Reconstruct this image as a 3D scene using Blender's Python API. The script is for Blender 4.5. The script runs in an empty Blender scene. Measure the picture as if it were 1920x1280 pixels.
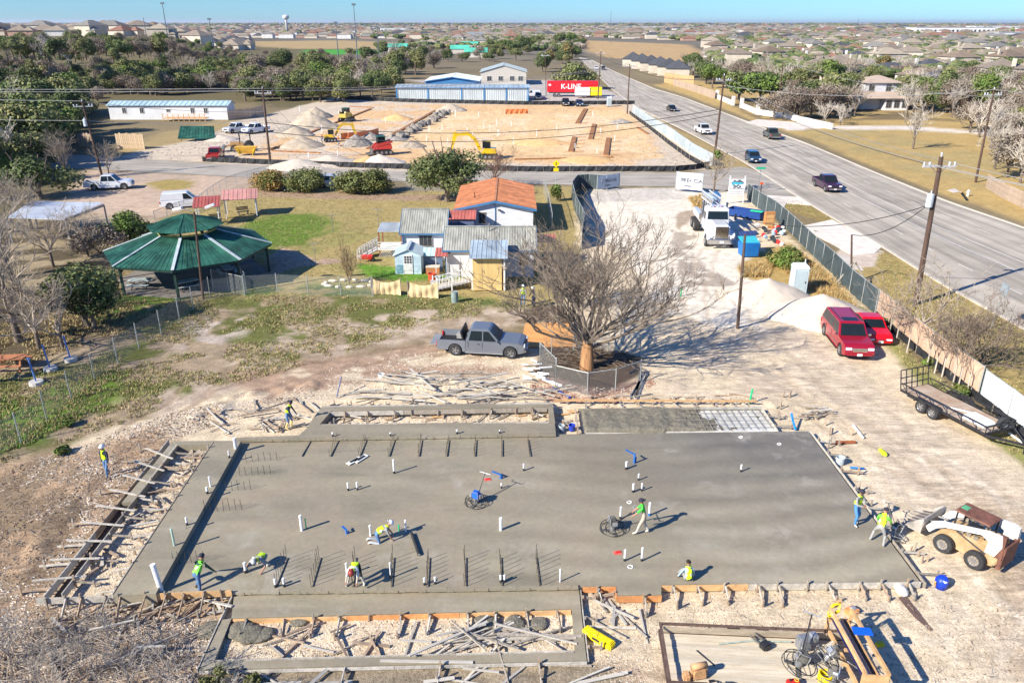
import bpy, bmesh, math, random
import numpy as np
from mathutils import Vector, Matrix
R=math.radians
random.seed(7); np.random.seed(7)
sc=bpy.context.scene; COL=sc.collection
# ---------------------------------------------------------------- camera
CH=20.5; F=1440.0; HY=42.0; TH=math.atan((640-HY)/F)
cd=bpy.data.cameras.new('camera'); cam=bpy.data.objects.new('camera',cd); COL.objects.link(cam)
cam.location=(0,0,CH); cam.rotation_euler=(R(90)-TH,0,0)
cd.lens=36*F/1920; cd.sensor_width=36; cd.sensor_fit='HORIZONTAL'; cd.clip_start=.5; cd.clip_end=60000
sc.camera=cam
# ---------------------------------------------------------------- sky, sun, exposure
SAZ=R(33); SEL=R(33)
w=bpy.data.worlds.new('World'); sc.world=w; w.use_nodes=True
nt=w.node_tree; bg=nt.nodes['Background']; sk=nt.nodes.new('ShaderNodeTexSky'); sk.sky_type='NISHITA'; sk.sun_disc=False
sk.sun_elevation=SEL; sk.sun_rotation=math.atan2(-math.cos(SAZ),-math.sin(SAZ)); sk.altitude=200; sk.air_density=1.0; sk.dust_density=0.15; sk.ozone_density=2.0
gm=nt.nodes.new('ShaderNodeMixRGB'); gm.blend_type='MULTIPLY'; gm.inputs[0].default_value=1; gm.inputs[2].default_value=(.27,.52,.90,1)
nt.links.new(sk.outputs[0],gm.inputs[1]); nt.links.new(gm.outputs[0],bg.inputs[0]); bg.inputs[1].default_value=.10
sl=bpy.data.lights.new('sun','SUN'); sl.energy=4.6; sl.angle=R(.5); sl.color=(1,.92,.80)
so=bpy.data.objects.new('sun',sl); COL.objects.link(so)
so.rotation_euler=Vector((math.cos(SAZ)*math.cos(SEL),math.sin(SAZ)*math.cos(SEL),-math.sin(SEL))).to_track_quat('-Z','Y').to_euler()
sc.view_settings.view_transform='Standard'; sc.view_settings.look='None'; sc.view_settings.gamma=1; sc.view_settings.use_curve_mapping=False
sc.view_settings.exposure=.97
# ---------------------------------------------------------------- helpers
def G(px,py,z=0.):
    """the point at height z that the photograph shows at this place"""
    u=(px-960)/F; v=(640-py)/F
    d=Vector((u,math.cos(TH)+v*math.sin(TH),-math.sin(TH)+v*math.cos(TH)))
    t=(z-CH)/d.z
    return Vector((d.x*t,d.y*t,z))
def ppm(p): return F/(p.y*math.cos(TH)+(CH-p.z)*math.sin(TH))
MATS={}
def M(name,col,rough=.75,nv=.18,ns=3.,bump=0.,bs=25.,metal=0.,col2=None,stretch=None,spec=.4,alpha=None):
    if name in MATS: return MATS[name]
    m=bpy.data.materials.new(name); m.use_nodes=True; t=m.node_tree; b=t.nodes['Principled BSDF']
    b.inputs['Roughness'].default_value=rough; b.inputs['Metallic'].default_value=metal
    b.inputs['Specular IOR Level'].default_value=spec
    tc=t.nodes.new('ShaderNodeTexCoord'); mp=t.nodes.new('ShaderNodeMapping'); t.links.new(tc.outputs['Object'],mp.inputs[0])
    if stretch: mp.inputs['Scale'].default_value=stretch
    n=t.nodes.new('ShaderNodeTexNoise'); n.inputs['Scale'].default_value=ns; n.inputs['Detail'].default_value=5; n.inputs['Roughness'].default_value=.62
    t.links.new(mp.outputs[0],n.inputs[0])
    mr=t.nodes.new('ShaderNodeMapRange'); mr.inputs[1].default_value=.32; mr.inputs[2].default_value=.68; t.links.new(n.outputs[0],mr.inputs[0])
    mx=t.nodes.new('ShaderNodeMixRGB'); t.links.new(mr.outputs[0],mx.inputs[0])
    c=Vector(col[:3]); c2=Vector(col2[:3]) if col2 else c*(1+nv)
    mx.inputs[1].default_value=(*(c*(1-nv) if not col2 else c),1); mx.inputs[2].default_value=(*c2,1)
    oi=t.nodes.new('ShaderNodeObjectInfo'); hv=t.nodes.new('ShaderNodeHueSaturation'); mm=t.nodes.new('ShaderNodeMapRange')
    mm.inputs[3].default_value=.88; mm.inputs[4].default_value=1.12; t.links.new(oi.outputs['Random'],mm.inputs[0]); t.links.new(mm.outputs[0],hv.inputs['Value'])
    t.links.new(mx.outputs[0],hv.inputs['Color']); t.links.new(hv.outputs[0],b.inputs['Base Color'])
    if bump:
        n2=t.nodes.new('ShaderNodeTexNoise'); n2.inputs['Scale'].default_value=bs; n2.inputs['Detail'].default_value=4; t.links.new(mp.outputs[0],n2.inputs[0])
        bp=t.nodes.new('ShaderNodeBump'); bp.inputs['Strength'].default_value=bump; bp.inputs['Distance'].default_value=.05
        t.links.new(n2.outputs[0],bp.inputs['Height']); t.links.new(bp.outputs[0],b.inputs['Normal'])
    if alpha is not None: b.inputs['Alpha'].default_value=alpha
    MATS[name]=m; return m
class MB:
    def __init__(s): s.v=[]; s.f=[]; s.mi=[]; s.cur=0
    def add(s,vs,fs):
        o=len(s.v); s.v+= [tuple(v) for v in vs]; s.f+=[tuple(i+o for i in f) for f in fs]; s.mi+=[s.cur]*len(fs); return s
    def box(s,c,d,rz=0.,rx=0.,ry=0.,T=None):
        m=Matrix.Translation(c)@Matrix.Rotation(rz,4,'Z')@Matrix.Rotation(ry,4,'Y')@Matrix.Rotation(rx,4,'X')
        if T: m=T@m
        h=[x/2 for x in d]
        vs=[m@Vector((x*h[0],y*h[1],z*h[2])) for z in(-1,1) for x,y in((-1,-1),(1,-1),(1,1),(-1,1))]
        return s.add(vs,[(3,2,1,0),(4,5,6,7),(0,1,5,4),(1,2,6,5),(2,3,7,6),(3,0,4,7)])
    def fru(s,b,t,z0,z1):
        """b,t=(x0,x1,y0,y1)"""
        vs=[(b[0],b[2],z0),(b[1],b[2],z0),(b[1],b[3],z0),(b[0],b[3],z0),(t[0],t[2],z1),(t[1],t[2],z1),(t[1],t[3],z1),(t[0],t[3],z1)]
        return s.add(vs,[(3,2,1,0),(4,5,6,7),(0,1,5,4),(1,2,6,5),(2,3,7,6),(3,0,4,7)])
    def beam(s,a,b,w,h,up=None):
        a=Vector(a); b=Vector(b); d=b-a; L=d.length
        if L<1e-5: return s
        d/=L; up=Vector(up) if up else (Vector((0,0,1)) if abs(d.z)<.95 else Vector((1,0,0)))
        x=d.cross(up); x.normalize(); y=x.cross(d)
        vs=[p+x*(i*w/2)+y*(j*h/2) for p in(a,b) for i,j in((-1,-1),(1,-1),(1,1),(-1,1))]
        return s.add(vs,[(0,1,2,3),(7,6,5,4),(1,0,4,5),(2,1,5,6),(3,2,6,7),(0,3,7,4)])
    def tube(s,pts,rs,n=6,cap=True):
        o=len(s.v); pts=[Vector(p) for p in pts]
        if not hasattr(rs,'__len__'): rs=[rs]*len(pts)
        x=None
        for i,p in enumerate(pts):
            d=(pts[min(i+1,len(pts)-1)]-pts[max(i-1,0)]).normalized()
            if x is None: x=d.cross(Vector((0,0,1)) if abs(d.z)<.9 else Vector((1,0,0)))
            x=(x-d*x.dot(d)).normalized(); y=d.cross(x)
            for k in range(n):
                a=2*math.pi*k/n; s.v.append(tuple(p+(x*math.cos(a)+y*math.sin(a))*rs[i]))
        for i in range(len(pts)-1):
            for k in range(n):
                s.f.append((o+i*n+k,o+i*n+(k+1)%n,o+(i+1)*n+(k+1)%n,o+(i+1)*n+k)); s.mi.append(s.cur)
        if cap:
            s.f.append(tuple(o+k for k in reversed(range(n)))); s.mi.append(s.cur)
            s.f.append(tuple(o+(len(pts)-1)*n+k for k in range(n))); s.mi.append(s.cur)
        return s
    def ring(s,c,r,t,n=20,axis='Z',T=None,m=5):
        o=len(s.v)
        for i in range(n):
            a=2*math.pi*i/n
            for j in range(m):
                b=2*math.pi*j/m; rr=r+t*math.cos(b); p=Vector((rr*math.cos(a),rr*math.sin(a),t*math.sin(b)))
                if axis=='Y': p=Vector((p.x,p.z,p.y))
                if axis=='X': p=Vector((p.z,p.x,p.y))
                if T: p=T@p
                s.v.append(tuple(p+Vector(c)))
        for i in range(n):
            for j in range(m):
                s.f.append((o+i*m+j,o+((i+1)%n)*m+j,o+((i+1)%n)*m+(j+1)%m,o+i*m+(j+1)%m)); s.mi.append(s.cur)
        return s
    def prism(s,pts,a,b,axis='Y'):
        """pts: outline in the plane across axis, extruded a..b"""
        def P(u,v,t): return {'Y':(u,t,v),'X':(t,u,v),'Z':(u,v,t)}[axis]
        n=len(pts); vs=[P(u,v,a) for u,v in pts]+[P(u,v,b) for u,v in pts]
        return s.add(vs,[tuple(range(n)),tuple(range(2*n-1,n-1,-1))]+[((i+1)%n,i,n+i,n+(i+1)%n) for i in range(n)])
    def ball(s,c,r,n=8,m=5):
        rr=r if hasattr(r,'__len__') else (r,r,r); o=len(s.v)
        for i in range(m+1):
            ph=math.pi*i/m
            for k in range(n):
                a=2*math.pi*k/n; s.v.append((c[0]+rr[0]*math.sin(ph)*math.cos(a),c[1]+rr[1]*math.sin(ph)*math.sin(a),c[2]+rr[2]*math.cos(ph)))
        for i in range(m):
            for k in range(n): s.f.append((o+i*n+k,o+(i+1)*n+k,o+(i+1)*n+(k+1)%n,o+i*n+(k+1)%n)); s.mi.append(s.cur)
        return s
    def poly(s,pts,z0,z1):
        """flat slab with polygon plan"""
        n=len(pts); ar=sum(pts[i][0]*pts[(i+1)%n][1]-pts[(i+1)%n][0]*pts[i][1] for i in range(n))
        if ar<0: pts=list(reversed(pts))
        vs=[(p[0],p[1],z0) for p in pts]+[(p[0],p[1],z1) for p in pts]
        return s.add(vs,[tuple(range(n-1,-1,-1)),tuple(range(n,2*n))]+[(i,(i+1)%n,n+(i+1)%n,n+i) for i in range(n)])
    def xf(s,m):
        s.v=[tuple(m@Vector(v)) for v in s.v]; return s
    def mesh(s,name):
        me=bpy.data.meshes.new(name); me.from_pydata(s.v,[],s.f)
        if any(s.mi): me.polygons.foreach_set('material_index',s.mi)
        return me
    def build(s,name,mats,parent=None,smooth=False,bev=0,loc=None,fixn=False):
        me=s.mesh(name)
        if bev:
            bm=bmesh.new(); bm.from_mesh(me); bmesh.ops.remove_doubles(bm,verts=bm.verts,dist=1e-4)
            bmesh.ops.recalc_face_normals(bm,faces=bm.faces)
            es=[e for e in bm.edges if len(e.link_faces)==2 and e.calc_face_angle(0)>.45]
            bmesh.ops.bevel(bm,geom=es,offset=bev,segments=2,affect='EDGES',clamp_overlap=True); bm.to_mesh(me); bm.free()
        elif fixn:
            bm=bmesh.new(); bm.from_mesh(me); bmesh.ops.recalc_face_normals(bm,faces=bm.faces); bm.to_mesh(me); bm.free()
        if not isinstance(mats,(list,tuple)): mats=[mats]
        for m in mats: me.materials.append(m)
        if smooth: me.shade_smooth()
        return O(name,me,parent,loc)
def O(name,me,parent=None,loc=None):
    o=bpy.data.objects.new(name,me); COL.objects.link(o)
    if parent: o.parent=parent
    if loc is not None: o.location=loc
    return o
def tag(o,label=None,cat=None,group=None,kind=None):
    if label: o['label']=label
    if cat: o['category']=cat
    if group: o['group']=group
    if kind: o['kind']=kind
    return o
def thing(name,label,cat,loc=(0,0,0),rz=0.,group=None):
    o=bpy.data.objects.new(name,None); COL.objects.link(o); o.empty_display_size=.3
    o.location=loc; o.rotation_euler=(0,0,rz); return tag(o,label,cat,group)
KIDS={}
def dup(root,loc=None,rz=None,label=None,group=None,scale=None,rot=None):
    kids=KIDS.get(root.name)
    if kids is None:
        kids=[(c,list(c.children)) for c in root.children]; KIDS[root.name]=kids
    r=root.copy(); COL.objects.link(r)
    if loc is not None: r.location=loc
    if rz is not None: r.rotation_euler=(0,0,rz)
    if rot is not None: r.rotation_euler=rot
    if scale is not None: r.scale=scale if hasattr(scale,'__len__') else (scale,)*3
    if label: r['label']=label
    if group: r['group']=group
    for c,gs in kids:
        k=c.copy(); COL.objects.link(k); k.parent=r
        for g in gs:
            q=g.copy(); COL.objects.link(q); q.parent=k
    return r
def text_mesh(body,size,depth=.01,bold=0.):
    cu=bpy.data.curves.new('lettering','FONT'); cu.body=body; cu.size=size; cu.extrude=depth; cu.align_x='CENTER'; cu.align_y='CENTER'; cu.offset=bold; cu.resolution_u=2
    t=bpy.data.objects.new('tmp',cu); COL.objects.link(t); dg=bpy.context.evaluated_depsgraph_get()
    me=bpy.data.meshes.new_from_object(t.evaluated_get(dg)); bpy.data.objects.remove(t); bpy.data.curves.remove(cu); return me
def text_on(parent,body,size,mat,M4,bold=0.):
    me=text_mesh(body,size,.01,bold); me.materials.clear(); me.materials.append(mat); me.transform(M4); return O('lettering',me,parent)
# numpy noise
def _h(ix,iy,s):
    n=(ix*374761393+iy*668265263+s*1442695041)&0xffffffff; n=((n^(n>>13))*1274126177)&0xffffffff; return ((n^(n>>16))&0xffff)/65535.
def vn(x,y,s=0):
    ix=np.floor(x).astype(np.int64); iy=np.floor(y).astype(np.int64); fx=x-ix; fy=y-iy; fx=fx*fx*(3-2*fx); fy=fy*fy*(3-2*fy)
    return (_h(ix,iy,s)*(1-fx)+_h(ix+1,iy,s)*fx)*(1-fy)+(_h(ix,iy+1,s)*(1-fx)+_h(ix+1,iy+1,s)*fx)*fy
def fbm(x,y,o=4,s=0):
    r=0;a=.5;t=0
    for i in range(o): r=r+a*vn(x,y,s+i*17); t+=a; a*=.5; x=x*2.03+5.1; y=y*2.03+1.7
    return r/t
def sdf(X,Y,poly):
    """signed distance, negative inside"""
    d=np.full(X.shape,1e18); ins=np.zeros(X.shape,bool); n=len(poly)
    for i in range(n):
        ax,ay=poly[i][0],poly[i][1]; bx,by=poly[(i+1)%n][0],poly[(i+1)%n][1]; ex,ey=bx-ax,by-ay
        t=np.clip(((X-ax)*ex+(Y-ay)*ey)/(ex*ex+ey*ey+1e-12),0,1); d=np.minimum(d,(X-ax-ex*t)**2+(Y-ay-ey*t)**2)
        c=((ay>Y)!=(by>Y))
        with np.errstate(all='ignore'): ins^=c&(X<(bx-ax)*(Y-ay)/(by-ay+1e-12)+ax)
    d=np.sqrt(d); return np.where(ins,-d,d)
def inpoly(x,y,poly):
    r=False; n=len(poly)
    for i in range(n):
        ax,ay=poly[i][0],poly[i][1]; bx,by=poly[(i+1)%n][0],poly[(i+1)%n][1]
        if (ay>y)!=(by>y) and x<(bx-ax)*(y-ay)/(by-ay)+ax: r=not r
    return r
def PP(pts,z=0.): return [G(x,y,z) for x,y in pts]
# ---------------------------------------------------------------- ground sheet
def axis(lo,hi,step,far,g=1.045):
    a=list(np.arange(lo,hi+1e-6,step)); s=step; x=hi
    while x<far: s*=g; x+=s; a.append(x)
    s=step; x=lo; b=[]
    while x>-far: s*=g; x-=s; b.append(x)
    return b[::-1]+a
ax=np.array(axis(-32,36,.2,30000,1.05)); ay=np.array([y for y in axis(15,62,.2,36000,1.022) if y>-40 or y<-30000])
X,Y=np.meshgrid(ax,ay); nx=len(ax); ny=len(ay); NV=nx*ny
D=np.hypot(X,Y)
n1=fbm(X*.35,Y*.35,4,3); n2=fbm(X*1.3,Y*1.3,4,9); n3=fbm(X*.05,Y*.05,4,21); n4=fbm(X*3.1,Y*3.1,3,31)
C=np.zeros((ny,nx,3)); MSK=np.zeros((ny,nx,3))
def lerp(w,c,m=None,var=None):
    global C,MSK
    c=np.array(c)[None,None,:]*np.ones_like(C)
    if var is not None: c=c*(1-w[...,None]*0)*var[...,None]
    C[:]=C*(1-w[...,None])+c*w[...,None]
    if m is not None: MSK[:]=MSK*(1-w[...,None])+np.array(m)[None,None,:]*w[...,None]
def ss(x): x=np.clip(x,0,1); return x*x*(3-2*x)
def region(pix,c,m=None,soft=.5,nz=1.2,thr=None,var=None,z=0):
    p=PP(pix,z); xs=[q.x for q in p]; ys=[q.y for q in p]
    i0,i1=np.searchsorted(ax,[min(xs)-6,max(xs)+6]); j0,j1=np.searchsorted(ay,[min(ys)-6,max(ys)+6])
    sl=(slice(max(j0-1,0),j1+1),slice(max(i0-1,0),i1+1)); x=X[sl]; y=Y[sl]
    d=sdf(x,y,p)+(fbm(x*.6,y*.6,4,77)-.5)*2*nz; wt=ss(.5-d/(2*soft))
    if thr is not None: wt=wt*ss((fbm(x*thr[1],y*thr[1],4,thr[2])-thr[0])*8+.5)
    cc=np.array(c)[None,None,:]
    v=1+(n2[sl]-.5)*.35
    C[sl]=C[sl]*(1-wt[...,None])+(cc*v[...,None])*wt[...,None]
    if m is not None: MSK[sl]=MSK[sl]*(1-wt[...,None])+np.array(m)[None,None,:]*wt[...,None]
# base: winter scrub, paler towards the far suburb
base=np.array([.23,.18,.105])[None,None,:]*(0.7+.6*n3[...,None]); C[:]=base; MSK[:]=(.5,.3,0)
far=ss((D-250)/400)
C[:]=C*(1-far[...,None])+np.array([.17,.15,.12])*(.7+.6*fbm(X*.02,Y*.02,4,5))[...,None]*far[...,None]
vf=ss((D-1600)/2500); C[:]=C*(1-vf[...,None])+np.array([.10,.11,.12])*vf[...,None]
CRE=(.68,.56,.39); TAN=(.52,.39,.27); BRN=(.31,.225,.145); GRS=(.13,.15,.05); DRY=(.40,.30,.13)
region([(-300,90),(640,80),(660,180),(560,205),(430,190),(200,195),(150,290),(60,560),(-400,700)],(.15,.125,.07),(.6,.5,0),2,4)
region([(-100,420),(330,400),(300,470),(240,560),(370,560),(330,600),(0,800),(-400,800)],(.115,.09,.055),(.4,.6,0),1,2)  # shade beneath the left trees, painted into the ground as dark brown
region([(80,360),(240,400),(200,540),(80,560),(-60,500)],(.34,.27,.17),(.4,.5,0),1,2,thr=(.45,.5,4))
# yard and lawns
region([(225,480),(300,410),(480,345),(600,352),(770,362),(900,352),(1080,350),(1090,440),(1100,560),(900,590),(700,575),(400,580),(240,600)],(.37,.285,.125),(.8,.2,0),.6,.5)
region([(640,400),(740,470),(740,560),(600,540),(560,470)],(.30,.26,.10),(.9,.2,0),2,2,thr=(.5,.4,7))
region([(470,348),(600,360),(760,364),(860,364),(860,378),(760,376),(560,372),(440,366)],(.36,.25,.17),(.1,.6,0),.4,.5)
region([(425,442),(470,410),(560,402),(618,404),(612,425),(575,455),(520,470),(470,468)],(.15,.21,.04),(1,.1,0),1.8,2.8)
region([(670,495),(745,500),(870,520),(760,530),(690,520)],(.12,.24,.03),(1,.1,0),.6,.6)
region([(525,462),(560,473),(600,490),(600,484),(640,487),(640,492),(560,500),(500,520),(460,530)],(.42,.30,.23),(0,.3,0),.2,.1)
region([(240,470),(470,500),(520,490),(470,535),(300,555),(240,550)],(.30,.22,.14),(.1,.5,0),.6,.6)
region([(230,553),(390,545),(600,535),(930,560),(960,580),(700,585),(500,575),(370,585),(300,610),(190,640),(180,600)],(.10,.155,.035),(1,.3,0),.8,1,thr=(.42,.5,12))
# rough middle ground
region([(-400,760),(0,690),(150,640),(260,590),(400,552),(700,555),(960,572),(1010,580),(960,620),(840,640),(560,690),(300,780),(120,860),(0,900),(-400,1100)],(.37,.28,.19),(.5,.8,0),1,2)
region([(-400,760),(0,700),(170,680),(260,590),(400,552),(930,560),(1000,575),(820,600),(640,660),(420,720),(240,790),(60,850),(-300,960)],(.15,.155,.05),(1,.6,0),1,2,thr=(.46,.38,40))
region([(-200,800),(40,760),(130,720),(250,690),(200,760),(60,830),(-100,880)],(.14,.22,.035),(1,.3,0),.6,1.2,thr=(.42,.5,41))
region([(330,630),(400,580),(480,590),(440,640),(360,680)],(.50,.42,.35),(0,.9,0),.6,1.2,thr=(.47,.7,48))
region([(560,610),(800,580),(980,572),(1010,600),(900,625),(700,650),(560,690),(420,750),(280,790),(250,770),(400,690)],(.50,.40,.30),(0,.8,0),.6,1.4,thr=(.5,.6,44))
# building site earth
region([(-300,1500),(-300,950),(0,880),(100,850),(250,790),(400,745),(560,690),(700,665),(820,640),(980,655),(1010,585),(1095,540),(1080,400),(1110,352),(1300,352),(1405,358),(1450,420),(1560,515),(1640,595),(1700,665),(1790,740),(1850,790),(2150,1000),(2300,1500)],CRE,(0,.7,.5),.5,.7)
region([(-300,1500),(-300,920),(0,870),(120,850),(300,800),(330,830),(90,1130),(430,1120),(370,1260),(360,1500)],(.45,.315,.20),(0,1,0),.8,.6)
region([(-300,1500),(-300,920),(0,870),(120,840),(200,860),(160,980),(60,1150),(0,1300)],BRN,(.2,1,0),1.2,1.5,thr=(.47,.55,60))
region([(60,1150),(300,1190),(430,1230),(1400,1245),(1250,1400),(-100,1400)],(.40,.30,.21),(0,1,0),.6,1.0,thr=(.40,.5,61))
region([(430,700),(700,660),(820,640),(1000,660),(960,700),(780,705),(600,730),(480,760)],(.42,.29,.20),(.1,.8,0),.6,.7,thr=(.44,.5,66))
region([(380,1250),(1100,1240),(1250,1300),(380,1330)],(.33,.27,.19),(.1,1,0),.4,.5)
region([(1100,360),(1300,356),(1395,362),(1400,470),(1440,500),(1500,570),(1400,620),(1300,600),(1230,560),(1180,480),(1120,440)],(.74,.665,.54),(0,.45,.5),1,1.2)
region([(1105,355),(1290,352),(1290,372),(1110,380)],(.60,.55,.47),(0,1,0),.6,.4)
region([(1215,620),(1500,620),(1700,700),(1900,900),(2200,1200),(1900,1300),(1750,1000),(1600,900),(1500,740),(1250,740)],(.60,.495,.365),(0,.5,.9),1.5,2,thr=(.5,.3,70))
region([(1820,930),(2000,1000),(2100,1300),(1850,1280),(1860,1050)],(.52,.41,.29),(0,.7,.9),1,1.5)
region([(1255,430),(1310,440),(1300,480),(1330,505),(1390,535),(1440,560),(1430,568),(1350,555),(1290,540),(1270,500)],(.40,.34,.27),(0,.5,0),.3,.5,thr=(.42,.9,71))
region([(1270,400),(1330,385),(1340,392),(1290,415),(1275,432),(1265,425)],(.42,.33,.24),(0,.4,0),.2,.3)
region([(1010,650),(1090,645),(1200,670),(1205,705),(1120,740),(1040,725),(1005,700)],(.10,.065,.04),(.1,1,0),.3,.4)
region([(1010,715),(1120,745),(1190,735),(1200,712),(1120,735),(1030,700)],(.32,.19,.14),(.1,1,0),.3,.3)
region([(1380,500),(1440,465),(1480,455),(1560,520),(1640,610),(1600,600),(1500,560),(1400,520)],(.46,.31,.12),(.9,.4,0),.5,.7)
region([(1620,590),(1700,660),(1780,730),(1850,790),(1990,880),(2150,1000),(2050,960),(1900,860),(1800,790),(1690,680)],(.26,.25,.09),(1,.4,0),.4,.4)
region([(1405,372),(1490,370),(1570,415),(1545,420),(1480,395),(1420,385)],(.30,.22,.09),(.9,.2,0),.2,.2)
region([(1290,372),(1330,366),(1345,375),(1345,400),(1300,388)],(.48,.33,.14),(1,.3,0),.3,.3)
# verges
LE=[(1095,118),(1114,135),(1150,170),(1200,205),(1280,243),(1397,305),(1493,367),(1563,410),(1650,460),(1713,500),(1773,537),(1930,622),(2300,850)]
RE=[(1085,108),(1110,113),(1150,134),(1227,167),(1280,183),(1423,237),(1513,270),(1647,327),(1780,380),(1920,428),(2300,565)]
region([(1130,170),(1200,212),(1290,252),(1400,308),(1405,325),(1330,318),(1260,270),(1190,215)],(.37,.27,.13),(.8,.2,0),.2,.1)
region([(1640,465),(1720,500),(1790,545),(1960,640),(2300,860),(2200,1000),(1920,770),(1830,690),(1740,620),(1660,555),(1600,505)],(.38,.28,.12),(.9,.3,0),.3,.2)
region([(1590,455),(1655,470),(1640,500),(1600,505),(1560,480)],(.55,.46,.37),(0,.2,0),.2,.2)
region([(1225,160),(1285,178),(1430,232),(1520,262),(1650,318),(1790,372),(1930,418),(2400,560),(2400,230),(1500,180),(1300,150)],(.46,.32,.135),(.8,.3,0),.4,.3)
region([(1480,235),(1640,245),(1900,300),(2300,400),(2300,420),(1920,380),(1700,320),(1540,270)],(.40,.30,.14),(.9,.2,0),.8,1,thr=(.45,.3,81))
region([(1560,236),(1700,236),(1850,246),(2100,255),(2100,262),(1850,254),(1700,243),(1560,243)],(.64,.58,.50),(0,.2,0),.5,.5)
region([(1430,230),(1500,232),(1560,238),(1480,246)],(.62,.58,.52),(0,.2,0),.4,.2)
region([(1420,225),(1500,228),(1700,225),(1920,230),(2200,240),(2200,195),(1400,185),(1330,175)],(.20,.15,.085),(.6,.4,0),1,1,thr=(.40,.2,82))
# second site
region([(150,292),(240,288),(330,262),(420,232),(500,215),(640,180),(760,188),(1180,190),(1260,240),(1330,318),(1000,326),(560,322),(400,306)],(.58,.49,.375),(0,.6,.5),.6,1)
region([(470,296),(500,262),(600,225),(700,196),(1165,198),(1210,240),(1240,290),(1180,308),(900,305),(620,312),(520,308)],(.66,.44,.235),(0,.5,.6),1.5,2)
region([(820,215),(1170,212),(1200,250),(1210,285),(930,280),(700,280)],(.76,.565,.35),(0,.35,.9),1.5,1)
region([(500,262),(700,196),(830,200),(740,262),(640,300),(520,305)],(.62,.52,.40),(0,.8,.5),1,2,thr=(.5,.22,91))
region([(820,200),(1170,200),(1240,300),(700,305)],(.70,.50,.27),(0,.5,.6),1,2,thr=(.52,.16,92))
region([(175,283),(260,268),(300,250),(420,225),(450,235),(360,262),(300,275),(190,300)],(.36,.27,.14),(.8,.3,0),.6,.8)
region([(160,318),(480,333),(480,345),(420,372),(300,408),(160,400),(120,370)],(.50,.38,.28),(0,.4,.5),.6,.8)
region([(270,345),(320,335),(365,340),(360,352),(300,358)],(.36,.27,.10),(1,.2,0),.3,.4)
region([(150,400),(300,410),(290,430),(150,430)],(.42,.33,.23),(.2,.4,0),.4,.5)
# far open fields
region([(1095,76),(1290,84),(1320,100),(1290,118),(1130,108),(1100,95)],(.46,.31,.16),(.6,.1,0),5,6)
region([(450,78),(640,76),(800,82),(720,92),(560,92),(480,88)],(.40,.29,.15),(.6,.1,0),8,6)
region([(570,93),(705,94),(712,102),(580,103)],(.08,.33,.05),(1,.1,0),2,2)
region([(760,150),(1100,150),(1180,188),(990,190),(990,165),(830,160)],(.44,.40,.36),(0,.3,0),1,1)
def track(pix,w_,c,a=.6,dz=-.03):
    p=PP(pix); xs=[q.x for q in p]; ys=[q.y for q in p]; i0,i1=np.searchsorted(ax,[min(xs)-2,max(xs)+2]); j0,j1=np.searchsorted(ay,[min(ys)-2,max(ys)+2]); sl=(slice(j0,j1),slice(i0,i1)); x=X[sl]+(n1[sl]-.5)*1.2; y=Y[sl]+(n3[sl]-.5)*2; d=np.full(x.shape,1e9)
    for q,r_ in zip(p[:-1],p[1:]):
        ex,ey=r_.x-q.x,r_.y-q.y; t=np.clip(((x-q.x)*ex+(y-q.y)*ey)/(ex*ex+ey*ey),0,1); d=np.minimum(d,np.hypot(x-q.x-ex*t,y-q.y-ey*t))
    for o in(-.85,.85):
        wt=ss(1.3-np.abs(d-(.85))/w_)*a*(.4+.9*n2[sl]); break
    C[sl]=C[sl]*(1-wt[...,None])+np.array(c)*wt[...,None]; TZ[sl]+=wt*dz
TZ=np.zeros((ny,nx))
for T_ in ([(1250,470),(1230,560),(1300,640),(1450,720),(1700,860),(1900,1010),(2000,1150)],[(1420,560),(1440,640),(1520,740),(1700,860),(1820,930),(1960,960)],[(1200,400),(1190,480),(1240,580),(1380,660),(1560,720),(1680,800)],[(1330,470),(1300,560),(1330,680),(1500,760),(1640,860),(1760,900)]): track(T_,.22,(.46,.36,.255),.5)
for T_ in ([(1760,870),(1850,930),(1890,1040),(1800,1200),(1600,1230)],[(1640,900),(1780,1080),(1900,1180),(1930,1300)],[(1560,830),(1600,880),(1720,1180),(1780,1290)]): track(T_,.2,(.80,.69,.53),.5)
for T_ in ([(20,1240),(120,1050),(240,860),(420,740),(640,680),(820,650)],[(0,1150),(100,990),(200,850),(380,720),(600,650),(800,640)],[(560,690),(760,690),(1000,640),(1100,600)]): track(T_,.24,(.30,.21,.14),.6,-.05)
# relief
SLABP=PP([(323,820),(75,1130),(380,1262),(1105,1245),(1090,1120),(1240,1120),(1730,1100),(1520,800),(1430,755),(600,755)])
dS=sdf(X[:700,:],Y[:700,:],SLABP)
Z=np.zeros_like(X)
near=ss(1-(D-60)/120)
Z+= ((n2-.5)*.16+(n4-.5)*.07)*MSK[...,1]*near + (n1-.5)*.12*near
Z+=TZ*near
BANK=PP([(-100,1050),(60,960),(230,830),(380,745),(560,705),(760,695),(1000,700),(1040,735),(760,745),(600,742),(420,790),(320,815),(200,900),(60,1150)])
dB=sdf(X[:700,:],Y[:700,:],BANK); Z[:700,:]+=ss(-dB/1.6)*(.05+.75*np.maximum(fbm(X[:700,:]*.9,Y[:700,:]*.9,4,61)-.42,0))
Zb=Z[:700,:]; Zb[:]=np.where(dS<.15,np.minimum(Zb,.0)*.3-.03,Zb)
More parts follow.
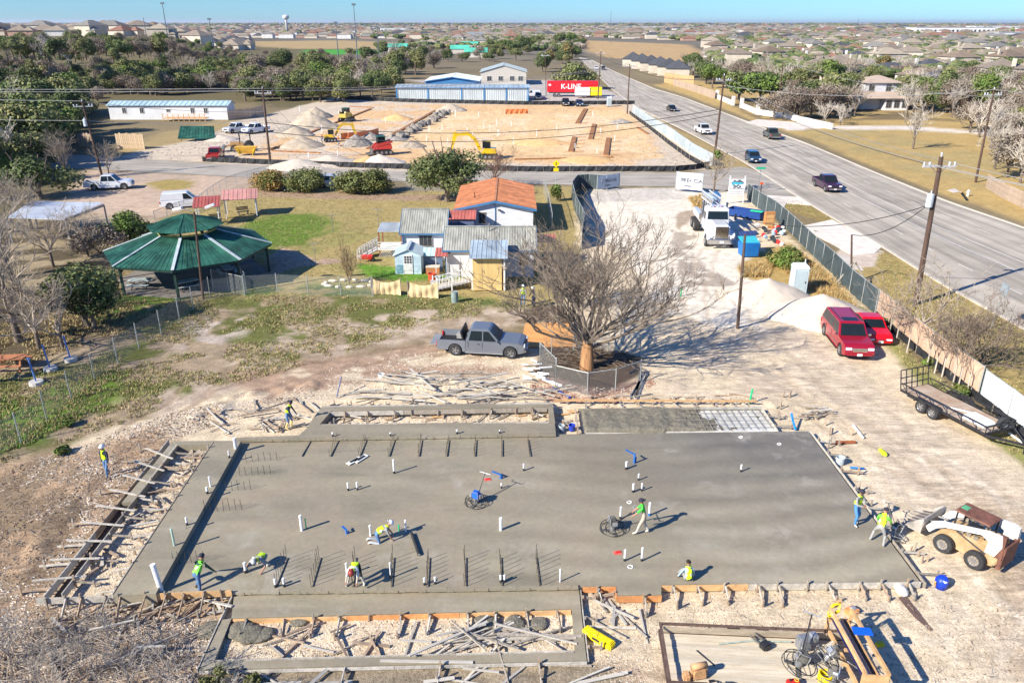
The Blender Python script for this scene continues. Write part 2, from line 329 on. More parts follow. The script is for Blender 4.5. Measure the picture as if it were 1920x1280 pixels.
# far rise so the first rows of roofs stand above the wood
Z+=14*ss((D-1500)/1500)*(fbm(X*.0006,Y*.0006,3,90)-.35)
Z+=10.5*ss((-X/np.maximum(Y,1)-.33)/.10)*ss((Y-385)/110)*ss((2600-Y)/900)
for P_ in (PP(LE+RE[::-1]),): 
    d=sdf(X,Y,P_); Z=np.where(d<2,Z*.0-.02,Z)
d=sdf(X,Y,PP([(100,285),(1410,315),(1510,375),(60,325)])); Z=np.where(d<1.5,-.02+0*Z,Z)
me=bpy.data.meshes.new('ground'); co=np.stack([X,Y,Z],-1).reshape(-1,3)
me.vertices.add(NV); me.vertices.foreach_set('co',co.ravel())
idx=np.arange(NV).reshape(ny,nx); q=np.stack([idx[:-1,:-1],idx[:-1,1:],idx[1:,1:],idx[1:,:-1]],-1).reshape(-1,4); nq=len(q)
me.loops.add(nq*4); me.loops.foreach_set('vertex_index',q.ravel()); me.polygons.add(nq); me.polygons.foreach_set('loop_start',np.arange(0,nq*4,4)); me.update(); me.validate()
for nm,A in(('Col',C),('Msk',MSK)):
    at=me.color_attributes.new(nm,'FLOAT_COLOR','POINT'); at.data.foreach_set('color',np.concatenate([A.reshape(-1,3),np.ones((NV,1))],1).ravel())
me.shade_smooth()
gmt=bpy.data.materials.new('earth'); gmt.use_nodes=True; t=gmt.node_tree; b=t.nodes['Principled BSDF']; b.inputs['Roughness'].default_value=.95; b.inputs['Specular IOR Level'].default_value=.1
def N(tr,ty,**k):
    n=tr.nodes.new(ty)
    for a,v in k.items():
        if a.startswith('i'): n.inputs[int(a[1:])].default_value=v
        else: setattr(n,a,v)
    return n
ca=N(t,'ShaderNodeVertexColor',layer_name='Col'); cm=N(t,'ShaderNodeVertexColor',layer_name='Msk'); sx=N(t,'ShaderNodeSeparateColor'); t.links.new(cm.outputs[0],sx.inputs[0])
ge=N(t,'ShaderNodeNewGeometry')
def noi(scale,det=4,rough=.6,vec=None,dist=0):
    n=N(t,'ShaderNodeTexNoise'); n.inputs['Scale'].default_value=scale; n.inputs['Detail'].default_value=det; n.inputs['Roughness'].default_value=rough; n.inputs['Distortion'].default_value=dist
    t.links.new(vec if vec else ge.outputs['Position'],n.inputs['Vector']); return n
def mr(src,a,b_,c,d_,cl=True):
    n=N(t,'ShaderNodeMapRange',i1=a,i2=b_,i3=c,i4=d_); n.clamp=cl; t.links.new(src,n.inputs[0]); return n
def mixc(f,a,b_,mode='MIX'):
    n=N(t,'ShaderNodeMixRGB',blend_type=mode)
    for i,x in enumerate((f,a,b_)):
        if isinstance(x,(int,float)): n.inputs[i].default_value=x
        elif isinstance(x,tuple): n.inputs[i].default_value=(*x,1)
        else: t.links.new(x,n.inputs[i])
    return n
def math_(op,a,b_=0.):
    n=N(t,'ShaderNodeMath',operation=op)
    for i,x in enumerate((a,b_)):
        if isinstance(x,(int,float)): n.inputs[i].default_value=x
        else: t.links.new(x,n.inputs[i])
    return n.outputs[0]
fine=noi(9,5,.75); v1=mr(fine.outputs[0],.3,.7,.50,1.45); med=noi(1.6,5,.65); v2=mr(med.outputs[0],.3,.7,.80,1.18)
k=mixc(1,ca.outputs[0],v2.outputs[0],'MULTIPLY'); 
kf=mixc(math_('ADD',math_('MULTIPLY',sx.outputs[1],.8),.15),k.outputs[0],mixc(1,k.outputs[0],v1.outputs[0],'MULTIPLY').outputs[0])
# dark pebbles and litter where the ground is rough
vo=N(t,'ShaderNodeTexVoronoi'); vo.inputs['Scale'].default_value=5.5; vo.inputs['Randomness'].default_value=1; t.links.new(ge.outputs['Position'],vo.inputs['Vector'])
sp=mr(vo.outputs['Distance'],.10,.22,1,0); patch=mr(noi(.9,3).outputs[0],.48,.62,0,1)
kp=mixc(math_('MULTIPLY',math_('MULTIPLY',sp.outputs[0],patch.outputs[0]),math_('MULTIPLY',sx.outputs[1],.55)),kf.outputs[0],(.16,.12,.09))
# pale drag streaks of a graded site
mp=N(t,'ShaderNodeMapping'); mp.inputs['Rotation'].default_value=(0,0,R(38)); mp.inputs['Scale'].default_value=(.35,2.2,1); t.links.new(ge.outputs['Position'],mp.inputs[0])
st=mr(noi(1.1,6,.75,mp.outputs[0],1.6).outputs[0],.36,.66,.66,1.25)
ks=mixc(sx.outputs[2],kp.outputs[0],mixc(1,kp.outputs[0],st.outputs[0],'MULTIPLY').outputs[0])
# grass hue shift
gv=mr(noi(2.6,4,.7).outputs[0],.38,.66,0,1)
kg=mixc(math_('MULTIPLY',gv.outputs[0],math_('MULTIPLY',sx.outputs[0],.42)),ks.outputs[0],mixc(1,ks.outputs[0],(.55,.72,.42),'MULTIPLY').outputs[0])
t.links.new(kg.outputs[0],b.inputs['Base Color'])
bh=math_('ADD',math_('MULTIPLY',fine.outputs[0],.5),math_('MULTIPLY',noi(28,3,.7).outputs[0],.25))
bp=N(t,'ShaderNodeBump'); bp.inputs['Distance'].default_value=.16; t.links.new(math_('ADD',math_('MULTIPLY',sx.outputs[1],.75),.12),bp.inputs['Strength']); t.links.new(bh,bp.inputs['Height']); t.links.new(bp.outputs[0],b.inputs['Normal'])
me.materials.append(gmt); tag(O('ground',me),kind='structure')
def GH(px,py):
    z=0.
    for _ in range(6): p=G(px,py,z); z=gz(p.x,p.y)
    return p
def gz(x,y):
    i=int(np.clip(np.searchsorted(ax,x),1,nx-1)); j=int(np.clip(np.searchsorted(ay,y),1,ny-1)); return float(Z[j,i])
# ---------------------------------------------------------------- roads
def roadmat(name,base,lanes=True):
    m=bpy.data.materials.new(name); m.use_nodes=True; global t; t=m.node_tree; b=t.nodes['Principled BSDF']; b.inputs['Roughness'].default_value=.9; b.inputs['Specular IOR Level'].default_value=.15
    global ge; ge=N(t,'ShaderNodeNewGeometry'); uv=N(t,'ShaderNodeUVMap',uv_map='uv'); mp=N(t,'ShaderNodeMapping'); mp.inputs['Scale'].default_value=(16,.05,1); t.links.new(uv.outputs[0],mp.inputs[0])
    s=mr(noi(1,4,.6,mp.outputs[0],.1).outputs[0],.3,.7,.66,1.28 if lanes else 1.1)
    g=mr(noi(7,4,.8).outputs[0],.3,.7,.93,1.07); g2=mr(noi(.25,4,.6).outputs[0],.3,.7,.85,1.15)
    c=mixc(1,mixc(1,mixc(1,base,s.outputs[0],'MULTIPLY').outputs[0],g.outputs[0],'MULTIPLY').outputs[0],g2.outputs[0],'MULTIPLY')
    t.links.new(c.outputs[0],b.inputs['Base Color']); return m
def resample(P_,n):
    L=[0]
    for a,b in zip(P_[:-1],P_[1:]): L.append(L[-1]+(b-a).length)
    out=[];j=0
    for i in range(n):
        s=L[-1]*i/(n-1)
        while j<len(L)-2 and L[j+1]<s: j+=1
        out.append(P_[j].lerp(P_[j+1],(s-L[j])/(L[j+1]-L[j]+1e-9)))
    return out,L[-1]
def strip(name,A,B,mat,z,n=60,us=(0,1)):
    A,la=resample(A,n); B,_=resample(B,n); vs=[];fs=[];uvs=[]
    for i in range(n):
        vs+=[(A[i].x,A[i].y,z),(B[i].x,B[i].y,z)]
        if i: fs.append((2*i-2,2*i-1,2*i+1,2*i))
    me=bpy.data.meshes.new(name); me.from_pydata(vs,[],fs); u=me.uv_layers.new(name='uv')
    for l in me.loops: u.data[l.index].uv=(us[l.vertex_index%2],la*(l.vertex_index//2)/(n-1))
    me.materials.append(mat); bm=bmesh.new(); bm.from_mesh(me); bmesh.ops.recalc_face_normals(bm,faces=bm.faces)
    if bm.faces[0:1] and sum(f.normal.z for f in bm.faces)<0: bmesh.ops.reverse_faces(bm,faces=bm.faces)
    bm.to_mesh(me); bm.free(); return O(name,me)
ASP=roadmat('road_asphalt',(.385,.345,.285)); AS2=roadmat('side_asphalt',(.40,.365,.31),False)
A_,_=resample(PP(LE),90); B_,_=resample(PP(RE),90)
# re-pair edges across the road
tag(strip('road',A_,B_,ASP,.02,90),kind='structure')
tag(strip('street',PP([(60,284),(150,291),(400,307),(750,321),(1290,324),(1395,312),(1440,330)]),PP([(60,318),(150,316),(480,334),(1080,347),(1290,351),(1430,366),(1500,373)]),AS2,.012,60),kind='structure')
CON=M('kerb_concrete',(.47,.43,.37),.9,.12,2,.2,20)
for nm,E in(('kerb',LE),('kerb',RE)):
    P_,_=resample(PP(E),110); mb=MB()
    for a,b in zip(P_[:-1],P_[1:]):
        mid=(a+b)/2
        if nm=='kerb' and E is LE and 40<len(P_) and (1395<960+F*mid.x*1 and False): continue
        mb.beam((a.x,a.y,.05),(b.x,b.y,.05),.24,.14)
    tag(mb.build(nm,CON),kind='structure')
WL=M('worn_white_line',(.62,.60,.55),.9,.2,3)
A_,_=resample(PP(LE),200); B_,_=resample(PP(RE),200)
mb=MB()
for fr,dash in((.25,1),(.44,0),(.56,0),(.75,1)):
    for i in range(40,199):
        if dash and i%3: continue
        a=A_[i].lerp(B_[i],fr); b=A_[i+1].lerp(B_[i+1],fr); d=(b-a).normalized()*.0; nrm=Vector((-(b-a).y,(b-a).x,0)).normalized()*.06
        mb.add([(a+nrm).to_tuple()[:2]+(.026,),(a-nrm).to_tuple()[:2]+(.026,),(b-nrm).to_tuple()[:2]+(.026,),(b+nrm).to_tuple()[:2]+(.026,)],[(0,1,2,3)])
tag(mb.build('road_markings',WL),kind='structure')
# driveway aprons between road and lot
CP=M('pale_concrete',(.60,.55,.48),.9,.14,.8,.1,15)
tag(MB().poly([(p.x,p.y) for p in PP([(1500,425),(1560,412),(1655,462),(1640,475),(1600,480),(1548,452)])],-.05,.035).build('driveway',CP),kind='structure')
tag(MB().poly([(p.x,p.y) for p in PP([(1430,366),(1500,370),(1520,385),(1455,380)])],-.05,.03).build('driveway',CP),kind='structure')
tag(MB().poly([(p.x,p.y) for p in PP([(1398,230),(1445,240),(1560,240),(1500,230),(1420,224)])],-.05,.035).build('driveway',CP),kind='structure')
for a in([(1555,478),(1600,505),(1620,508),(1590,480)],[(1440,374),(1470,390),(1475,380),(1460,372)]):
    tag(MB().poly([(p.x,p.y) for p in PP(a)],-.05,.06).build('driveway',CP),kind='structure')
# ---------------------------------------------------------------- wet concrete slab
def concmat():
    m=bpy.data.materials.new('wet_concrete'); m.use_nodes=True; global t,ge; t=m.node_tree; b=t.nodes['Principled BSDF']
    ge=N(t,'ShaderNodeNewGeometry'); mp=N(t,'ShaderNodeMapping'); mp.inputs['Scale'].default_value=(.09,.8,1); mp.inputs['Rotation'].default_value=(0,0,.04); t.links.new(ge.outputs['Position'],mp.inputs[0])
    wv=N(t,'ShaderNodeTexWave',wave_type='RINGS',rings_direction='Z',wave_profile='SIN'); mp2=N(t,'ShaderNodeMapping'); mp2.inputs['Location'].default_value=(-7.5,-64,0); t.links.new(ge.outputs['Position'],mp2.inputs[0]); t.links.new(mp2.outputs[0],wv.inputs[0])
    wv.inputs['Scale'].default_value=.21; wv.inputs['Distortion'].default_value=3.5; wv.inputs['Detail'].default_value=3; wv.inputs['Detail Scale'].default_value=.6
    a=mr(noi(1,5,.55,mp.outputs[0],.6).outputs[0],.3,.7,0,1); c=noi(.22,4,.6,None,1.2); d=noi(5,5,.8); e=noi(40,3,.7)
    swirl=mr(noi(.4,6,.65,None,1.2).outputs[0],.4,.65,0,1)
    k1=mixc(a.outputs[0],(.205,.183,.128),(.325,.290,.205))
    k2=mixc(mr(c.outputs[0],.42,.66,0,1).outputs[0],k1.outputs[0],(.30,.25,.175))
    xx=N(t,'ShaderNodeSeparateXYZ'); t.links.new(ge.outputs['Position'],xx.inputs[0]); rm=mr(math_('ADD',xx.outputs[0],math_('MULTIPLY',c.outputs[0],8)),2,10,.12,.85)
    k3=mixc(math_('MULTIPLY',math_('MULTIPLY',wv.outputs[0],rm.outputs[0]),mr(noi(.12,2).outputs[0],.38,.58,.15,1).outputs[0]),k2.outputs[0],(.40,.355,.255))
    dk=math_('MULTIPLY',mr(xx.outputs[0],-2,12,0,1).outputs[0],mr(math_('ADD',xx.outputs[1],math_('MULTIPLY',c.outputs[0],9)),29,40,0,1).outputs[0])
    k3=mixc(math_('MULTIPLY',dk,.75),k3.outputs[0],(.095,.092,.088))
    k4=mixc(math_('MULTIPLY',swirl.outputs[0],.28),k3.outputs[0],(.23,.21,.165))
    k5=mixc(1,k4.outputs[0],mr(d.outputs[0],.3,.7,.88,1.12).outputs[0],'MULTIPLY')
    k6=mixc(1,k5.outputs[0],mr(e.outputs[0],.3,.7,.93,1.06).outputs[0],'MULTIPLY')
    # bleached drying patches
    pt=math_('MULTIPLY',mr(noi(.7,6,.75,None,.25).outputs[0],.47,.66,0,1).outputs[0],mr(noi(.15,3,.7).outputs[0],.52,.60,0,.6).outputs[0])
    k7=mixc(pt,k6.outputs[0],(.42,.39,.33))
    t.links.new(k7.outputs[0],b.inputs['Base Color'])
    rr=mr(a.outputs[0],0,1,.42,.72); rr2=math_('SUBTRACT',rr.outputs[0],math_('MULTIPLY',dk,.15)); t.links.new(rr2,b.inputs['Roughness']); b.inputs['Specular IOR Level'].default_value=.28
    bp=N(t,'ShaderNodeBump'); bp.inputs['Strength'].default_value=.25; bp.inputs['Distance'].default_value=.02; t.links.new(math_('ADD',a.outputs[0],math_('MULTIPLY',d.outputs[0],.6)),bp.inputs['Height']); t.links.new(bp.outputs[0],b.inputs['Normal'])
    return m
WET=concmat()
ROUGH=M('rough_wet_concrete',(.17,.155,.115),.8,.35,6,.9,14)
FZ=.30
slab=thing('concrete_slab','wide freshly poured grey concrete slab with pipe stubs in the middle of the site','slab',(0,0,0))
def XY(p): return [(q.x,q.y) for q in p]
MB().poly(XY(PP([(456,826),(1042,814),(1515,808),(1725,1090),(1240,1095),(1240,1114),(1155,1115),(1155,1098),(1086,1099),(300,1111)],FZ)),-.1,FZ).build('floor',WET,slab)
MB().poly(XY(PP([(403,826),(452,826),(292,1112),(212,1116)],.58)),-.1,.58).build('side_strip',WET,slab)
MB().poly(XY(PP([(438,820),(560,816),(582,796),(1040,793),(1042,811),(438,823)],.45)),-.1,.45).build('side_strip',WET,slab)
mb=MB(); mb.poly(XY(PP([(439,1114),(1085,1099),(1089,1140),(434,1158)],.16)),-.1,.16)
mb.build('side_strip',WET,slab)
# narrow beams
def beamstrip(px,z,name='beam'): MB().poly(XY(PP(px,z)),-.12,z).build(name,WET,slab)
beamstrip([(434,1158.5),(417,1161),(373,1254),(401,1240)],.157); beamstrip([(373,1254.5),(401,1240.5),(1078,1222),(1100,1237)],.16); beamstrip([(1072,1141),(1089,1140.6),(1100,1236.5),(1078,1221.5)],.16)
beamstrip([(578,796),(599,796),(621,770),(602,764)],.43); beamstrip([(602,763.5),(621,769.5),(1028,762),(1036,757)],.43); beamstrip([(1028,762.5),(1036,757.5),(1041,792.5),(1030,792.6)],.43)
beamstrip([(323,827),(402,826),(401,832),(333,834)],.40); beamstrip([(323,827.6),(333,834.5),(250,940),(228,942)],.38)
# raised curing ridge along both rows of dowels
for a,b,z in(((440,824),(1042,813),.47),((300,1110),(1084,1098),.36)):
    mb=MB(); A=G(*a,z); B=G(*b,z); n=60
    for i in range(n):
        p=A.lerp(B,i/n); q=A.lerp(B,(i+1)/n); mb.beam(p-Vector((0,0,.06)),q-Vector((0,0,.06+random.uniform(-.01,.01))),.14+random.uniform(-.03,.03),.12)
    mb.build('ridge',WET,slab)
STL=M('rebar_steel',(.075,.062,.05),.7,.3,8,metal=.3)
STLP=M('dusty_rebar',(.26,.24,.20),.8,.3,8)
rb=MB().tube([(0,0,0),(0,0,1)],.011,5).mesh('rebar'); rb.materials.append(STL)
def rebar(p,h,par=slab):
    o=O('rebar',rb,par,p); o.scale=(1,1,h); o.rotation_euler=(random.uniform(-.06,.06),random.uniform(-.06,.06),0); return o
KEY=M('keyway_steel',(.10,.095,.085),.7,.3,5)
# dowel rows, front
for xb,xt in((518,540),(586,602),(663,668),(735,739),(803,806),(874,874),(942,940),(1013,1006)):
    A=G(xb,1100,FZ); B=G(xt,1046,FZ); mb=MB(); mb.beam(A+Vector((.0,0,.02)),B+Vector((0,0,.02)),.03,.05); mb.build('keyway',KEY,slab)
    for i in range(7): rebar(A.lerp(B,i/6.3)+Vector((random.uniform(-.02,.02)-.04,0,0)),random.uniform(.55,.8))
for i,(xb,xt) in enumerate(((566,584),(620,636),(675,688),(730,741),(786,792),(838,843),(891,894),(942,943),(995,991))):
    A=G(xb,856,FZ); B=G(xt,825,FZ); mb=MB(); mb.beam(A+Vector((0,0,.03)),B+Vector((0,0,.0)),.03,.07); mb.build('keyway',KEY,slab)
    if i:
        for k in range(6): rebar(A.lerp(B,k/5.3)+Vector((-.05,0,0)),random.uniform(.35,.6))
for (x0,y0,n,h) in((462,866,6,.5),(450,892,6,.5),(424,920,5,.5),(385,960,7,.62),(325,1057,6,.62),(404,940,1,.4),(352,1000,1,.4)):
    for k in range(n): rebar(G(x0+k*11.5,y0-k*.7,FZ),h*random.uniform(.85,1.1))
# mesh bay still being filled
bay=PP([(1087,768),(1424,766),(1455,806),(1094,810)],.18)
MB().poly(XY(bay),-.1,.12).build('vapour_sheet',M('white_sheet',(.62,.62,.58),.6,.25,2,.6,8),slab)
xs=[p.x for p in bay]; ys=[p.y for p in bay]
mb=MB(); s=.13; gx=int((max(xs)-min(xs))/s); gy=int((max(ys)-min(ys))/s); vs=[];ids={}
X2,Y2=np.meshgrid(min(xs)+np.arange(gx+1)*s,min(ys)+np.arange(gy+1)*s)
fill=fbm(X2*.9,Y2*.9,4,300); lum=fbm(X2*3.2,Y2*3.2,4,301); u=(X2-min(xs))/(max(xs)-min(xs))
zz=.07+.26*ss((0.80-u*.95-(1-fill)*.35)*3+.3)+(lum-.5)*.20
zz=np.where(sdf(X2,Y2,bay)>-.03,-.05,np.minimum(zz,.40))
vs=[(X2[j,i],Y2[j,i],zz[j,i]) for j in range(gy+1) for i in range(gx+1)]
mb.add(vs,[(j*(gx+1)+i,j*(gx+1)+i+1,(j+1)*(gx+1)+i+1,(j+1)*(gx+1)+i) for j in range(gy) for i in range(gx)])
mb.build('fresh_concrete',ROUGH,slab,smooth=True)
bl,br,tl,tr=bay[3],bay[2],bay[0],bay[1]
for k in range(26):
    f=(k+.5)/26; o=MB().beam(bl.lerp(br,f)+Vector((0,.05,.06)),tl.lerp(tr,f)+Vector((0,-.05,.06)),.022,.022).build('rebar',STLP,slab)
for k in range(6):
    f=(k+.5)/6; MB().beam(bl.lerp(tl,f)+Vector((0,0,.085)),br.lerp(tr,f)+Vector((0,0,.085)),.022,.022).build('rebar',STLP,slab)
# ---------------------------------------------------------------- pipe stubs
PVC=M('white_pvc',(.78,.78,.76),.45,.08,4); BLK=M('black_wrap',(.03,.03,.03),.6); BLU=M('blue_wrap',(.03,.16,.50),.55,.2,5); GRN=M('green_pvc',(.02,.48,.18),.45,.1,5)
def pipe(px,py,h,r=.055,m=PVC,z=FZ,wrap=None,label=None,lean=(0,0),group='white pipe stubs standing in the slab'):
    r*=.82; p=G(px,py,z); col_=('far left','left','centre left','middle','centre right','right','far right')[min(6,int((px-300)/165))]; row_='raised left strip' if z>.5 else 'high back strip' if z>.4 else 'back of slab' if py<960 else 'front edge of slab' if py>1060 else 'middle of slab'
    t_=thing('pipe_stub',label or f'{"stout" if r>.045 else "thin" if r<.041 else "plain"} {"short" if h<.37 else "low"} white pipe stub, {col_} on the {row_}','pipe',p,0,group if not label else None)
    mb=MB(); n=10; mb.tube([(0,0,-.02),(lean[0]*h,lean[1]*h,h)],r,n,False); mb.tube([(lean[0]*h,lean[1]*h,h),(lean[0]*h,lean[1]*h,h-.12)],r*.82,n,True); mb.build('pipe',m,t_,smooth=False)
    MB().ring((lean[0]*h,lean[1]*h,h-.02),r*1.0,.012,10,m=4).build('cap_rim',m,t_)
    if wrap: MB().tube([(0,0,0),(lean[0]*.14,lean[1]*.14,.14)],r*1.12,n).build('wrap',wrap,t_)
    return t_
for a in [(653,919,.42,.05),(670,918,.42,.05),(461,1073,.5,.07),(517,1100,.4,.06),(533,1099,.4,.06),(651,1078,.6,.05),(733,1083,.75,.04),(796,1096,.35,.05),(816,1094,.35,.05),(939,1091,.35,.055),(946,1091,.36,.05),(1174,879,.42,.07),(1197,900,.36,.045),(1187,922,.45,.07),(1203,920,.42,.045),(1389,884,.4,.05),(982,882,.38,.05),(940,915,.28,.04),(430,858,.4,.05,PVC,.58),(389,925,.35,.06,PVC,.58),(351,984,.4,.055,PVC,.58),(624,818,.25,.05,PVC,.45),(732,817,.2,.05,PVC,.45),(857,813,.25,.06,PVC,.45),(937,812,.2,.05,PVC,.45)]:
    pipe(*a,wrap=BLK)
pipe(739,887,.78,.055,wrap=BLK,label='tall white pipe stub standing alone right of the white knee boards')
pipe(939,993,.62,.085,label='thick white pipe stub alone on bare slab below the blue-engined trowel')
pipe(1163,972,.62,.05,wrap=BLK,label='white pipe stub between the man in green and his trowel')
pipe(1171,1051,.55,.05,wrap=BLK,label='left of two white pipe stubs near the red card')
pipe(1203,1051,.66,.05,wrap=BLK,label='right and taller of two white pipe stubs near the red card')
pipe(1217,966,.68,.06,wrap=BLU,label='white pipe stub with blue base behind the man in green')
pipe(566,994,.78,.075,label='thick white pipe stub on the left with thin green one beside it')
pipe(574,990,.5,.03,GRN,label='thin green pipe stub beside the thick white one on the left of the slab')
pipe(695,1004,.55,.055,label='white pipe stub behind the kneeling man in white hard hat')
pipe(761,996,.6,.045,label='white pipe stub right of the kneeling man in white hard hat')
pipe(748,994,.3,.04,GRN,label='short green pipe stub right of the kneeling man')
pipe(1050,1090,.62,.035,label='slim white pipe stub at the right end of the low front strip')
pipe(442,840,.6,.10,PVC,.58,label='thick white pipe stub at the back end of the raised left strip')
pipe(395,912,.55,.05,PVC,.58,label='slim white pipe stub halfway along the raised left strip')
pipe(327,1022,.85,.055,M('pale_green_pvc',(.45,.60,.50),.5),.58,label='pale green and white pipe standing on the raised left strip')
pipe(303,1109,1.25,.12,PVC,.3,lean=(-.12,.05),label='very large white pipe leaning at the front left corner of the slab')
pipe(1405,757,.95,.07,GRN,0,lean=(.08,0),label='tall bright green pipe leaning by the stakes behind the slab',group=None)
pipe(1276,556,.75,.07,GRN,0,lean=(.06,0),label='green pipe standing in the pale lot beyond the bare tree',group=None)
def blueflag(px,py,label,L=.5,h=.45):
    p=G(px,py,FZ); t_=thing('water_stub',label,'pipe',p); MB().tube([(0,0,0),(0,0,h)],.05,8).build('pipe',BLU,t_); MB().beam((0,0,h*.9),(-L,.15,h*1.25),.10,.03).build('loose_wrap',BLU,t_); MB().tube([(.07,.03,0),(.09,.03,h*.6)],.03,8).build('pipe',BLU,t_)
blueflag(1189,868,'blue wrapped water stub with a flap near the back right of the slab',.45,.55)
blueflag(939,897,'blue wrapped stub lying over beside the blue-engined trowel',.42,.25)
blueflag(650,1000,'short blue wrapped stub left of the kneeling man in white hard hat',.2,.22)
RED=M('red_plastic',(.62,.03,.02),.5,.12,3)
def card(px,py,label):
    p=G(px,py,FZ); t_=thing('marker_card',label,'card',p,.2); MB().box((0,0,.012),(.32,.22,.02)).build('card',M('pale_red_card',(.65,.12,.10),.6,.35,9),t_); MB().box((.03,.02,.03),(.2,.14,.015)).build('print',RED,t_)
card(1158,1036,'red card lying on the slab beside two white pipe stubs'); card(914,899,'red card lying by the handle of the blue-engined trowel')
for a in((1180,941),(1182,1062),(1461,832),(1389,819)):
    tag(MB().ring(G(*a,FZ+.01),.10,.022,12).build('floor_drain',PVC),'small white drain ring set flush in the wet slab','drain','white drain rings in the slab')
# white knee boards and tools
for i,(x,y) in enumerate(((664,865),(677,861))):
    t_=thing('knee_board',('front' if i==0 else 'rear')+' one of two white knee boards lying on the wet slab','board',G(x,y,FZ),.9+.1*i)
    MB().box((0,0,.05),(.85,.28,.04)).build('board',PVC,t_,bev=.015); MB().box((0,0,.09),(.5,.10,.05)).build('pad',BLK,t_)
t_=thing('black_tube','black foam tube lying on the slab right of the kneeling man','tube',G(772,1002,FZ)); a=G(786,1042,FZ)-G(772,1002,FZ); MB().tube([(0,0,.07),(a.x,a.y,.07)],.07,10).build('tube',BLK,t_); MB().tube([a+Vector((0,0,.07)),a*1.01+Vector((0,0,.07))],.05,10).build('core',M('grey_foam',(.35,.34,.33)),t_)
# ---------------------------------------------------------------- timber forms
WD=M('form_timber',(.36,.27,.19),.85,.35,2.5,.3,20,stretch=(1,1,6)); WDG=M('weathered_timber',(.33,.29,.235),.9,.30,3,.3,18,stretch=(6,1,1)); WDN=M('new_timber',(.58,.36,.17),.8,.22,3,.2,16); WDC=M('concrete_smeared_timber',(.46,.43,.37),.9,.25,4,.4,16); WDO=M('orange_form_timber',(.60,.27,.10),.8,.3,2,.2,18)
stk=MB().prism([(-.022,0),(.022,0),(.022,.9),(-.022,.9)],-.03,.03).mesh('stake'); stk.materials.append(WD)
stk2=stk.copy(); stk2.materials.clear(); stk2.materials.append(WDG)
def stake(p,h,par,rz=0.,m=None,tilt=.06):
    o=O('stake',m or random.choice((stk,stk2)),par,p); o.scale=(1.2,1.2,h/.9); o.rotation_euler=(random.uniform(-tilt,tilt),random.uniform(-tilt,tilt),rz); return o
def form(label,pts,z,side,sp=1.0,bh=.26,board=(WDN,WDC,WDO,WDG),kick=.55,top=.25,hj=.2,group=None,brace=True,kh=.35):
    """pts in the ground plane; side=+1: kickers to the left of travel"""
    c=sum(pts,Vector())/len(pts); c.z=0; t_=thing('timber_form',label,'formwork',c,0,group)
    for a,b in zip(pts[:-1],pts[1:]):
        a=Vector((a.x,a.y,0))-c; b=Vector((b.x,b.y,0))-c; L=(b-a).length; d=(b-a)/L; n=Vector((-d.y,d.x,0))*side; k=max(1,round(L/3.6))
        for i in range(k):
            p=a.lerp(b,i/k); q=a.lerp(b,(i+1)/k)-d*.012; o=n*.026
            MB().beam(p+o+Vector((0,0,z-bh/2)),q+o+Vector((0,0,z-bh/2+random.uniform(-.01,.01))),.04,bh).build('board',random.choice(board),t_)
        m=max(1,round(L/sp)); rz=math.atan2(d.y,d.x)
        for i in range(m):
            s_=(i+.5+random.uniform(-.18,.18))/m; p=a.lerp(b,s_)
            stake(p+n*.08,z+random.uniform(.0,top),t_,rz)
            if kick and random.random()<.92:
                kk=kick*random.uniform(.75,1.25); q=p+n*(.1+kk)+d*random.uniform(-.08,.08); stake(q,kh*random.uniform(.6,1.25),t_,rz)
                if brace:
                    MB().beam(p+n*.10+d*.05+Vector((0,0,z-.02)),q+d*.05+Vector((0,0,.05)),.035,.12,up=n).build('brace',random.choice((WDG,WDC,WD)),t_)
                else:
                    MB().beam(p+n*.02+Vector((0,0,z*.55+.08)),q+n*.25+Vector((0,0,z*.4)),.035,.09).build('brace',random.choice((WDG,WDC,WD)),t_)
    return t_
form('dense row of braced stakes and boards along the right front edge of slab',PP([(1240,1097),(1727,1090)],FZ),.31,-1,1.02,.28,kick=.75,hj=.2)
form('short timber form with stakes where the slab front steps out',PP([(1157,1117),(1241,1116)],FZ),.31,-1,1.5,.28,(WDO,WDG),kick=.8)
form('timber form boxing the gap right of the low front strip',PP([(1093,1100),(1155,1099),(1157,1116)],FZ),.31,-1,.9,.25,(WDO,WDC),kick=.5)
form('long timber form with low stakes down the right edge of the slab',PP([(1735,1094),(1518,807)],FZ),.32,-1,1.45,.24,(WDG,WDC),kick=.7,brace=False,kh=.4)
form('timber form with stakes round the unfinished mesh bay on its right',PP([(1459,808),(1428,764)],FZ),.3,-1,1.3,.24,(WDN,WDC),kick=.8,brace=False)
form('timber form with tall stakes behind the unfinished mesh bay',PP([(1428,763),(1084,766)],.35),.36,-1,1.05,.24,(WDG,WDC),kick=.9,top=.35)
form('timber form across the gap beside the mesh bay',PP([(1087,811),(1080,766)],.35),.36,1,1.2,.24,(WDG,),kick=0)
form('outer timber rail with stakes behind the whole back edge',PP([(1040,750),(1420,752)],.3),.35,1,1.25,.12,(WDG,WDN),kick=.5,brace=False)
form('timber form with braced stakes under the low front strip',PP([(437,1160),(1071,1143)],.16),.17,-1,1.15,.22,(WDN,WDO,WDN),kick=.8,top=.35)
form('timber form on the left end of the low front strip',PP([(437,1116),(412,1165),(371,1256)],.16),.18,-1,2.2,.2,(WDC,WDG),kick=.4,brace=False)
form('timber form on the right end of the low front strip',PP([(1102,1238),(1091,1142),(1087,1100)],.16),.18,-1,1.1,.24,(WDG,WDC),kick=.5,brace=True)
form('thin timber form along the near outer beam',PP([(374,1257),(1101,1239)],.16),.165,-1,3.2,.12,(WDC,),kick=.6,brace=False,kh=.45)
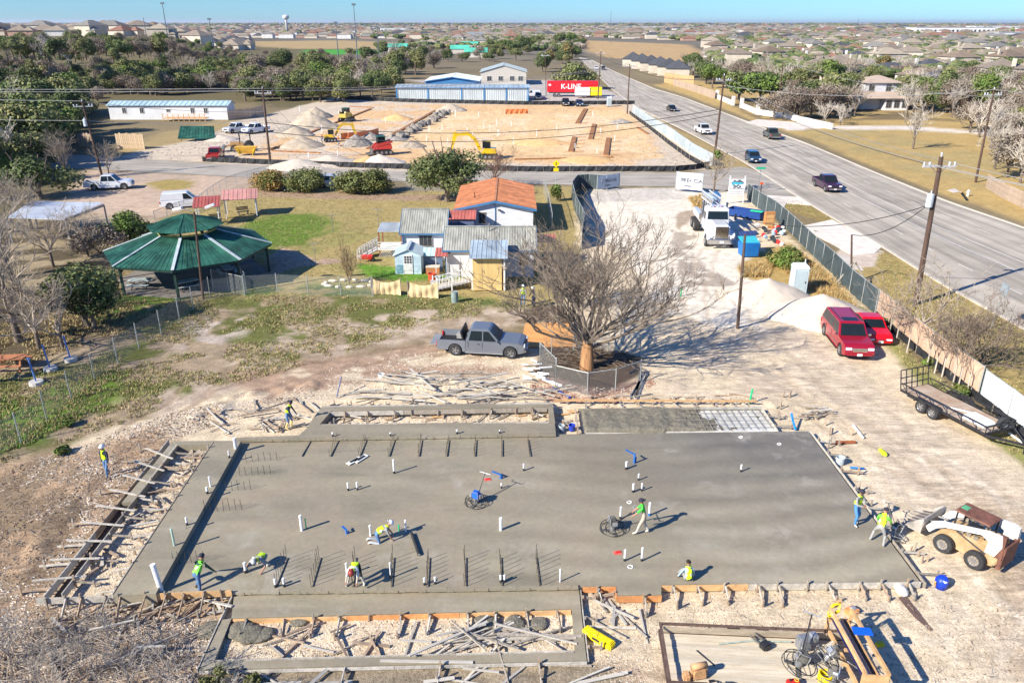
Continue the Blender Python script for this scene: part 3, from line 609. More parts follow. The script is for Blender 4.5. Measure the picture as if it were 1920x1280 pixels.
form('thin timber form along the inside of the near beam',PP([(1076,1220),(402,1238)],.16),.165,-1,6,.12,(WDC,),kick=0)
form('inner timber form with stakes across the back hollow',PP([(1029,791),(601,796)],.45),.46,-1,1.0,.3,(WDC,WDG),kick=.55,top=.12)
form('timber form with stakes inside the back beam',PP([(620,772),(1026,764)],.43),.44,-1,1.3,.25,(WDG,WDC),kick=.35,top=.12)
form('outer timber form behind the back beam',PP([(603,762),(1037,755)],.43),.45,1,1.1,.25,(WDG,WDC),kick=.75,top=.3)
form('thin timber form along the left edge of the raised side strip',PP([(212,1116),(402,828)],.5),.58,1,1.2,.3,(WDC,WDG),kick=.5,brace=False)
form('outer board of the empty trench form on the left',PP([(85,1124),(318,829)],.2),.38,1,1.25,.34,(WD,WDC),kick=1.1,brace=False,kh=.45)
form('inner board of the empty trench form on the left',PP([(333,836),(116,1120)],.2),.38,1,1.5,.30,(WDC,WDG),kick=.8,brace=False,kh=.4)
form('long timber form with stakes along the front left corner',PP([(70,1128),(215,1123),(436,1113)],.3),.5,-1,.75,.28,(WDN,WDC,WDN),kick=.85)
# cross ties over the empty trench
for i in range(9):
    f=.08+i*.1; a=G(85,1124,.2).lerp(G(318,829,.2),f); b_=G(116,1120,.2).lerp(G(333,836,.2),f)
    d=(b_-a).normalized(); o=MB().beam(Vector((-.9,0,0)),Vector(((b_-a).length+.5,0,0)),.09,.04).build('tie_board',WDC); o.location=a+Vector((0,0,.22)); o.rotation_euler=(0,0,math.atan2(d.y,d.x)); tag(o,'pale tie board laid across the empty trench form on the left','board','tie boards over the trench')
# dark earth in the trench
tag(MB().poly(XY(PP([(100,1121),(232,944),(246,943),(113,1121)],0)),.0,.03).build('trench_bed',M('trench_earth',(.12,.08,.055),.95,.3,3,.6,15)),kind='structure')
# ---------------------------------------------------------------- loose lumber: every board its own object
BD={}
for nm,m in(('g',WDG),('c',WDC),('n',WDN),('d',WD)):
    me_=MB().box((0,0,0),(1,.10,.045)).mesh('board'); me_.materials.append(m); BD[nm]=me_
WHITEB=M('bleached_board',(.46,.43,.37),.85,.15,3,.2,20); me_=MB().box((0,0,0),(1,.10,.045)).mesh('board'); me_.materials.append(WHITEB); BD['w']=me_
def board(p,L,rz,label,group,kind='g',z=.03,tilt=0.,wd=1.):
    o=O('board',BD[kind],None,(p.x,p.y,p.z+z+max(0,gz(p.x,p.y)))); o.scale=(L,wd,1); o.rotation_euler=(random.uniform(-.3,.3),tilt,rz); return tag(o,label,'board',group)
rnd=random.Random(5)
KN={'g':'grey','c':'mortar-smeared','w':'bleached','d':'brown','n':'tan'}
def heap(poly,n,noun,where,group,ang=(0,.25),L=(1,3.5),kinds='ggcwd',zmax=.3,z0=0.):
    P_=PP(poly); xs=[p.x for p in P_]; ys=[p.y for p in P_]; k=0
    while k<n:
        x=rnd.uniform(min(xs),max(xs)); y=rnd.uniform(min(ys),max(ys))
        if not inpoly(x,y,P_): continue
        l=rnd.uniform(*L); kd=rnd.choice(kinds); a=rnd.gauss(*ang); z_=.04+rnd.random()**2*zmax
        sz='short' if l<L[0]+(L[1]-L[0])*.3 else 'long' if l>L[0]+(L[1]-L[0])*.7 else ''
        fx=(x-min(xs))/(max(xs)-min(xs)); fy=(y-min(ys))/(max(ys)-min(ys))
        pos=('far left','left','middle','right','far right')[min(4,int(fx*5))]+(' back' if fy>.6 else ' front' if fy<.3 else '')
        tl=' lying crosswise' if abs(math.sin(a))>.7 else ''
        board(Vector((x,y,z0)),l,a,' '.join(f'{sz} {KN[kd]} {noun}{tl}, {pos} {where}'.split()),group,kd,z_,rnd.uniform(-.08,.08),rnd.uniform(.45,1.25)); k+=1
heap([(640,745),(760,715),(1000,722),(1060,745),(1000,752),(700,752)],62,'board','of the lumber heap behind slab','boards heaped behind the slab',(.05,.38),(1.2,4.2),'ggwwc',.42)
heap([(770,700),(920,705),(930,730),(780,725)],9,'board on top','of the heap behind slab','boards on top of the heap',(-.25,.5),(1.5,4.5),'gww',.4)
heap([(860,1190),(1050,1185),(1060,1205),(830,1215)],30,'scrap board','of the near hollow tangle','scrap boards in the near hollow',(.02,.45),(.8,3.2),'wwg',.3)
heap([(520,1180),(840,1170),(840,1215),(500,1225)],14,'loose board','of the near hollow gravel','scattered boards in the near hollow',(.5,.9),(.6,1.9),'gwd',.1)
heap([(610,775),(1020,768),(1020,788),(600,792)],18,'offcut','of the back hollow','offcuts in the back hollow',(.1,.7),(.4,1.5),'gcdn',.15)
heap([(340,840),(396,836),(300,960),(150,1110),(130,1110)],40,'offcut','of the rubble by the trench','offcuts left of the side strip',(.1,.8),(.3,1.4),'cgwd',.2)
heap([(400,770),(600,745),(600,800),(400,815)],34,'broken board','behind the slab left corner','boards behind the left corner',(.3,.8),(.5,2.4),'gdcw',.2)
heap([(210,1130),(425,1122),(400,1160),(220,1165)],20,'board','of the front left stakes','boards at the front left',(.8,.7),(.5,1.6),'cgdw',.25)
heap([(100,1170),(400,1190),(330,1290),(60,1260)],12,'board','of the near left brush','boards in the near left brush',(.6,.8),(.8,2.6),'gdwg',.5)
heap([(420,1262),(1080,1245),(1150,1290),(420,1290)],16,'board','of the near edge earth','boards along the near edge',(.15,.5),(.8,3.2),'gw',.1)
heap([(1095,1125),(1220,1120),(1210,1180),(1120,1190)],10,'dropped board','of gravel beside yellow box','boards right of the front strip',(-.9,.6),(.5,1.9),'gwc',.08)
heap([(1495,775),(1545,765),(1550,785),(1500,790)],16,'offcut','of the back right scrap pile','small scrap pile at the back right',(0,.3),(.5,1.5),'gdc',.25)
heap([(1040,765),(1085,765),(1088,808),(1045,808)],9,'offcut','of the gap beside mesh bay','offcuts in the gap',(.6,.8),(.3,1.2),'gcn',.1)
heap([(1100,742),(1440,740),(1440,750),(1100,752)],10,'thin offcut','behind the back rail','offcuts behind the back rail',(0,.4),(.4,1.6),'gd',.05)
board(G(800,1240,.17),3.2,-.02,'long smooth board lying along the near beam','x','w',.02); bpy.context.scene.objects[-1].pop('group',None) if False else None
# stakes left standing round the back right corner
grp='pairs of loose stakes outside the right edge'
for (x,y) in [(1468,745),(1480,745),(1455,765),(1463,767),(1459,785),(1482,742),(1555,815),(1560,812),(1548,797),(1573,835),(1553,840),(1601,925),(1610,922),(1625,950),(1633,948),(1706,1036),(1714,1034),(1728,1056),(1738,1053),(1596,815),(1613,818)]:
    o=stake(G(x,y),random.uniform(.3,.5),None,random.uniform(0,3)); tag(o,'short wooden stake driven into sand outside the right edge of the slab','stake',grp)
# standing screed poles
# ---------------------------------------------------------------- rubble, chips and gravel as one ground scatter each
def scatter(name,polys,n,size,mat,label=None,flat=.5,seed=1,z=.0,elong=1.0):
    r=np.random.RandomState(seed); vs=[];fs=[]
    base=np.array([(1,0,0),(-.5,.8,0),(-.5,-.8,0),(0.1,0,.9),(.2,.1,-.4)]); bf=[(0,1,3),(1,2,3),(2,0,3)]
    tot=[abs(sum(P[i][0]*P[(i+1)%len(P)][1]-P[(i+1)%len(P)][0]*P[i][1] for i in range(len(P)))) for P in polys]
    for P,a in zip(polys,tot):
        k=int(n*a/sum(tot)); xs=[p[0] for p in P]; ys=[p[1] for p in P]; c=0
        px=r.uniform(min(xs),max(xs),k*4); py=r.uniform(min(ys),max(ys),k*4); ok=sdf(px,py,P)<0; dn=fbm(px*.4,py*.4,3,seed)>.42+r.rand(k*4)*.2-.1; ok&=dn
        for x,y in zip(px[ok][:k],py[ok][:k]):
            s=size*(.4+1.2*r.rand()**2); a_=r.rand()*6.28; ca_,sa_=math.cos(a_),math.sin(a_); e=1+elong*r.rand(); o=len(vs); zz=gz(x,y)+z
            for b_ in base[:4]:
                u,v_=b_[0]*s*e,b_[1]*s; vs.append((x+u*ca_-v_*sa_+r.uniform(-.2,.2)*s,y+u*sa_+v_*ca_,zz+b_[2]*s*flat))
            fs+=[(o+i,o+j,o+k_) for i,j,k_ in bf]
    me_=bpy.data.meshes.new(name); me_.from_pydata(vs,[],fs); me_.materials.append(mat); return tag(O(name,me_),label,kind='stuff',cat='debris' if label else None)
PALE=M('pale_stone',(.62,.54,.44),.9,.3,1.2); DARKC=M('dark_clod',(.22,.16,.11),.95,.4,1.2)
Pg=lambda pts:[(q.x,q.y) for q in PP(pts)]
left=Pg([(-250,1350),(-200,900),(0,880),(100,850),(330,770),(600,740),(330,820),(80,1130),(430,1160),(370,1260),(300,1350)])
inner=[Pg([(340,838),(400,834),(215,1110),(125,1112)]),Pg([(436,1160),(401,1238),(1076,1220),(1070,1144)]),Pg([(622,772),(1026,766),(1026,792),(603,795)]),Pg([(215,1130),(430,1120),(415,1165),(370,1250),(150,1180)])]
rightn=Pg([(1100,1110),(1240,1120),(1740,1100),(1960,1150),(1960,1400),(1000,1400),(1110,1245)])
scatter('rubble',[left],16000,.05,PALE,'pale broken rock strewn over the earth left of the slab',seed=3)
scatter('rubble',[left],9000,.055,DARKC,'dark earth clods strewn left of the slab',seed=4)
scatter('gravel',inner,11000,.038,PALE,'pale crushed stone inside the form hollows',seed=5)
scatter('gravel',inner,3500,.035,DARKC,'dark soil crumbs inside the form hollows',seed=6)
scatter('gravel',[rightn],11000,.028,PALE,'pale fine stone around the near trailer',seed=7)
scatter('gravel',[rightn],3200,.026,DARKC,'dark crumbs on the sand around the near trailer',seed=8,elong=2)
scatter('rubble',[Pg([(430,745),(700,665),(980,650),(1000,720),(1440,740),(1500,760),(1040,752),(600,752)])],7000,.045,PALE,'pale rubble behind the slab',seed=9)
scatter('litter',[Pg([(1000,715),(1100,745),(1190,738),(1215,700),(1230,720),(1180,755),(1040,755),(990,735)])],1600,.07,M('dead_leaves',(.36,.20,.14),.9,.4,3),'brown dead leaves along the fence below the bare tree',seed=10)
# lumps of spilt concrete
for i,(x,y,s) in enumerate(((452,1180,.5),(468,1190,.48),(490,1190,.42),(395,1180,.45),(910,1168,.45),(965,1166,.38),(1010,1167,.36),(560,1163,.35))):
    bm=bmesh.new(); bmesh.ops.create_icosphere(bm,subdivisions=4,radius=s)
    for v in bm.verts:
        n_=fbm(np.array([v.co.x*3+i*5]),np.array([v.co.y*3+v.co.z*2]),4,7)[0]; v.co*=.7+.6*n_; v.co.z*=.28
    me_=bpy.data.meshes.new('concrete_spill'); bm.to_mesh(me_); bm.free(); me_.materials.append(ROUGH); me_.shade_smooth()
    tag(O('concrete_spill',me_,None,G(x,y,.03)),'lumpy dark heap of spilt wet concrete by the front form, '+('second from left','third from left','fourth from left','leftmost outside the form','third from right','second from right','rightmost','small one between the stakes')[i],'concrete heap','heaps of spilt concrete')
# ---------------------------------------------------------------- people
SKIN=M('skin',(.36,.20,.13),.6,.05); LIME=M('lime_vest',(.62,.95,.02),.6,.12,6); LIMG=M('green_vest',(.20,.72,.06),.6,.12,6); REF=M('reflective_band',(.70,.72,.66),.4,.05)
NAVY=M('navy_cloth',(.02,.03,.06),.85,.3,6); JEAN=M('blue_denim',(.10,.19,.34),.85,.3,8); GREYC=M('grey_cloth',(.32,.32,.30),.85,.2,6); WHITEC=M('pale_cloth',(.62,.64,.66),.85,.12,6); TANC=M('tan_cloth',(.50,.42,.32),.85,.2,6); BLKC=M('black_cloth',(.02,.02,.022),.8,.3,6)
BOOTW=M('pale_rubber_boot',(.52,.50,.42),.6,.2,6); BOOTY=M('yellow_rubber_boot',(.66,.52,.20),.6,.2,6); BOOTB=M('brown_boot',(.15,.10,.06),.8,.2,6); HATW=M('white_hard_hat',(.75,.78,.80),.35,.05); HATR=M('red_hard_hat',(.28,.04,.03),.35,.1); CAPB=M('dark_cap',(.03,.03,.05),.8); GREENS=M('green_shirt',(.06,.55,.05),.8,.15,6); ORNG=M('orange_vest',(.85,.24,.04),.7,.1,6); HAIR=M('dark_hair',(.02,.015,.012),.8); GLOV=M('glove',(.45,.42,.25),.8,.15); FACE=M('face_detail',(.06,.03,.025),.6)
def ik(a,b,l1,l2,hint):
    a=Vector(a); b=Vector(b); d=b-a; L=d.length; mx_=(l1+l2)*.998
    if L>mx_: b=a+d*(mx_/L); d=b-a; L=mx_
    u=d/L; c=(l1*l1-l2*l2+L*L)/(2*L); h=math.sqrt(max(l1*l1-c*c,0)); hn=Vector(hint); hn=(hn-u*hn.dot(u)); hn.normalize(); return a+u*c+hn*h,b
def person(loc,rz,label,pel=.93,py=0.,pitch=5,lh=(-.27,.08,.82),rh=(.27,.08,.82),lf=(-.11,0,0),rf=(.11,0,0),head=0,shirt=NAVY,fore=None,pants=JEAN,shin=None,boot=BOOTB,vest=LIME,hat=HATW,cap=False,hand=SKIN,knee=(0,1,0),group=None,turn=0,sc_=1.):
    t_=thing('person',label,'person',loc,rz,group); t_.scale=(sc_,)*3
    V=Vector; p=R(pitch); up=V((0,math.sin(p),math.cos(p))); fw=V((0,math.cos(p),-math.sin(p))); X_=V((1,0,0))
    P0=V((0,py,pel)); sp_=P0+up*.22; ch=P0+up*.42; nk=P0+up*.55; hp=p+R(head)
    hu=V((math.sin(R(turn))*.3,math.sin(hp*.75),math.cos(hp*.75))).normalized(); hb=nk+hu*.07; hd=hb+hu*.09; ht=hd+hu*.09
    js=[P0,sp_,ch,nk,hb,hd,ht]; rs=[.135,.125,.145,.062,.066,.092,.072]; ed=[(0,1),(1,2),(2,3),(3,4),(4,5),(5,6)]; mt=[1,0,0,3,3,3]
    segs=[(0,1,1),(1,2,0),(2,3,0),(3,4,3),(4,5,3),(5,6,3)]
    hands=[]
    for s,H,Ft in((-1,lh,lf),(1,rh,rf)):
        sh=P0+up*.46+X_*s*.18; el,wr=ik(sh,V(H),.29,.25,V((s*.9,-.6,-.2))); pm=wr+(wr-el).normalized()*.07
        i=len(js); js+=[sh,el,wr,pm]; rs+=[.068,.05,.036,.036]; ed+=[(2,i),(i,i+1),(i+1,i+2),(i+2,i+3)]; segs+=[(2,i,0),(i,i+1,0),(i+1,i+2,4),(i+2,i+3,5)]
        hands.append((wr,pm,s,el))
        hi=P0+X_*s*.095+V((0,0,-.03)); an=V(Ft)+V((0,0,.09)); kn,an=ik(hi,an,.44,.42,V(knee)+X_*s*.15); fd=V((s*.03,.17,-.05)) if an.z<.25 and kn.z>.2 else V((0,-.10,-.06)); toe=an+fd; heel=an+V((0,-.05,-.05))
        i=len(js); js+=[hi,kn,an,toe]; rs+=[.098,.066,.05,.042]; ed+=[(0,i),(i,i+1),(i+1,i+2),(i+2,i+3)]; segs+=[(0,i,1),(i,i+1,1),(i+1,i+2,6),(i+2,i+3,2)]
    me_=bpy.data.meshes.new('body'); me_.from_pydata(js,ed,[]); o=bpy.data.objects.new('tmp',me_); COL.objects.link(o)
    md=o.modifiers.new('s','SKIN'); md.use_smooth_shade=True; md.branch_smoothing=.6
    for k,r_ in enumerate(rs): me_.skin_vertices[0].data[k].radius=(r_,r_*(1 if k>2 or k==0 else .8)); me_.skin_vertices[0].data[k].use_root=(k==0)
    sb=o.modifiers.new('u','SUBSURF'); sb.levels=1
    dg=bpy.context.evaluated_depsgraph_get(); bm_=bpy.data.meshes.new_from_object(o.evaluated_get(dg)); bpy.data.objects.remove(o)
    mats=[shirt,pants,boot,SKIN,fore or shirt,hand,shin or pants,FACE]
    bm=bmesh.new(); bm.from_mesh(bm_)
    sg=[(js[a],js[b],m,(a,b)) for a,b,m in segs]
    vf=[]
    for f in bm.faces:
        c=f.calc_center_median(); best=9; mi=0; bs=None
        for a,b,m,k in sg:
            d=b-a; u=max(0,min(1,(c-a).dot(d)/d.length_squared)); q=(c-a-d*u).length/(.6+rs[k[0]]*3)
            if q<best: best=q; mi=m; bs=(k,u)
        f.material_index=mi; f.smooth=True
        if mi==0 and bs[0] in((1,2),(2,3)) or (bs[0]==(0,1) and bs[1]>.35): vf.append([v.co+v.normal*.034 for v in f.verts]+[(c-P0).dot(up)])
    # fingers, ears, nose, eyes join the body
    x=MB()
    for wr,pm,s,el in hands:
        d=(pm-wr).normalized(); sd=d.cross(V((0,0,1))); sd=sd.normalized() if sd.length>.1 else X_.copy(); nn=sd.cross(d)
        for k,(off,L) in enumerate(((-.03,.065),(-.01,.078),(.011,.074),(.031,.056))):
            a=pm+sd*off; x.tube([a,a+d*L*.55,a+d*L*.9-nn*.025],[.012,.011,.008],5)
        x.tube([wr+d*.02-sd*.03*s,wr+d*.055-sd*.06*s,wr+d*.09-sd*.062*s],[.014,.012,.009],5)
    hf=V((math.sin(R(turn)),math.cos(hp*.75),-math.sin(hp*.75))).normalized(); hr=hf.cross(hu)
    x.tube([hd+hf*.085,hd+hf*.118-hu*.02],[.018,.014],5)
    for s in(-1,1): x.ball(hd+hr*s*.092,(.018,.025,.032),6,4)
    x2=MB()
    for s in(-1,1): x2.ball(hd+hf*.088+hr*s*.035+hu*.02,.013,6,4)
    x2.beam(hd+hf*.088-hu*.045-hr*.025,hd+hf*.088-hu*.045+hr*.025,.012,.01)
    for mbx,mi in((x,3),(x2,7)):
        o_=[bm.verts.new(v) for v in mbx.v]
        for f in mbx.f:
            try: q=bm.faces.new([o_[i] for i in f]); q.material_index=mi; q.smooth=True
            except ValueError: pass
    bm.to_mesh(bm_); bm.free()
    for m in mats: bm_.materials.append(m)
    O('body',bm_,t_)
    if vest and vf:
        y=MB()
        for q in vf:
            h_=q[-1]; y.cur=1 if .20<h_<.26 else 0; y.add(q[:-1],[tuple(range(len(q)-1))])
        y.build('vest',[vest,REF],t_)
    rot=hu.to_track_quat('Z','Y').to_matrix().to_4x4(); T=Matrix.Translation(hd+hu*.03)@rot
    if hat:
        y=MB(); n=12; prof=[(.128,0),(.122,.02),(.112,.06),(.085,.105),(.04,.128),(.001,.133)] if not cap else [(.105,.01),(.106,.05),(.08,.095),(.04,.11),(.001,.112)]
        for i,(r_,z_) in enumerate(prof):
            for k in range(n): y.v.append((r_*math.cos(6.2832*k/n),r_*math.sin(6.2832*k/n)*1.12,z_))
        for i in range(len(prof)-1):
            for k in range(n): y.f.append((i*n+k,i*n+(k+1)%n,(i+1)*n+(k+1)%n,(i+1)*n+k)); y.mi.append(0)
        y.box((0,.14,.008),(.17,.09,.012)); 
        if not cap: y.ring((0,0,0),.128,.012,12,m=4)
        y.xf(T); y.build('cap' if cap else 'hard_hat',hat,t_,smooth=True)
    y=MB(); y.ball((0,-.01,.0),(.098,.104,.08),8,5); y.xf(T); y.build('hair',HAIR,t_,smooth=True)
    return t_
def rake(parent,a,b): MB().tube([a,b],.018,5).build('handle',WD,parent)
gf=lambda x,y,z=FZ: G(x,y,z)
person(G(205,892,.0),R(165),'man in white hard hat and lime vest walking alone at the far left',pitch=4,lh=(-.26,.15,.86),rh=(.30,-.05,.85),lf=(-.1,.22,0),rf=(.12,-.18,0),shirt=NAVY,pants=JEAN,boot=BOOTB,vest=LIME)
person(G(541,803,.0),R(-95),'worker with yellow boots standing beside the pit behind the left corner',pitch=22,lh=(-.2,.45,.85),rh=(.22,.4,.8),lf=(-.12,.12,0),rf=(.12,-.1,0),shirt=NAVY,shin=BOOTY,boot=BOOTY,hat=CAPB,cap=True,head=10)
person(G(376,1108,.1),R(-15),'worker in green and yellow vest stooping over the front left form',pel=.86,py=-.1,pitch=52,lh=(-.35,.55,.60),rh=(.45,.5,.62),lf=(-.12,.0,.2),rf=(.14,-.25,-.1),shirt=M('dark_green_cloth',(.03,.10,.06),.85,.2,6),pants=JEAN,boot=BOOTB,vest=LIMG,hat=CAPB,cap=True,head=-20)
person(gf(494,1058),R(165),'worker in lime vest crouching and reaching far left across the slab',pel=.42,py=-.15,pitch=78,lh=(-.25,.50,.12),rh=(.55,.62,.05),lf=(-.2,-.05,0),rf=(.22,-.1,0),shirt=GREYC,fore=SKIN,pants=GREYC,boot=BOOTW,hat=M('grey_cap',(.42,.44,.42),.7),cap=True,head=15,knee=(0,1,.1))
person(gf(668,1094,.3),R(178),'worker in brown-red hard hat bending straight down at the low front strip',pel=.84,py=-.2,pitch=82,lh=(-.12,.55,.02),rh=(.30,.40,.30),lf=(-.32,0,0),rf=(.32,.05,0),shirt=WHITEC,fore=TANC,pants=BLKC,shin=BOOTW,boot=BOOTW,hat=HATR,head=20)
person(gf(712,1013),R(-72),'worker in white hard hat kneeling on the slab over knee boards',pel=.42,py=-.12,pitch=64,lh=(-.15,.62,.05),rh=(.2,.5,.06),lf=(-.14,-.45,.02),rf=(.14,-.42,.02),shirt=GREYC,fore=SKIN,pants=JEAN,shin=WHITEC,boot=BOOTW,hat=HATW,head=0,knee=(0,1,-.6))
green=person(gf(1206,1000),R(80),'man in bright green shirt and dark cap walking behind a power trowel',pitch=14,lh=(-.2,.48,.98),rh=(.2,.46,.97),lf=(-.1,.30,0),rf=(.12,-.22,0),shirt=GREENS,fore=SKIN,pants=TANC,shin=BOOTW,boot=BOOTW,vest=None,hat=CAPB,cap=True,head=8)
person(gf(1600,982),R(-150),'worker in lime vest and blue jeans standing at the right slab edge',pitch=6,lh=(-.05,.32,1.12),rh=(.1,.34,1.1),lf=(-.14,-.06,0),rf=(.1,.12,0),shirt=GREYC,pants=M('bright_denim',(.08,.26,.55),.85,.25,8),shin=None,boot=BOOTW,hat=CAPB,cap=True,head=12,sc_=1.03)
person(gf(1646,1016),R(-35),'worker in grey trousers leaning over the black trowel at right edge',pel=.82,py=-.08,pitch=40,lh=(-.2,.5,.72),rh=(.3,.52,.75),lf=(-.3,-.1,0),rf=(.24,-.28,0),shirt=LIMG,pants=GREYC,shin=GREYC,boot=BOOTW,vest=LIME,hat=CAPB,cap=True)
person(G(1288,1100,.0),R(8),'man in lime vest sitting on the front form with his back turned',pel=.42,py=-.05,pitch=12,lh=(-.32,.28,.30),rh=(.32,.2,.32),lf=(-.25,.42,.31),rf=(.2,.45,.31),shirt=M('pale_blue_cloth',(.42,.58,.66),.85,.1,6),pants=GREYC,boot=BOOTB,vest=LIME,hat=None,knee=(0,.6,1))
person(G(981,574),R(170),'worker in lime vest standing behind the bare tree near the plywood door',pitch=6,shirt=GREYC,vest=LIME)
person(G(1002,577),R(120),'person in dark clothes beside the lime vested worker behind the tree',pitch=12,shirt=BLKC,pants=NAVY,vest=None,hat=HATW,lh=(-.2,.4,.9),rh=(.2,.4,.9))
person(G(605,268),R(90),'left of two workers in orange beside the yellow mini excavator',pitch=5,shirt=ORNG,vest=ORNG)
person(G(634,271),R(-60),'right of two workers in orange beside the yellow mini excavator',pitch=12,shirt=ORNG,vest=ORNG,lf=(-.1,.2,0))
# ---------------------------------------------------------------- walk-behind trowels
STEEL=M('grey_steel',(.30,.31,.32),.45,.25,6,metal=.5); BLKM=M('black_metal',(.025,.025,.028),.5,.3,8); DUSTB=M('dusty_black',(.12,.115,.10),.8,.4,7); BLUM=M('blue_engine',(.02,.13,.55),.4,.2,4); SILV=M('silver_metal',(.55,.56,.56),.35,.15,6,metal=.6)
def trowel(loc,rz,label,eng=BLUM,ring=BLKM,lean=0.,r=.52,group=None,hl=1.15,ha=.75):
    t_=thing('power_trowel',label,'power trowel',loc,rz,group)
    T=Matrix.Rotation(lean,4,'Y'); 
    def bd(mb,n,m,par=t_,**k): mb.xf(T); return mb.build(n,m,par,**k)
    g=MB(); g.ring((0,0,.05),r,.014,26,m=5); g.ring((0,0,.20),r*.96,.016,26,m=5)
    for k in range(8): a=k*.785; g.tube([(r*math.cos(a),r*math.sin(a),.05),(r*.96*math.cos(a),r*.96*math.sin(a),.2)],.009,4)
    for k in range(4): a=k*1.571+.4; g.tube([(r*.96*math.cos(a),r*.96*math.sin(a),.2),(.1*math.cos(a),.1*math.sin(a),.27)],.012,5)
    bd(g,'guard_ring',ring)
    for k in range(4):
        a=k*1.571; b_=MB(); b_.box((math.cos(a)*.28,math.sin(a)*.28,.02),(.36,.16,.012),a,R(8)); bd(b_,'blade',DUSTB)
    g=MB(); g.tube([(0,0,.03),(0,0,.30)],[.11,.13],10); bd(g,'gearbox',STEEL)
    g=MB(); g.box((0,.02,.42),(.34,.32,.24)); e=bd(g,'engine',eng,bev=.03)
    g=MB(); g.box((0,.0,.60),(.28,.22,.12)); bd(g,'fuel_tank',eng if eng is BLUM else DUSTB,bev=.03)
    g=MB(); g.tube([(-.2,.0,.45),(-.2,-.15,.45)],.06,8); g.box((.21,.05,.42),(.07,.2,.16)); bd(g,'muffler',SILV)
    g=MB(); g.tube([(-.18,-.16,.30),(-.18,-.16,.66),(.18,-.16,.66),(.18,-.16,.30)],.014,5); bd(g,'roll_bar',SILV)
    ex=hl*math.cos(ha); ez=.35+hl*math.sin(ha)
    g=MB(); g.tube([(0,.15,.32),(0,ex,ez)],.024,6); g.tube([(.05,.15,.5),(.03,ex*.8,ez*.85)],.012,5); bd(g,'handle',BLKM)
    g=MB(); g.tube([(-.30,ex+.12,ez+.04),(-.28,ex,ez),(.28,ex,ez),(.30,ex+.12,ez+.04)],.018,5); bd(g,'handlebar',SILV)
    return t_
trowel(gf(893,943),R(-28),'blue-engined power trowel parked alone in the middle of the slab',BLUM)
g_=[o for o in COL.objects if o.get('label','').startswith('blue-engined power')][0]
mb=MB(); mb.tube([(0,-.1,.3),(-.1,-.3,.9),(-.75,-.5,1.2)],.02,5); mb.tube([(-.75,-.5,1.2),(-1.0,-.65,1.22)],.02,5); 
trowel(gf(1148,993),R(-82),'black power trowel pushed by the man in green shirt',DUSTB,BLKM,hl=1.1,ha=.55,r=.54)
trowel(G(1672,1005,.1),R(20),'black power trowel tipped up at the right slab edge',DUSTB,SILV,lean=.35,r=.5)
# ---------------------------------------------------------------- vehicles
TYR=M('tyre_rubber',(.035,.035,.036),.85,.25,9,bump=.3,bs=30); RIMM=M('alloy_rim',(.42,.42,.42),.35,.15,6,metal=.7); RIMD=M('dark_rim',(.05,.05,.055),.4,.2,6); GLS=M('tinted_glass',(.012,.018,.022),.12,.1,2,spec=.3); CHR=M('chrome',(.6,.6,.6),.15,.1,5,metal=1.); LAMP=M('headlight_lens',(.70,.72,.74),.12,.1,20); TAIL=M('tail_light',(.50,.01,.01),.2,.2,9); PLA=M('number_plate',(.72,.72,.70),.5,.2,30); DRK=M('dark_trim',(.02,.02,.02),.6,.2)
def paint(name,c): 
    m=M(name,c,.28,.05,1.5,spec=.6); m.node_tree.nodes['Principled BSDF'].inputs['Coat Weight'].default_value=.6; m.node_tree.nodes['Principled BSDF'].inputs['Coat Roughness'].default_value=.08; return m
def wheel(par,x,y,r,w=.25,rim=RIMM,spk=5,rz=0):
    mb=MB(); n=22; prof=[(r*.58,-w/2),(r*.93,-w/2),(r,-w*.34),(r,w*.34),(r*.93,w/2),(r*.58,w/2)]
    for i in range(n):
        a=6.2832*i/n
        for (rr,yy) in prof: mb.v.append((x+rr*math.cos(a),y+yy,r+rr*math.sin(a)))
    k=len(prof)
    for i in range(n):
        for j in range(k): mb.f.append((i*k+j,i*k+(j+1)%k,((i+1)%n)*k+(j+1)%k,((i+1)%n)*k+j)); mb.mi.append(0)
    wh=mb.build('wheel',TYR,par,smooth=False,fixn=True)
    s=1 if y>0 else -1; mb=MB()
    mb.tube([(x,y+s*w*.20,r),(x,y+s*w*.34,r)],[r*.60,r*.60],18)
    mb.build('rim_dish',DRK if rim is RIMM else rim,wh)
    mb=MB(); mb.ring((x,y+s*w*.40,r),r*.56,r*.05,18,'Y',m=4); mb.tube([(x,y+s*w*.3,r),(x,y+s*w*.46,r)],r*.14,8)
    for q in range(spk):
        a=6.2832*q/spk; mb.beam((x+r*.1*math.cos(a),y+s*w*.42,r+r*.1*math.sin(a)),(x+r*.55*math.cos(a),y+s*w*.42,r+r*.55*math.sin(a)),r*.14,w*.08,up=(0,1,0))
    mb.build('rim',RIMM,wh); return wh
def arch(cx,r,z0,n=8):
    """arc points of a wheel opening, left to right below"""
    return [(cx+r*math.cos(math.pi-math.pi*i/n),z0+r*math.sin(math.pi-math.pi*i/n)) for i in range(n+1)]
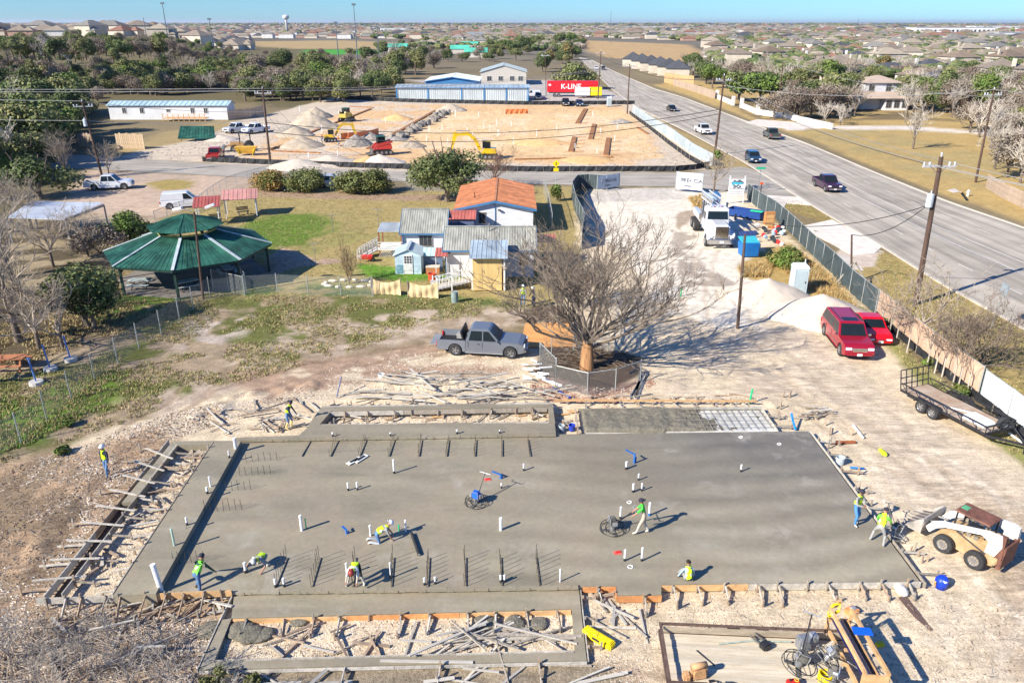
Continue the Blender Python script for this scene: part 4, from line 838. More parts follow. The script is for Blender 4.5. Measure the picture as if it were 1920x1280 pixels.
def car(label,loc,rz,kind,col,group=None,simple=False,rim=RIMM,cat=None):
    S=dict(suv=(5.6,2.0,1.95,.40,1.15,.42,(-1.05,1.05),'suburban'),sedan=(4.6,1.75,1.42,.32,.86,.34,(-.9,1.2),''),pickup=(5.9,2.0,1.9,.42,1.12,.42,None,''),van=(4.8,1.75,1.85,.32,1.05,.36,None,''),cuv=(4.5,1.85,1.65,.36,1.0,.38,None,''))[kind]
    L,W,H,gz_,bz,wr,_,_=S; t_=thing({'suv':'parked_suv','sedan':'sedan','pickup':'pickup_truck','van':'van','cuv':'small_suv'}[kind],label,cat or {'suv':'SUV','sedan':'car','pickup':'pickup truck','van':'van','cuv':'SUV'}[kind],loc,rz,group)
    # x forward (+), y across; built on +X then turned so that +Y of the thing is forward
    pm_=paint('paint_'+'_'.join('%d'%(c*100) for c in col),col); fa=L/2-.95 if kind!='van' else L/2-.8; ra=-L/2+(1.05 if kind!='pickup' else 1.25)
    hood={'suv':1.14,'pickup':1.15,'sedan':.84,'van':1.02,'cuv':1.0}[kind]; nose={'suv':.98,'pickup':1.0,'sedan':.66,'van':.8,'cuv':.85}[kind]
    cowl={'suv':L/2-1.55,'pickup':L/2-1.65,'sedan':L/2-1.35,'van':L/2-.85,'cuv':L/2-1.2}[kind]
    tail={'suv':-L/2+.02,'pickup':-L/2+1.95,'sedan':-L/2+.75,'van':-L/2+.03,'cuv':-L/2+.08}[kind]
    g0=gz_-.08
    low=[(-L/2+.02,gz_+.05),(-L/2,bz-.35),(-L/2+.05,bz)]+[(tail if tail>-L/2+.2 else -L/2+.06,bz)]+[(cowl,bz+.03),(L/2-.45,hood-.04),(L/2-.12,nose),(L/2,nose-.3),(L/2-.03,gz_+.02)]
    ou=low+[(fa+wr*1.18,g0)]+[(x,z) for x,z in reversed(arch(fa,wr*1.16,wr))][0:]+[(fa-wr*1.18,g0),(ra+wr*1.18,g0)]+[(x,z) for x,z in reversed(arch(ra,wr*1.16,wr))]+[(ra-wr*1.18,g0)]
    mb=MB(); mb.prism(ou,-W/2,W/2,'Y')
    # taper the plan a little towards nose and tail, sides lean in above the shoulder
    vv=[]
    for x,y,z in mb.v:
        k=1-.07*max(0,(abs(x)-L/2+.7)/.7)**2; k*=1-.03*max(0,(z-.7)/.5); vv.append((x,y*k,z))
    mb.v=vv
    if kind=='pickup':
        # open bed: body ends ahead of it, bed walls added
        body_cut=tail
        mb=MB(); ouf=[(tail,g0),(tail,bz),(cowl,bz+.03),(L/2-.45,hood-.04),(L/2-.12,nose),(L/2,nose-.3),(L/2-.03,gz_+.02),(fa+wr*1.18,g0)]+[(x,z) for x,z in reversed(arch(fa,wr*1.16,wr))]+[(fa-wr*1.18,g0)]
        mb.prism(ouf,-W/2,W/2,'Y'); mb.v=[(x,y*(1-.07*max(0,(x-L/2+.7)/.7)**2)*(1-.03*max(0,(z-.7)/.5)),z) for x,y,z in mb.v]
    bm_=mb.build('body',pm_,t_,bev=.035 if not simple else .03)
    if kind=='pickup':
        for s in(-1,1):
            mb=MB(); o_=[(-L/2+.02,g0+.1),(-L/2+.02,bz),(tail-.02,bz),(tail-.02,g0),(ra+wr*1.18,g0)]+[(x,z) for x,z in reversed(arch(ra,wr*1.16,wr))]+[(ra-wr*1.18,g0+.1)]
            mb.prism(o_,s*W/2*.97-.0,s*(W/2-.1),'Y'); mb.build('bed_side',pm_,t_,bev=.02)
        MB().box(((-L/2+tail)/2,0,gz_+.25),(tail+L/2-.06,W-.16,.08)).build('bed_floor',DRK,t_)
        if 'tailgate dropped' in label: MB().box((-L/2-.25,0,gz_+.33),(.52,W-.25,.07)).build('tailgate',M('bed_grey',(.25,.26,.27),.5,.3,6),t_,bev=.015)
        else: MB().box((-L/2+.05,0,(gz_+bz)/2+.1),(.08,W-.1,bz-gz_-.1)).build('tailgate',pm_,t_,bev=.015)
    # cabin
    ct,cf={'suv':(tail+.12,L/2-2.2),'pickup':(tail+.06,L/2-2.35),'sedan':(tail+.62,L/2-2.05),'van':(tail+.08,L/2-1.65),'cuv':(tail+.25,L/2-1.95)}[kind]; rt=cf; rb_=ct+(.22 if kind!='sedan' else .1); y0=W/2*.96; y1=W/2*(.82 if kind!='van' else .9)
    mb=MB(); mb.fru((tail if kind!='sedan' else tail-.0,cowl,-y0,y0),(rb_,rt,-y1,y1),bz-.01,H-.05); mb.fru((rb_,rt,-y1,y1),(rb_+.12,rt-.12,-y1+.1,y1-.1),H-.05,H)
    mb.build('cabin',pm_,t_,bev=.03)
    zt=H-.10; zb=bz+.05
    def yat(z): return y0+(y1-y0)*(z-bz)/(H-.05-bz)
    def xf_(z): return cowl+(rt-cowl)*(z-bz)/(H-.05-bz)
    def xb_(z): return tail+(rb_-tail)*(z-bz)/(H-.05-bz)
    e=.018
    mb=MB()
    a=[(xf_(zb)+e,-yat(zb)+.12,zb),(xf_(zb)+e,yat(zb)-.12,zb),(xf_(zt)+e,yat(zt)-.10,zt),(xf_(zt)+e,-yat(zt)+.10,zt)]
    mb.add(a+[(x-.03,y,z) for x,y,z in a],[(0,1,2,3),(7,6,5,4),(0,4,5,1),(1,5,6,2),(2,6,7,3),(3,7,4,0)]); mb.build('windscreen',GLS,t_)
    mb=MB(); a=[(xb_(zb)-e,-yat(zb)+.14,zb+.02),(xb_(zb)-e,yat(zb)-.14,zb+.02),(xb_(zt)-e,yat(zt)-.12,zt),(xb_(zt)-e,-yat(zt)+.12,zt)]
    mb.add(a+[(x+.03,y,z) for x,y,z in a],[(3,2,1,0),(4,5,6,7),(0,1,5,4),(1,2,6,5),(2,3,7,6),(3,0,4,7)]); mb.build('rear_window',GLS,t_)
    nw={'suv':3,'pickup':2,'sedan':2,'van':1,'cuv':3}[kind]; xa=xb_(zb)+.16; xz=xf_(zb)-.14
    if kind=='van': xa=xz-1.15
    if kind=='sedan': xa+=.12
    for s in(-1,1):
        for k in range(nw):
            p=xa+(xz-xa)*k/nw+.04; q=xa+(xz-xa)*(k+1)/nw-.04; pt=max(p,xb_(zt)+.12); qt=min(q,xf_(zt)-.08)
            if k==nw-1: qt=xf_(zt)-.12
            if pt>qt: continue
            mb=MB(); a=[(p,s*(yat(zb)+.012),zb),(q,s*(yat(zb)+.012),zb),(qt,s*(yat(zt)+.012),zt),(pt,s*(yat(zt)+.012),zt)]
            mb.add(a+[(x,y-s*.03,z) for x,y,z in a],[(0,1,2,3),(7,6,5,4),(0,4,5,1),(1,5,6,2),(2,6,7,3),(3,7,4,0)]); mb.build('side_window',GLS,t_,fixn=True)
            if not simple and k: MB().box((p-.3 if k else p,s*(W/2+.008),bz-.17),(.16,.03,.035)).build('door_handle',CHR if kind=='suv' else DRK,t_)
        if not simple:
            MB().box((xz+.02,s*(W/2+.09),bz+.10),(.10,.20,.14)).build('mirror',CHR if kind in('suv','sedan') else pm_,t_,bev=.03)
            for k in range(nw): 
                xx=xa+(xz-xa)*k/nw
                MB().box((xx,s*(W/2-.0),(gz_+bz)/2+.05),(.014,.012,bz-gz_-.15)).build('door_seam',DRK,t_)
            if kind in('suv','pickup'): MB().box(((fa+ra)/2+.1,s*(W/2-.02),gz_-.08),(fa-ra-wr*2.8,.18,.05)).build('running_board',DRK if kind=='suv' else SILV,t_)
            MB().box(((fa+ra)/2,s*(W/2+.006),gz_+.22),(fa-ra-wr*2.6,.02,.05)).build('side_moulding',CHR if kind=='suv' else pm_,t_)
        MB().box((L/2-.10,s*(W/2-.30),nose-.13),(.22,.40,.17 if kind!='sedan' else .12),-s*.0).build('headlight',LAMP,t_,bev=.03)
        MB().box((-L/2+.03,s*(W/2-.12),bz-.28),(.10,.16,.34 if kind!='sedan' else .18)).build('tail_light',TAIL,t_,bev=.02)
    MB().box((L/2-.05,0,nose-.18),(.12,W*.46,.24 if kind!='sedan' else .10)).build('grille',CHR if kind=='suv' else DRK,t_,bev=.015)
    if kind=='suv': MB().box((L/2+.015,0,nose-.18),(.03,W*.42,.03)).build('grille_bar',DRK,t_)
    MB().box((L/2-.02,0,gz_+.08),(.16,W*.80,.16)).build('front_bumper',pm_ if kind!='pickup' else CHR,t_,bev=.04); MB().box((L/2+.07,0,gz_+.10),(.03,.32,.16)).build('number_plate',PLA,t_)
    MB().box((-L/2-.02,0,gz_+.12),(.16,W*.86,.18)).build('rear_bumper',pm_ if kind not in('pickup',) else CHR,t_,bev=.04)
    if kind=='suv' and not simple:
        MB().box((rt-.55,0,H+.006),(.62,W*.5,.02)).build('sunroof',GLS,t_)
        for s in(-1,1): MB().tube([(rb_+.3,s*y1*.82,H+.05),(rt-.3,s*y1*.82,H+.05)],.022,6).build('roof_rail',DRK,t_)
    # underbody
    MB().box(((fa+ra)/2,0,gz_-.02),(fa-ra+wr*2.6,W*.62,.2)).build('underbody',DRK,t_)
    for x in(fa,ra):
        for s in(-1,1): wheel(t_,x,s*(W/2-.13),wr,.26 if kind!='sedan' else .21,rim)
    return t_
def cpx(a,b,z=0.):
    """ground centre and heading from two picture points, b = nose"""
    A=G(*a,z); B=G(*b,z); return (A+B)/2,math.atan2((B-A).y,(B-A).x)
c_,h_=cpx((826,664),(990,664)); SLVP=(.155,.172,.195)
tr=car('silver grey crew cab pickup with tailgate dropped, parked left of the bare tree',c_+Vector((-.1,.45,0)),h_-.14,'pickup',SLVP,rim=RIMD)
MB().box((-1.25,0,1.42),(.10,1.75,.60),0,0,-.25).build('folded_cover',BLKM,tr); MB().box((-1.55,.3,1.0),(.5,.5,.35)).build('cargo_box',GREYC,tr,bev=.02)
c_,h_=cpx((1556,610),(1604,662)); car('dark red SUV with chrome grille parked beside the gravel pile',Vector((22.9,48.7,0)),R(-95),'suv',(.33,.006,.022))
car('bright red sedan parked close beside the dark red SUV',Vector((25.35,50.6,0)),R(-96),'sedan',(.62,.002,.012))
car('white pickup with a red tool in its bed, parked by the left utility pole',G(207,354),R(12),'pickup',(.66,.68,.70),rim=RIMD)
car('small white cargo van parked on the gravel yard behind the pavilion',G(343,388),R(18),'van',(.72,.74,.76))
rd=lambda x,y,dx,dy:(G(x,y,.03),math.atan2(G(x+dx,y+dy).y-G(x,y).y,G(x+dx,y+dy).x-G(x,y).x))
for lab,k,x,y,dx,dy,c in (('dark purple pickup driving nearest on the main road','pickup',1549,354,-10,-5.4,(.045,.015,.045)),('dark blue SUV on the road above the junction','cuv',1411,303,9,7,(.02,.06,.12)),('dark green pickup driving away in the far lane','pickup',1446,259,-10,-5,(.045,.055,.05)),('white pickup driving on the near lane of the road','pickup',1318,250,9,4,(.68,.68,.68)),('low black sedan on the road beside the far site fence','sedan',1259,208,10,4,(.02,.02,.022)),('small white car far up the road','sedan',1118,130,3,3,(.6,.6,.6)),('small dark car far up the road','cuv',1131,131,3,3,(.02,.02,.03))):
    p,h=rd(x,y,dx,dy)
    if lab.startswith('dark purple'): h+=math.pi
    car(lab,p,h,k,c,simple=True)
car('red pickup parked on the pale gravel of the far building site',G(405,298),R(100),'pickup',(.35,.02,.02),simple=True)
car('left of two white work pickups beside the far gravel piles',G(445,248),R(-120),'pickup',(.66,.68,.70),simple=True); car('right of two white work pickups beside the far gravel piles',G(480,249),R(-120),'pickup',(.66,.68,.70),simple=True)
car('black pickup parked in front of the red semi trailer',G(1060,198),R(-90),'pickup',(.02,.025,.035),simple=True); car('dark blue car parked right of the black pickup',G(1086,199),R(-90),'cuv',(.03,.05,.11),simple=True)
car('white car half hidden behind the round hedge bushes',G(622,350),R(10),'cuv',(.66,.66,.66),simple=True)
# ---------------------------------------------------------------- skid steer loader
TANM=M('dusty_tan_paint',(.36,.22,.09),.8,.35,2,.2,12,col2=(.52,.38,.22)); WHM=M('chipped_white_paint',(.66,.65,.60),.5,.12,5); RUST=M('rusty_brown_sheet',(.17,.075,.05),.8,.35,3); BKT=M('worn_bucket_steel',(.36,.33,.29),.6,.4,2,.2,14)
def loader():
    B0=Vector((19.0,26.35,0)); dr=R(124); t_=thing('skid_steer_loader','dusty white and tan skid steer loader with mud-caked bucket, right of the slab','loader',B0,dr)
    # +X forward
    mb=MB(); mb.prism([(-1.35,.35),(-1.5,.7),(-1.45,1.25),(-.9,1.35),(.9,1.0),(1.15,.55),(1.0,.25),(-1.1,.25)],-.55,.55,'Y'); mb.build('body',TANM,t_,bev=.05)
    for s in(-1,1):
        for x in(-.72,.62): wheel(t_,x,s*.80,.42,.30,M('dusty_rim',(.42,.34,.24),.8,.2,5),9)
        o=[(1.35,.55),(1.55,.75),(1.30,1.15),(.95,1.35),(-.9,1.95),(-1.45,2.0),(-1.55,1.5),(-1.35,.95),(-.95,.95),(-1.0,1.5),(-.7,1.65),(.75,1.15),(1.1,.9)]
        mb=MB(); mb.prism(o,s*.60,s*.74,'Y'); mb.build('lift_arm',WHM,t_,bev=.02,fixn=True)
        MB().tube([(-.95,s*.55,.75),(.35,s*.52,1.15)],.045,8).build('hydraulic_cylinder',BLKM,t_)
        MB().fru((-1.62,-1.25,s*.56-.12,s*.56+.12),(-1.6,-1.3,s*.56-.1,s*.56+.1),.9,1.98).build('rear_tower',WHM if s<0 else RUST,t_)
    mb=MB()
    for k in range(5): mb.tube([(-.5+k*.25,-.5,1.15),(-.5+k*.25,.5,1.15)],.03,6)
    for s in(-1,1): 
        for k in range(4): mb.box((-.45+k*.3,s*.5,1.25),(.18,.14,.16))
    mb.build('machinery',M('oily_machinery',(.20,.17,.13),.7,.5,6),t_)
    for s in(-1,1):
        for x in(.55,-.75): MB().beam((x,s*.46,1.0),(x-.03,s*.44,2.02),.06,.06).build('cab_post',BLKM,t_)
    mb=MB(); mb.fru((-.85,.65,-.52,.52),(-.82,.60,-.48,.48),2.02,2.09); rf=mb.build('cab_roof',RUST,t_,bev=.015); MB().box((.42,0,2.10),(.28,.34,.015)).build('roof_hatch',M('green_glass',(.10,.34,.17),.4,.2,4),rf)
    MB().box((-.1,0,1.25),(.5,.5,.5)).build('seat',BLKM,t_,bev=.05)
    mb=MB(); mb.prism([(-1.62,.35),(-1.68,1.5),(-1.50,1.5),(-1.45,.35)],-.62,.62,'Y'); mb.build('rear_door',RUST,t_,bev=.03)
    # bucket tipped open to the front
    mb=MB(); mb.prism([(1.62,.45),(1.55,.95),(1.60,1.15),(1.68,1.12),(1.66,.92),(1.74,.55),(2.45,.42),(2.45,.36)],-.92,.92,'Y'); b=mb.build('bucket',BKT,t_)
    for s in(-1,1):
        mb=MB(); mb.prism([(1.60,.42),(1.57,1.13),(1.75,1.08),(2.42,.40)],s*.90,s*.95,'Y'); mb.build('bucket_side',BKT,b)
    for k in range(7): MB().beam((2.35,-.8+k*.27,.40),(2.75,-.8+k*.27,.34),.07,.05).build('tooth',BKT,b)
    mb=MB(); 
    for k in range(5): mb.beam((1.75,-.7+k*.33,.75),(2.4,-.62+k*.30,.55),.04,.04)
    mb.build('mud_streak',M('dried_mud',(.12,.09,.07),.95,.3,8),b)
    for s in(-1,1): MB().tube([(1.1,s*.3,.95),(1.62,s*.3,.85)],.05,8).build('tilt_cylinder',STEEL,t_)
    t_.scale=(.95,)*3; return t_
loader()
# ---------------------------------------------------------------- black utility trailer at right
def utrailer():
    A=G(1722,745,.5); B=G(1850,812,.5); c=(A+B)/2; c.z=0; rz=math.atan2((B-A).y,(B-A).x)
    t_=thing('utility_trailer','black tandem axle trailer with rusty deck, raised ramp gate and spare tyre','trailer',c+Vector((.5,.6,0)),rz)
    L,W=5.6,2.1
    # deck planks/plates
    for k in range(4): MB().box((-L/2+L/8+k*L/4,0,.62),(L/4-.015,W-.1,.04)).build('deck_plate',M('rusty_deck',(.34,.22,.14),.85,.35,1.2,.2,9,col2=(.50,.42,.33)),t_)
    for s in(-1,1):
        fr=MB(); fr.beam((-L/2,s*W/2,.60),(L/2,s*W/2,.60),.07,.12); fr.beam((-L/2,s*W/2,1.05),(L/2,s*W/2,1.05),.05,.05); fr.build('side_rail',BLKM,t_)
        n=12
        for k in range(n):
            x0=-L/2+k*L/n; x1=x0+L/n; MB().beam((x0 if k%2 else x1,s*W/2,.62),(x1 if k%2 else x0,s*W/2,1.04),.03,.03).build('lattice_bar',BLKM,t_)
        for x in(-.75,.05): wheel(t_,x-.35,s*(W/2+.16),.36,.22,RIMD,6)
        mb=MB(); mb.prism([(-1.62,.55),(-1.45,.82),(.05,.82),(.2,.55),(.1,.55),(-.02,.74),(-1.38,.74),(-1.52,.55)],s*(W/2+.03),s*(W/2+.30),'Y'); mb.build('mudguard',BLKM,t_,fixn=True)
    mb=MB(); mb.beam((L/2,-W/2,.60),(L/2,W/2,.6),.08,.12); mb.beam((L/2,-W/2,1.05),(L/2,W/2,1.05),.05,.05); 
    for y in(-1,-.5,0,.5,1): mb.beam((L/2,y*W/2,.6),(L/2,y*W/2,1.05),.04,.04)
    mb.build('front_rail',BLKM,t_)
    mb=MB(); mb.beam((L/2,-W/2,.55),(L/2+1.5,0,.55),.08,.12); mb.beam((L/2,W/2,.55),(L/2+1.5,0,.55),.08,.12); mb.beam((L/2+1.4,0,.55),(L/2+1.9,0,.55),.08,.08); mb.tube([(L/2+1.5,0,.05),(L/2+1.5,0,.9)],.04,6); mb.build('drawbar',BLKM,t_)
    g=MB(); x=-L/2
    for y in np.linspace(-W/2,W/2,6): g.beam((x,y,.62),(x-.25,y,1.75),.045,.045)
    for z in(.62,.95,1.3,1.75): g.beam((x-(z-.62)*.22,-W/2,z),(x-(z-.62)*.22,W/2,z),.045,.045)
    g.build('ramp_gate',BLKM,t_)
    w_=wheel(t_,0,0,.36,.22,RIMD,6); w_.name='spare_tyre'; w_.location=(L/2-.15,.35,.55); w_.rotation_euler=(0,0,R(80))
    mb=MB(); mb.fru((L/2-1.9,L/2-.3,-.75,.35),(L/2-1.7,L/2-.5,-.6,.15),.64,.95)
    tag(mb.build('folded_tarp',M('white_tarp',(.72,.72,.70),.6,.12,3,.5,5),None,bev=.12,loc=t_.location),'white folded tarp heaped in the front of the black utility trailer','tarp'); bpy.data.objects['folded_tarp'].rotation_euler=(0,0,rz)
    o=MB().tube([(-.3,-.55,.68),(.9,.15,.72)],.05,6).build('pipe',PVC,None,loc=t_.location); o.rotation_euler=(0,0,rz); tag(o,'white pipe lying across the rusty deck of the black utility trailer','pipe')
utrailer()
tag(MB().tube([G(1892,812,.06),G(1935,842,.06)],.06,8).build('pipe',PVC),'long white pipe lying on grass beyond the black utility trailer','pipe')
# ---------------------------------------------------------------- wood-decked trailer at the bottom
def wtrailer():
    a=G(1240,1178,.75); b=G(1520,1190,.75); d=(b-a); rz=math.atan2(d.y,d.x); t_=thing('flatbed_trailer','wooden decked trailer with brown rails at the bottom edge','trailer',(a.x,a.y,0),rz)
    L=6.6; W=2.5; PLK=M('pale_deck_plank',(.50,.42,.30),.85,.25,1.6,.25,20,stretch=(.6,5,1),col2=(.62,.56,.44))
    n=17
    for k in range(n): MB().box((L/2,-.10-W*(k+.5)/n,.62+random.uniform(-.012,.012)),(L-.1,W/n-.022,.045)).build('deck_plank',PLK,t_)
    RL=M('brown_rail',(.11,.07,.055),.8,.4,4,.3,18)
    for y,nm in((0,'x'),(-W-.1,'y')): 
        MB().beam((-.05,y,.98),(L,y,.98),.06,.09).build('side_rail',RL,t_); MB().beam((-.05,y,.62),(L,y,.62),.08,.14).build('side_rail',RL,t_)
        for k in range(5): MB().beam((k*L/4,y,.3),(k*L/4,y,.98),.06,.06).build('rail_post',RL,t_)
    MB().beam((-.05,.05,.98),(-.05,-W-.15,.98),.09,.06).build('end_rail',RL,t_); MB().beam((-.05,.05,.62),(-.05,-W-.15,.62),.09,.14).build('end_rail',RL,t_)
    MB().box((L/2,-.07,.80),(L-.1,.03,.25)).build('side_board',M('grey_side_board',(.36,.30,.22),.85,.3,2,.2,15,stretch=(.5,3,3)),t_)
    for s in(.2,-W-.3): 
        for x in(2.6,3.6): wheel(t_,x,s,.36,.22,RIMD,6)
    return t_,Matrix.Translation((a.x,a.y,0))@Matrix.Rotation(rz,4,'Z')
wt,WT=wtrailer(); rzw=wt.rotation_euler.z
def onw(x,y,z=.65): return WT@Vector((x,y,z))
trowel(onw(4.35,-1.35),rzw+R(-12),'large rusty power trowel leaning on the wood-decked trailer',DUSTB,BLKM,lean=.25,r=.55,hl=1.5,ha=.8)
trowel(onw(5.35,-1.0),rzw+R(190),'grey power trowel tipped at the right end of the wood deck',STEEL,STEEL,lean=-.7,r=.45,hl=.9,ha=.4)
trowel(onw(5.2,-2.1),rzw+R(60),'bare steel trowel frame on the near corner of the wood deck',DUSTB,STEEL,lean=.5,r=.42,hl=1.1,ha=.3)
def small(name,label,cat,p,rz=0.,group=None): return thing(name,label,cat,p,rz,group)
t_=small('fuel_can','small red fuel can with yellow badge on the wood deck','fuel can',onw(3.95,-2.25),.1); MB().box((0,0,.14),(.42,.26,.26)).build('can',RED,t_,bev=.04); MB().ring((.1,0,.285),.06,.015,10,m=4).build('badge',M('yellow_badge',(.75,.6,.05),.5),t_); MB().tube([(-.12,0,.27),(-.12,0,.36)],.03,6).build('cap',BLK,t_)
t_=small('hose_coil','coiled bright yellow hose on the wood deck','hose',onw(5.05,-1.95),0); mb=MB(); YEL=M('yellow_plastic',(.78,.60,.01),.45,.12,4)
for k in range(5): MB().ring((0,0,.05+k*.065),.20-.01*(k%2),.036,18,m=6).build('hose_loop',YEL,t_)
t_=small('compactor_motor','small black two-pronged motor unit lying on the wood deck','motor',onw(3.45,-.62),.5); MB().box((0,0,.13),(.32,.3,.24)).build('motor',BLKM,t_,bev=.04)
for s in(-1,1): MB().tube([(s*.1,.1,.12),(s*.12-.05,.55,.2)],.035,6).build('handle',DUSTB,t_)
t_=small('spare_engine','grey engine block with silver cover among the trowels on deck','engine',onw(4.75,-.55),.2); MB().box((0,0,.28),(.45,.4,.5)).build('block',STEEL,t_,bev=.05); MB().box((.33,0,.45),(.3,.32,.3)).build('cover',SILV,t_,bev=.05)
tag(MB().tube([onw(1.9,-.55,.70),onw(3.0,-.36,.72),onw(4.4,-.36,.75)],.03,6).build('pole',M('greenish_pole',(.30,.35,.30),.6,.3,4)),'thin greenish pole lying along the back of the wood deck','pole')
tag(MB().beam(onw(1.1,-.85,.66),onw(1.6,-1.5,.66),.04,.02).build('bar',BLKM),'short dark bar lying diagonally on the wood deck','bar')
# tan padded sacks at the near rail
LEA=M('tan_leather',(.50,.29,.14),.7,.25,4,.2,12)
t_=small('tool_bag','tan leather tool bag slumped by the near rail of the wood deck','bag',onw(.95,-2.0),.2)
mb=MB(); mb.fru((-.32,.30,-.2,.2),(-.24,.28,-.12,.12),0,.42); mb.build('bag',LEA,t_,bev=.08); MB().tube([(-.25,.0,.45),(.28,.0,.47)],.11,8).build('flap',LEA,t_,smooth=True); MB().box((-.42,-.05,.15),(.25,.3,.3)).build('pocket',LEA,t_,bev=.06)
t_=small('backpack','tan and cream backpack with dark straps hanging over near trailer rail','backpack',onw(1.35,-2.78,.30),.1)
mb=MB(); mb.ball((0,0,.55),(.38,.28,.42),12,8); mb.build('pack',M('tan_canvas',(.55,.40,.27),.85,.3,5,.3,10),t_,smooth=True); MB().tube([(-.05,.22,.8),(.02,0,.98),(.12,-.22,.85),(.25,-.3,.5)],.028,5).build('strap',BLKM,t_); MB().box((-.12,.05,.95),(.18,.1,.05)).build('strap',BLKM,t_)
# timber rack holding straight-edges
t_=small('timber_rack','new tan timber rack full of straight edges at the trailer end','rack',onw(5.75,.10,0),rzw-.03)
for x,z0 in((0,.3),(.72,.3)):
    for z in(.95,1.75): MB().beam((x,.1,z),(x+.25,-2.7,z-.0),.09,.14).build('rail',WDN,t_)
    for y in(.1,-2.7): MB().beam((x+(.25 if y<0 else 0),y,.0),(x+(.25 if y<0 else 0),y,1.8),.10,.10).build('post',WDN,t_)
for z in(.6,1.3): 
    for y in(.1,-1.3,-2.7): MB().beam((0+(-y*.09),y,z),(.72+(-y*.09),y,z),.08,.10).build('crosspiece',WDN,t_)
MB().box((.60,-2.78,1.25),(.75,.05,1.0)).build('end_panel',WDN,t_); MB().beam((.3,.55,1.5),(.3,.15,2.1),.1,.1).build('post',WDN,t_)
for k,m in enumerate((M('dark_blue_rail',(.02,.02,.10),.4),SILV,SILV,M('pink_board',(.52,.36,.28),.8,.2,3),BLKM,WDN)):
    x=.10+k*.095; o=MB().beam((x,-.05,1.42),(x+.22,-2.6,1.42),.06,.08).build('straight_edge',m,None,loc=t_.location); o.rotation_euler=(0,0,t_.rotation_euler.z); tag(o,('dark blue','left bright silver','right bright silver','pinkish wooden','black','tan wooden')[k]+' straight edge lying in the timber rack','straight edge','straight edges in the timber rack')
o=MB().box((.70,-1.0,1.86),(.62,.34,.05)).build('level_case',M('blue_case',(.01,.12,.62),.4,.08),None,loc=t_.location,bev=.01); o.rotation_euler=(0,0,t_.rotation_euler.z); tag(o,'bright blue flat case lying across the timber rack','case')
tag(MB().tube([t_.matrix_basis@Vector(v) for v in((-.05,.1,1.55),(.1,.2,1.85),(.35,.25,1.9),(.3,.1,1.7),(-.1,-.1,1.6))],.05,6).build('strap',YEL),'yellow strap tangled round the back post of the timber rack','strap')
# ---------------------------------------------------------------- loose site things
t_=small('tool_case','long bright yellow tool case lying on gravel right of the front strip','tool case',G(1122,1200),-.72); MB().box((0,0,.13),(1.25,.36,.26)).build('case',YEL,t_,bev=.04); MB().box((0,-.19,.17),(.3,.03,.08)).build('latch',BLK,t_); MB().box((0,0,.275),(1.1,.2,.02)).build('lid_panel',YEL,t_,bev=.008)
t_=small('cooler_jug','bright blue tarp-wrapped jug at the front right slab corner','jug',G(1763,1100)); mb=MB(); mb.tube([(0,0,0),(0,0,.35),(.02,0,.48),(0,0,.52)],[.22,.25,.17,.08],10); mb.build('jug',M('blue_plastic',(.01,.05,.55),.4,.15,6,.3,8),t_,smooth=True); MB().tube([(-.25,-.05,.1),(-.32,-.1,.35)],.04,6).build('handle',WDN,t_); MB().box((0,-.2,.42),(.12,.12,.02),.4,.4).build('label',PVC,t_)
def bucket(px,py,label,m,r=.16,h=.36):
    t_=small('bucket',label,'bucket',G(px,py)); MB().tube([(0,0,0),(0,0,h)],[r*.85,r],14,False).build('pail',m,t_); MB().tube([(0,0,.04),(0,0,.05)],r*.8,14).build('bottom',m,t_); MB().ring((0,0,h),r,.012,14,m=4).build('rim',m,t_); MB().tube([(r,0,h),(r*.7,.0,h+.12),(0,0,h+.17),(-r*.7,0,h+.12),(-r,0,h)],.006,4).build('handle',STEEL,t_)
bucket(1574,870,'pale grey bucket outside the right edge of the slab',M('grey_pail',(.42,.48,.50),.5,.15,6),.22,.42)
bucket(1053,808,'pale bucket in the gap left of the mesh bay',M('grey_pail',(.42,.48,.50)),.17,.36); bucket(1072,806,'blue crate-like bucket in the gap left of the mesh bay',M('blue_pail',(.02,.05,.40),.5,.2,6),.19,.32)
bucket(716,712,'white bucket lying behind the lumber heap',PVC,.2,.4); bucket(810,525,'red bucket on the grass beside the white house',M('red_pail',(.62,.08,.03),.5,.2),.35,.6); bucket(822,530,'grey bucket beside the red bucket by the white house',M('grey_pail',(.42,.48,.50)),.22,.5)
t_=small('form_scrap','small brown and white box of hardware on gravel near the rack','box',G(1596,1150),.5); MB().box((0,0,.12),(.45,.35,.24)).build('box',WDO,t_,bev=.02); MB().box((.05,0,.25),(.22,.2,.1)).build('hardware',SILV,t_,bev=.03)
tag(MB().box(G(1650,1207,.06),(.30,.18,.12),.3).build('block',YEL,bev=.02),'small yellow block on sand right of the timber rack','block')
tag(MB().tube([G(1650,842,.05),G(1658,850,.12),G(1662,853,.05)],[.08,.12,.07],8).build('vest_bundle',LIME),'lime vest dropped on sand beyond the right edge','vest')
# pit in the ground with torn liner
t_=small('crumpled_sack','crumpled white sack at the end of the front right form','sack',G(1689,1110)); mb=MB(); mb.ball((0,0,.12),(.24,.36,.16),10,6); mb.build('sack',M('white_sack',(.65,.66,.68),.7,.2,6,.6,6),t_,smooth=True)
tag(MB().poly(XY(PP([(1684,1120),(1698,1118),(1748,1180),(1745,1184),(1715,1158)],.0)),.0,.035).build('rut',M('damp_earth',(.13,.085,.07),.95,.3,3,.6,15)),kind='structure')
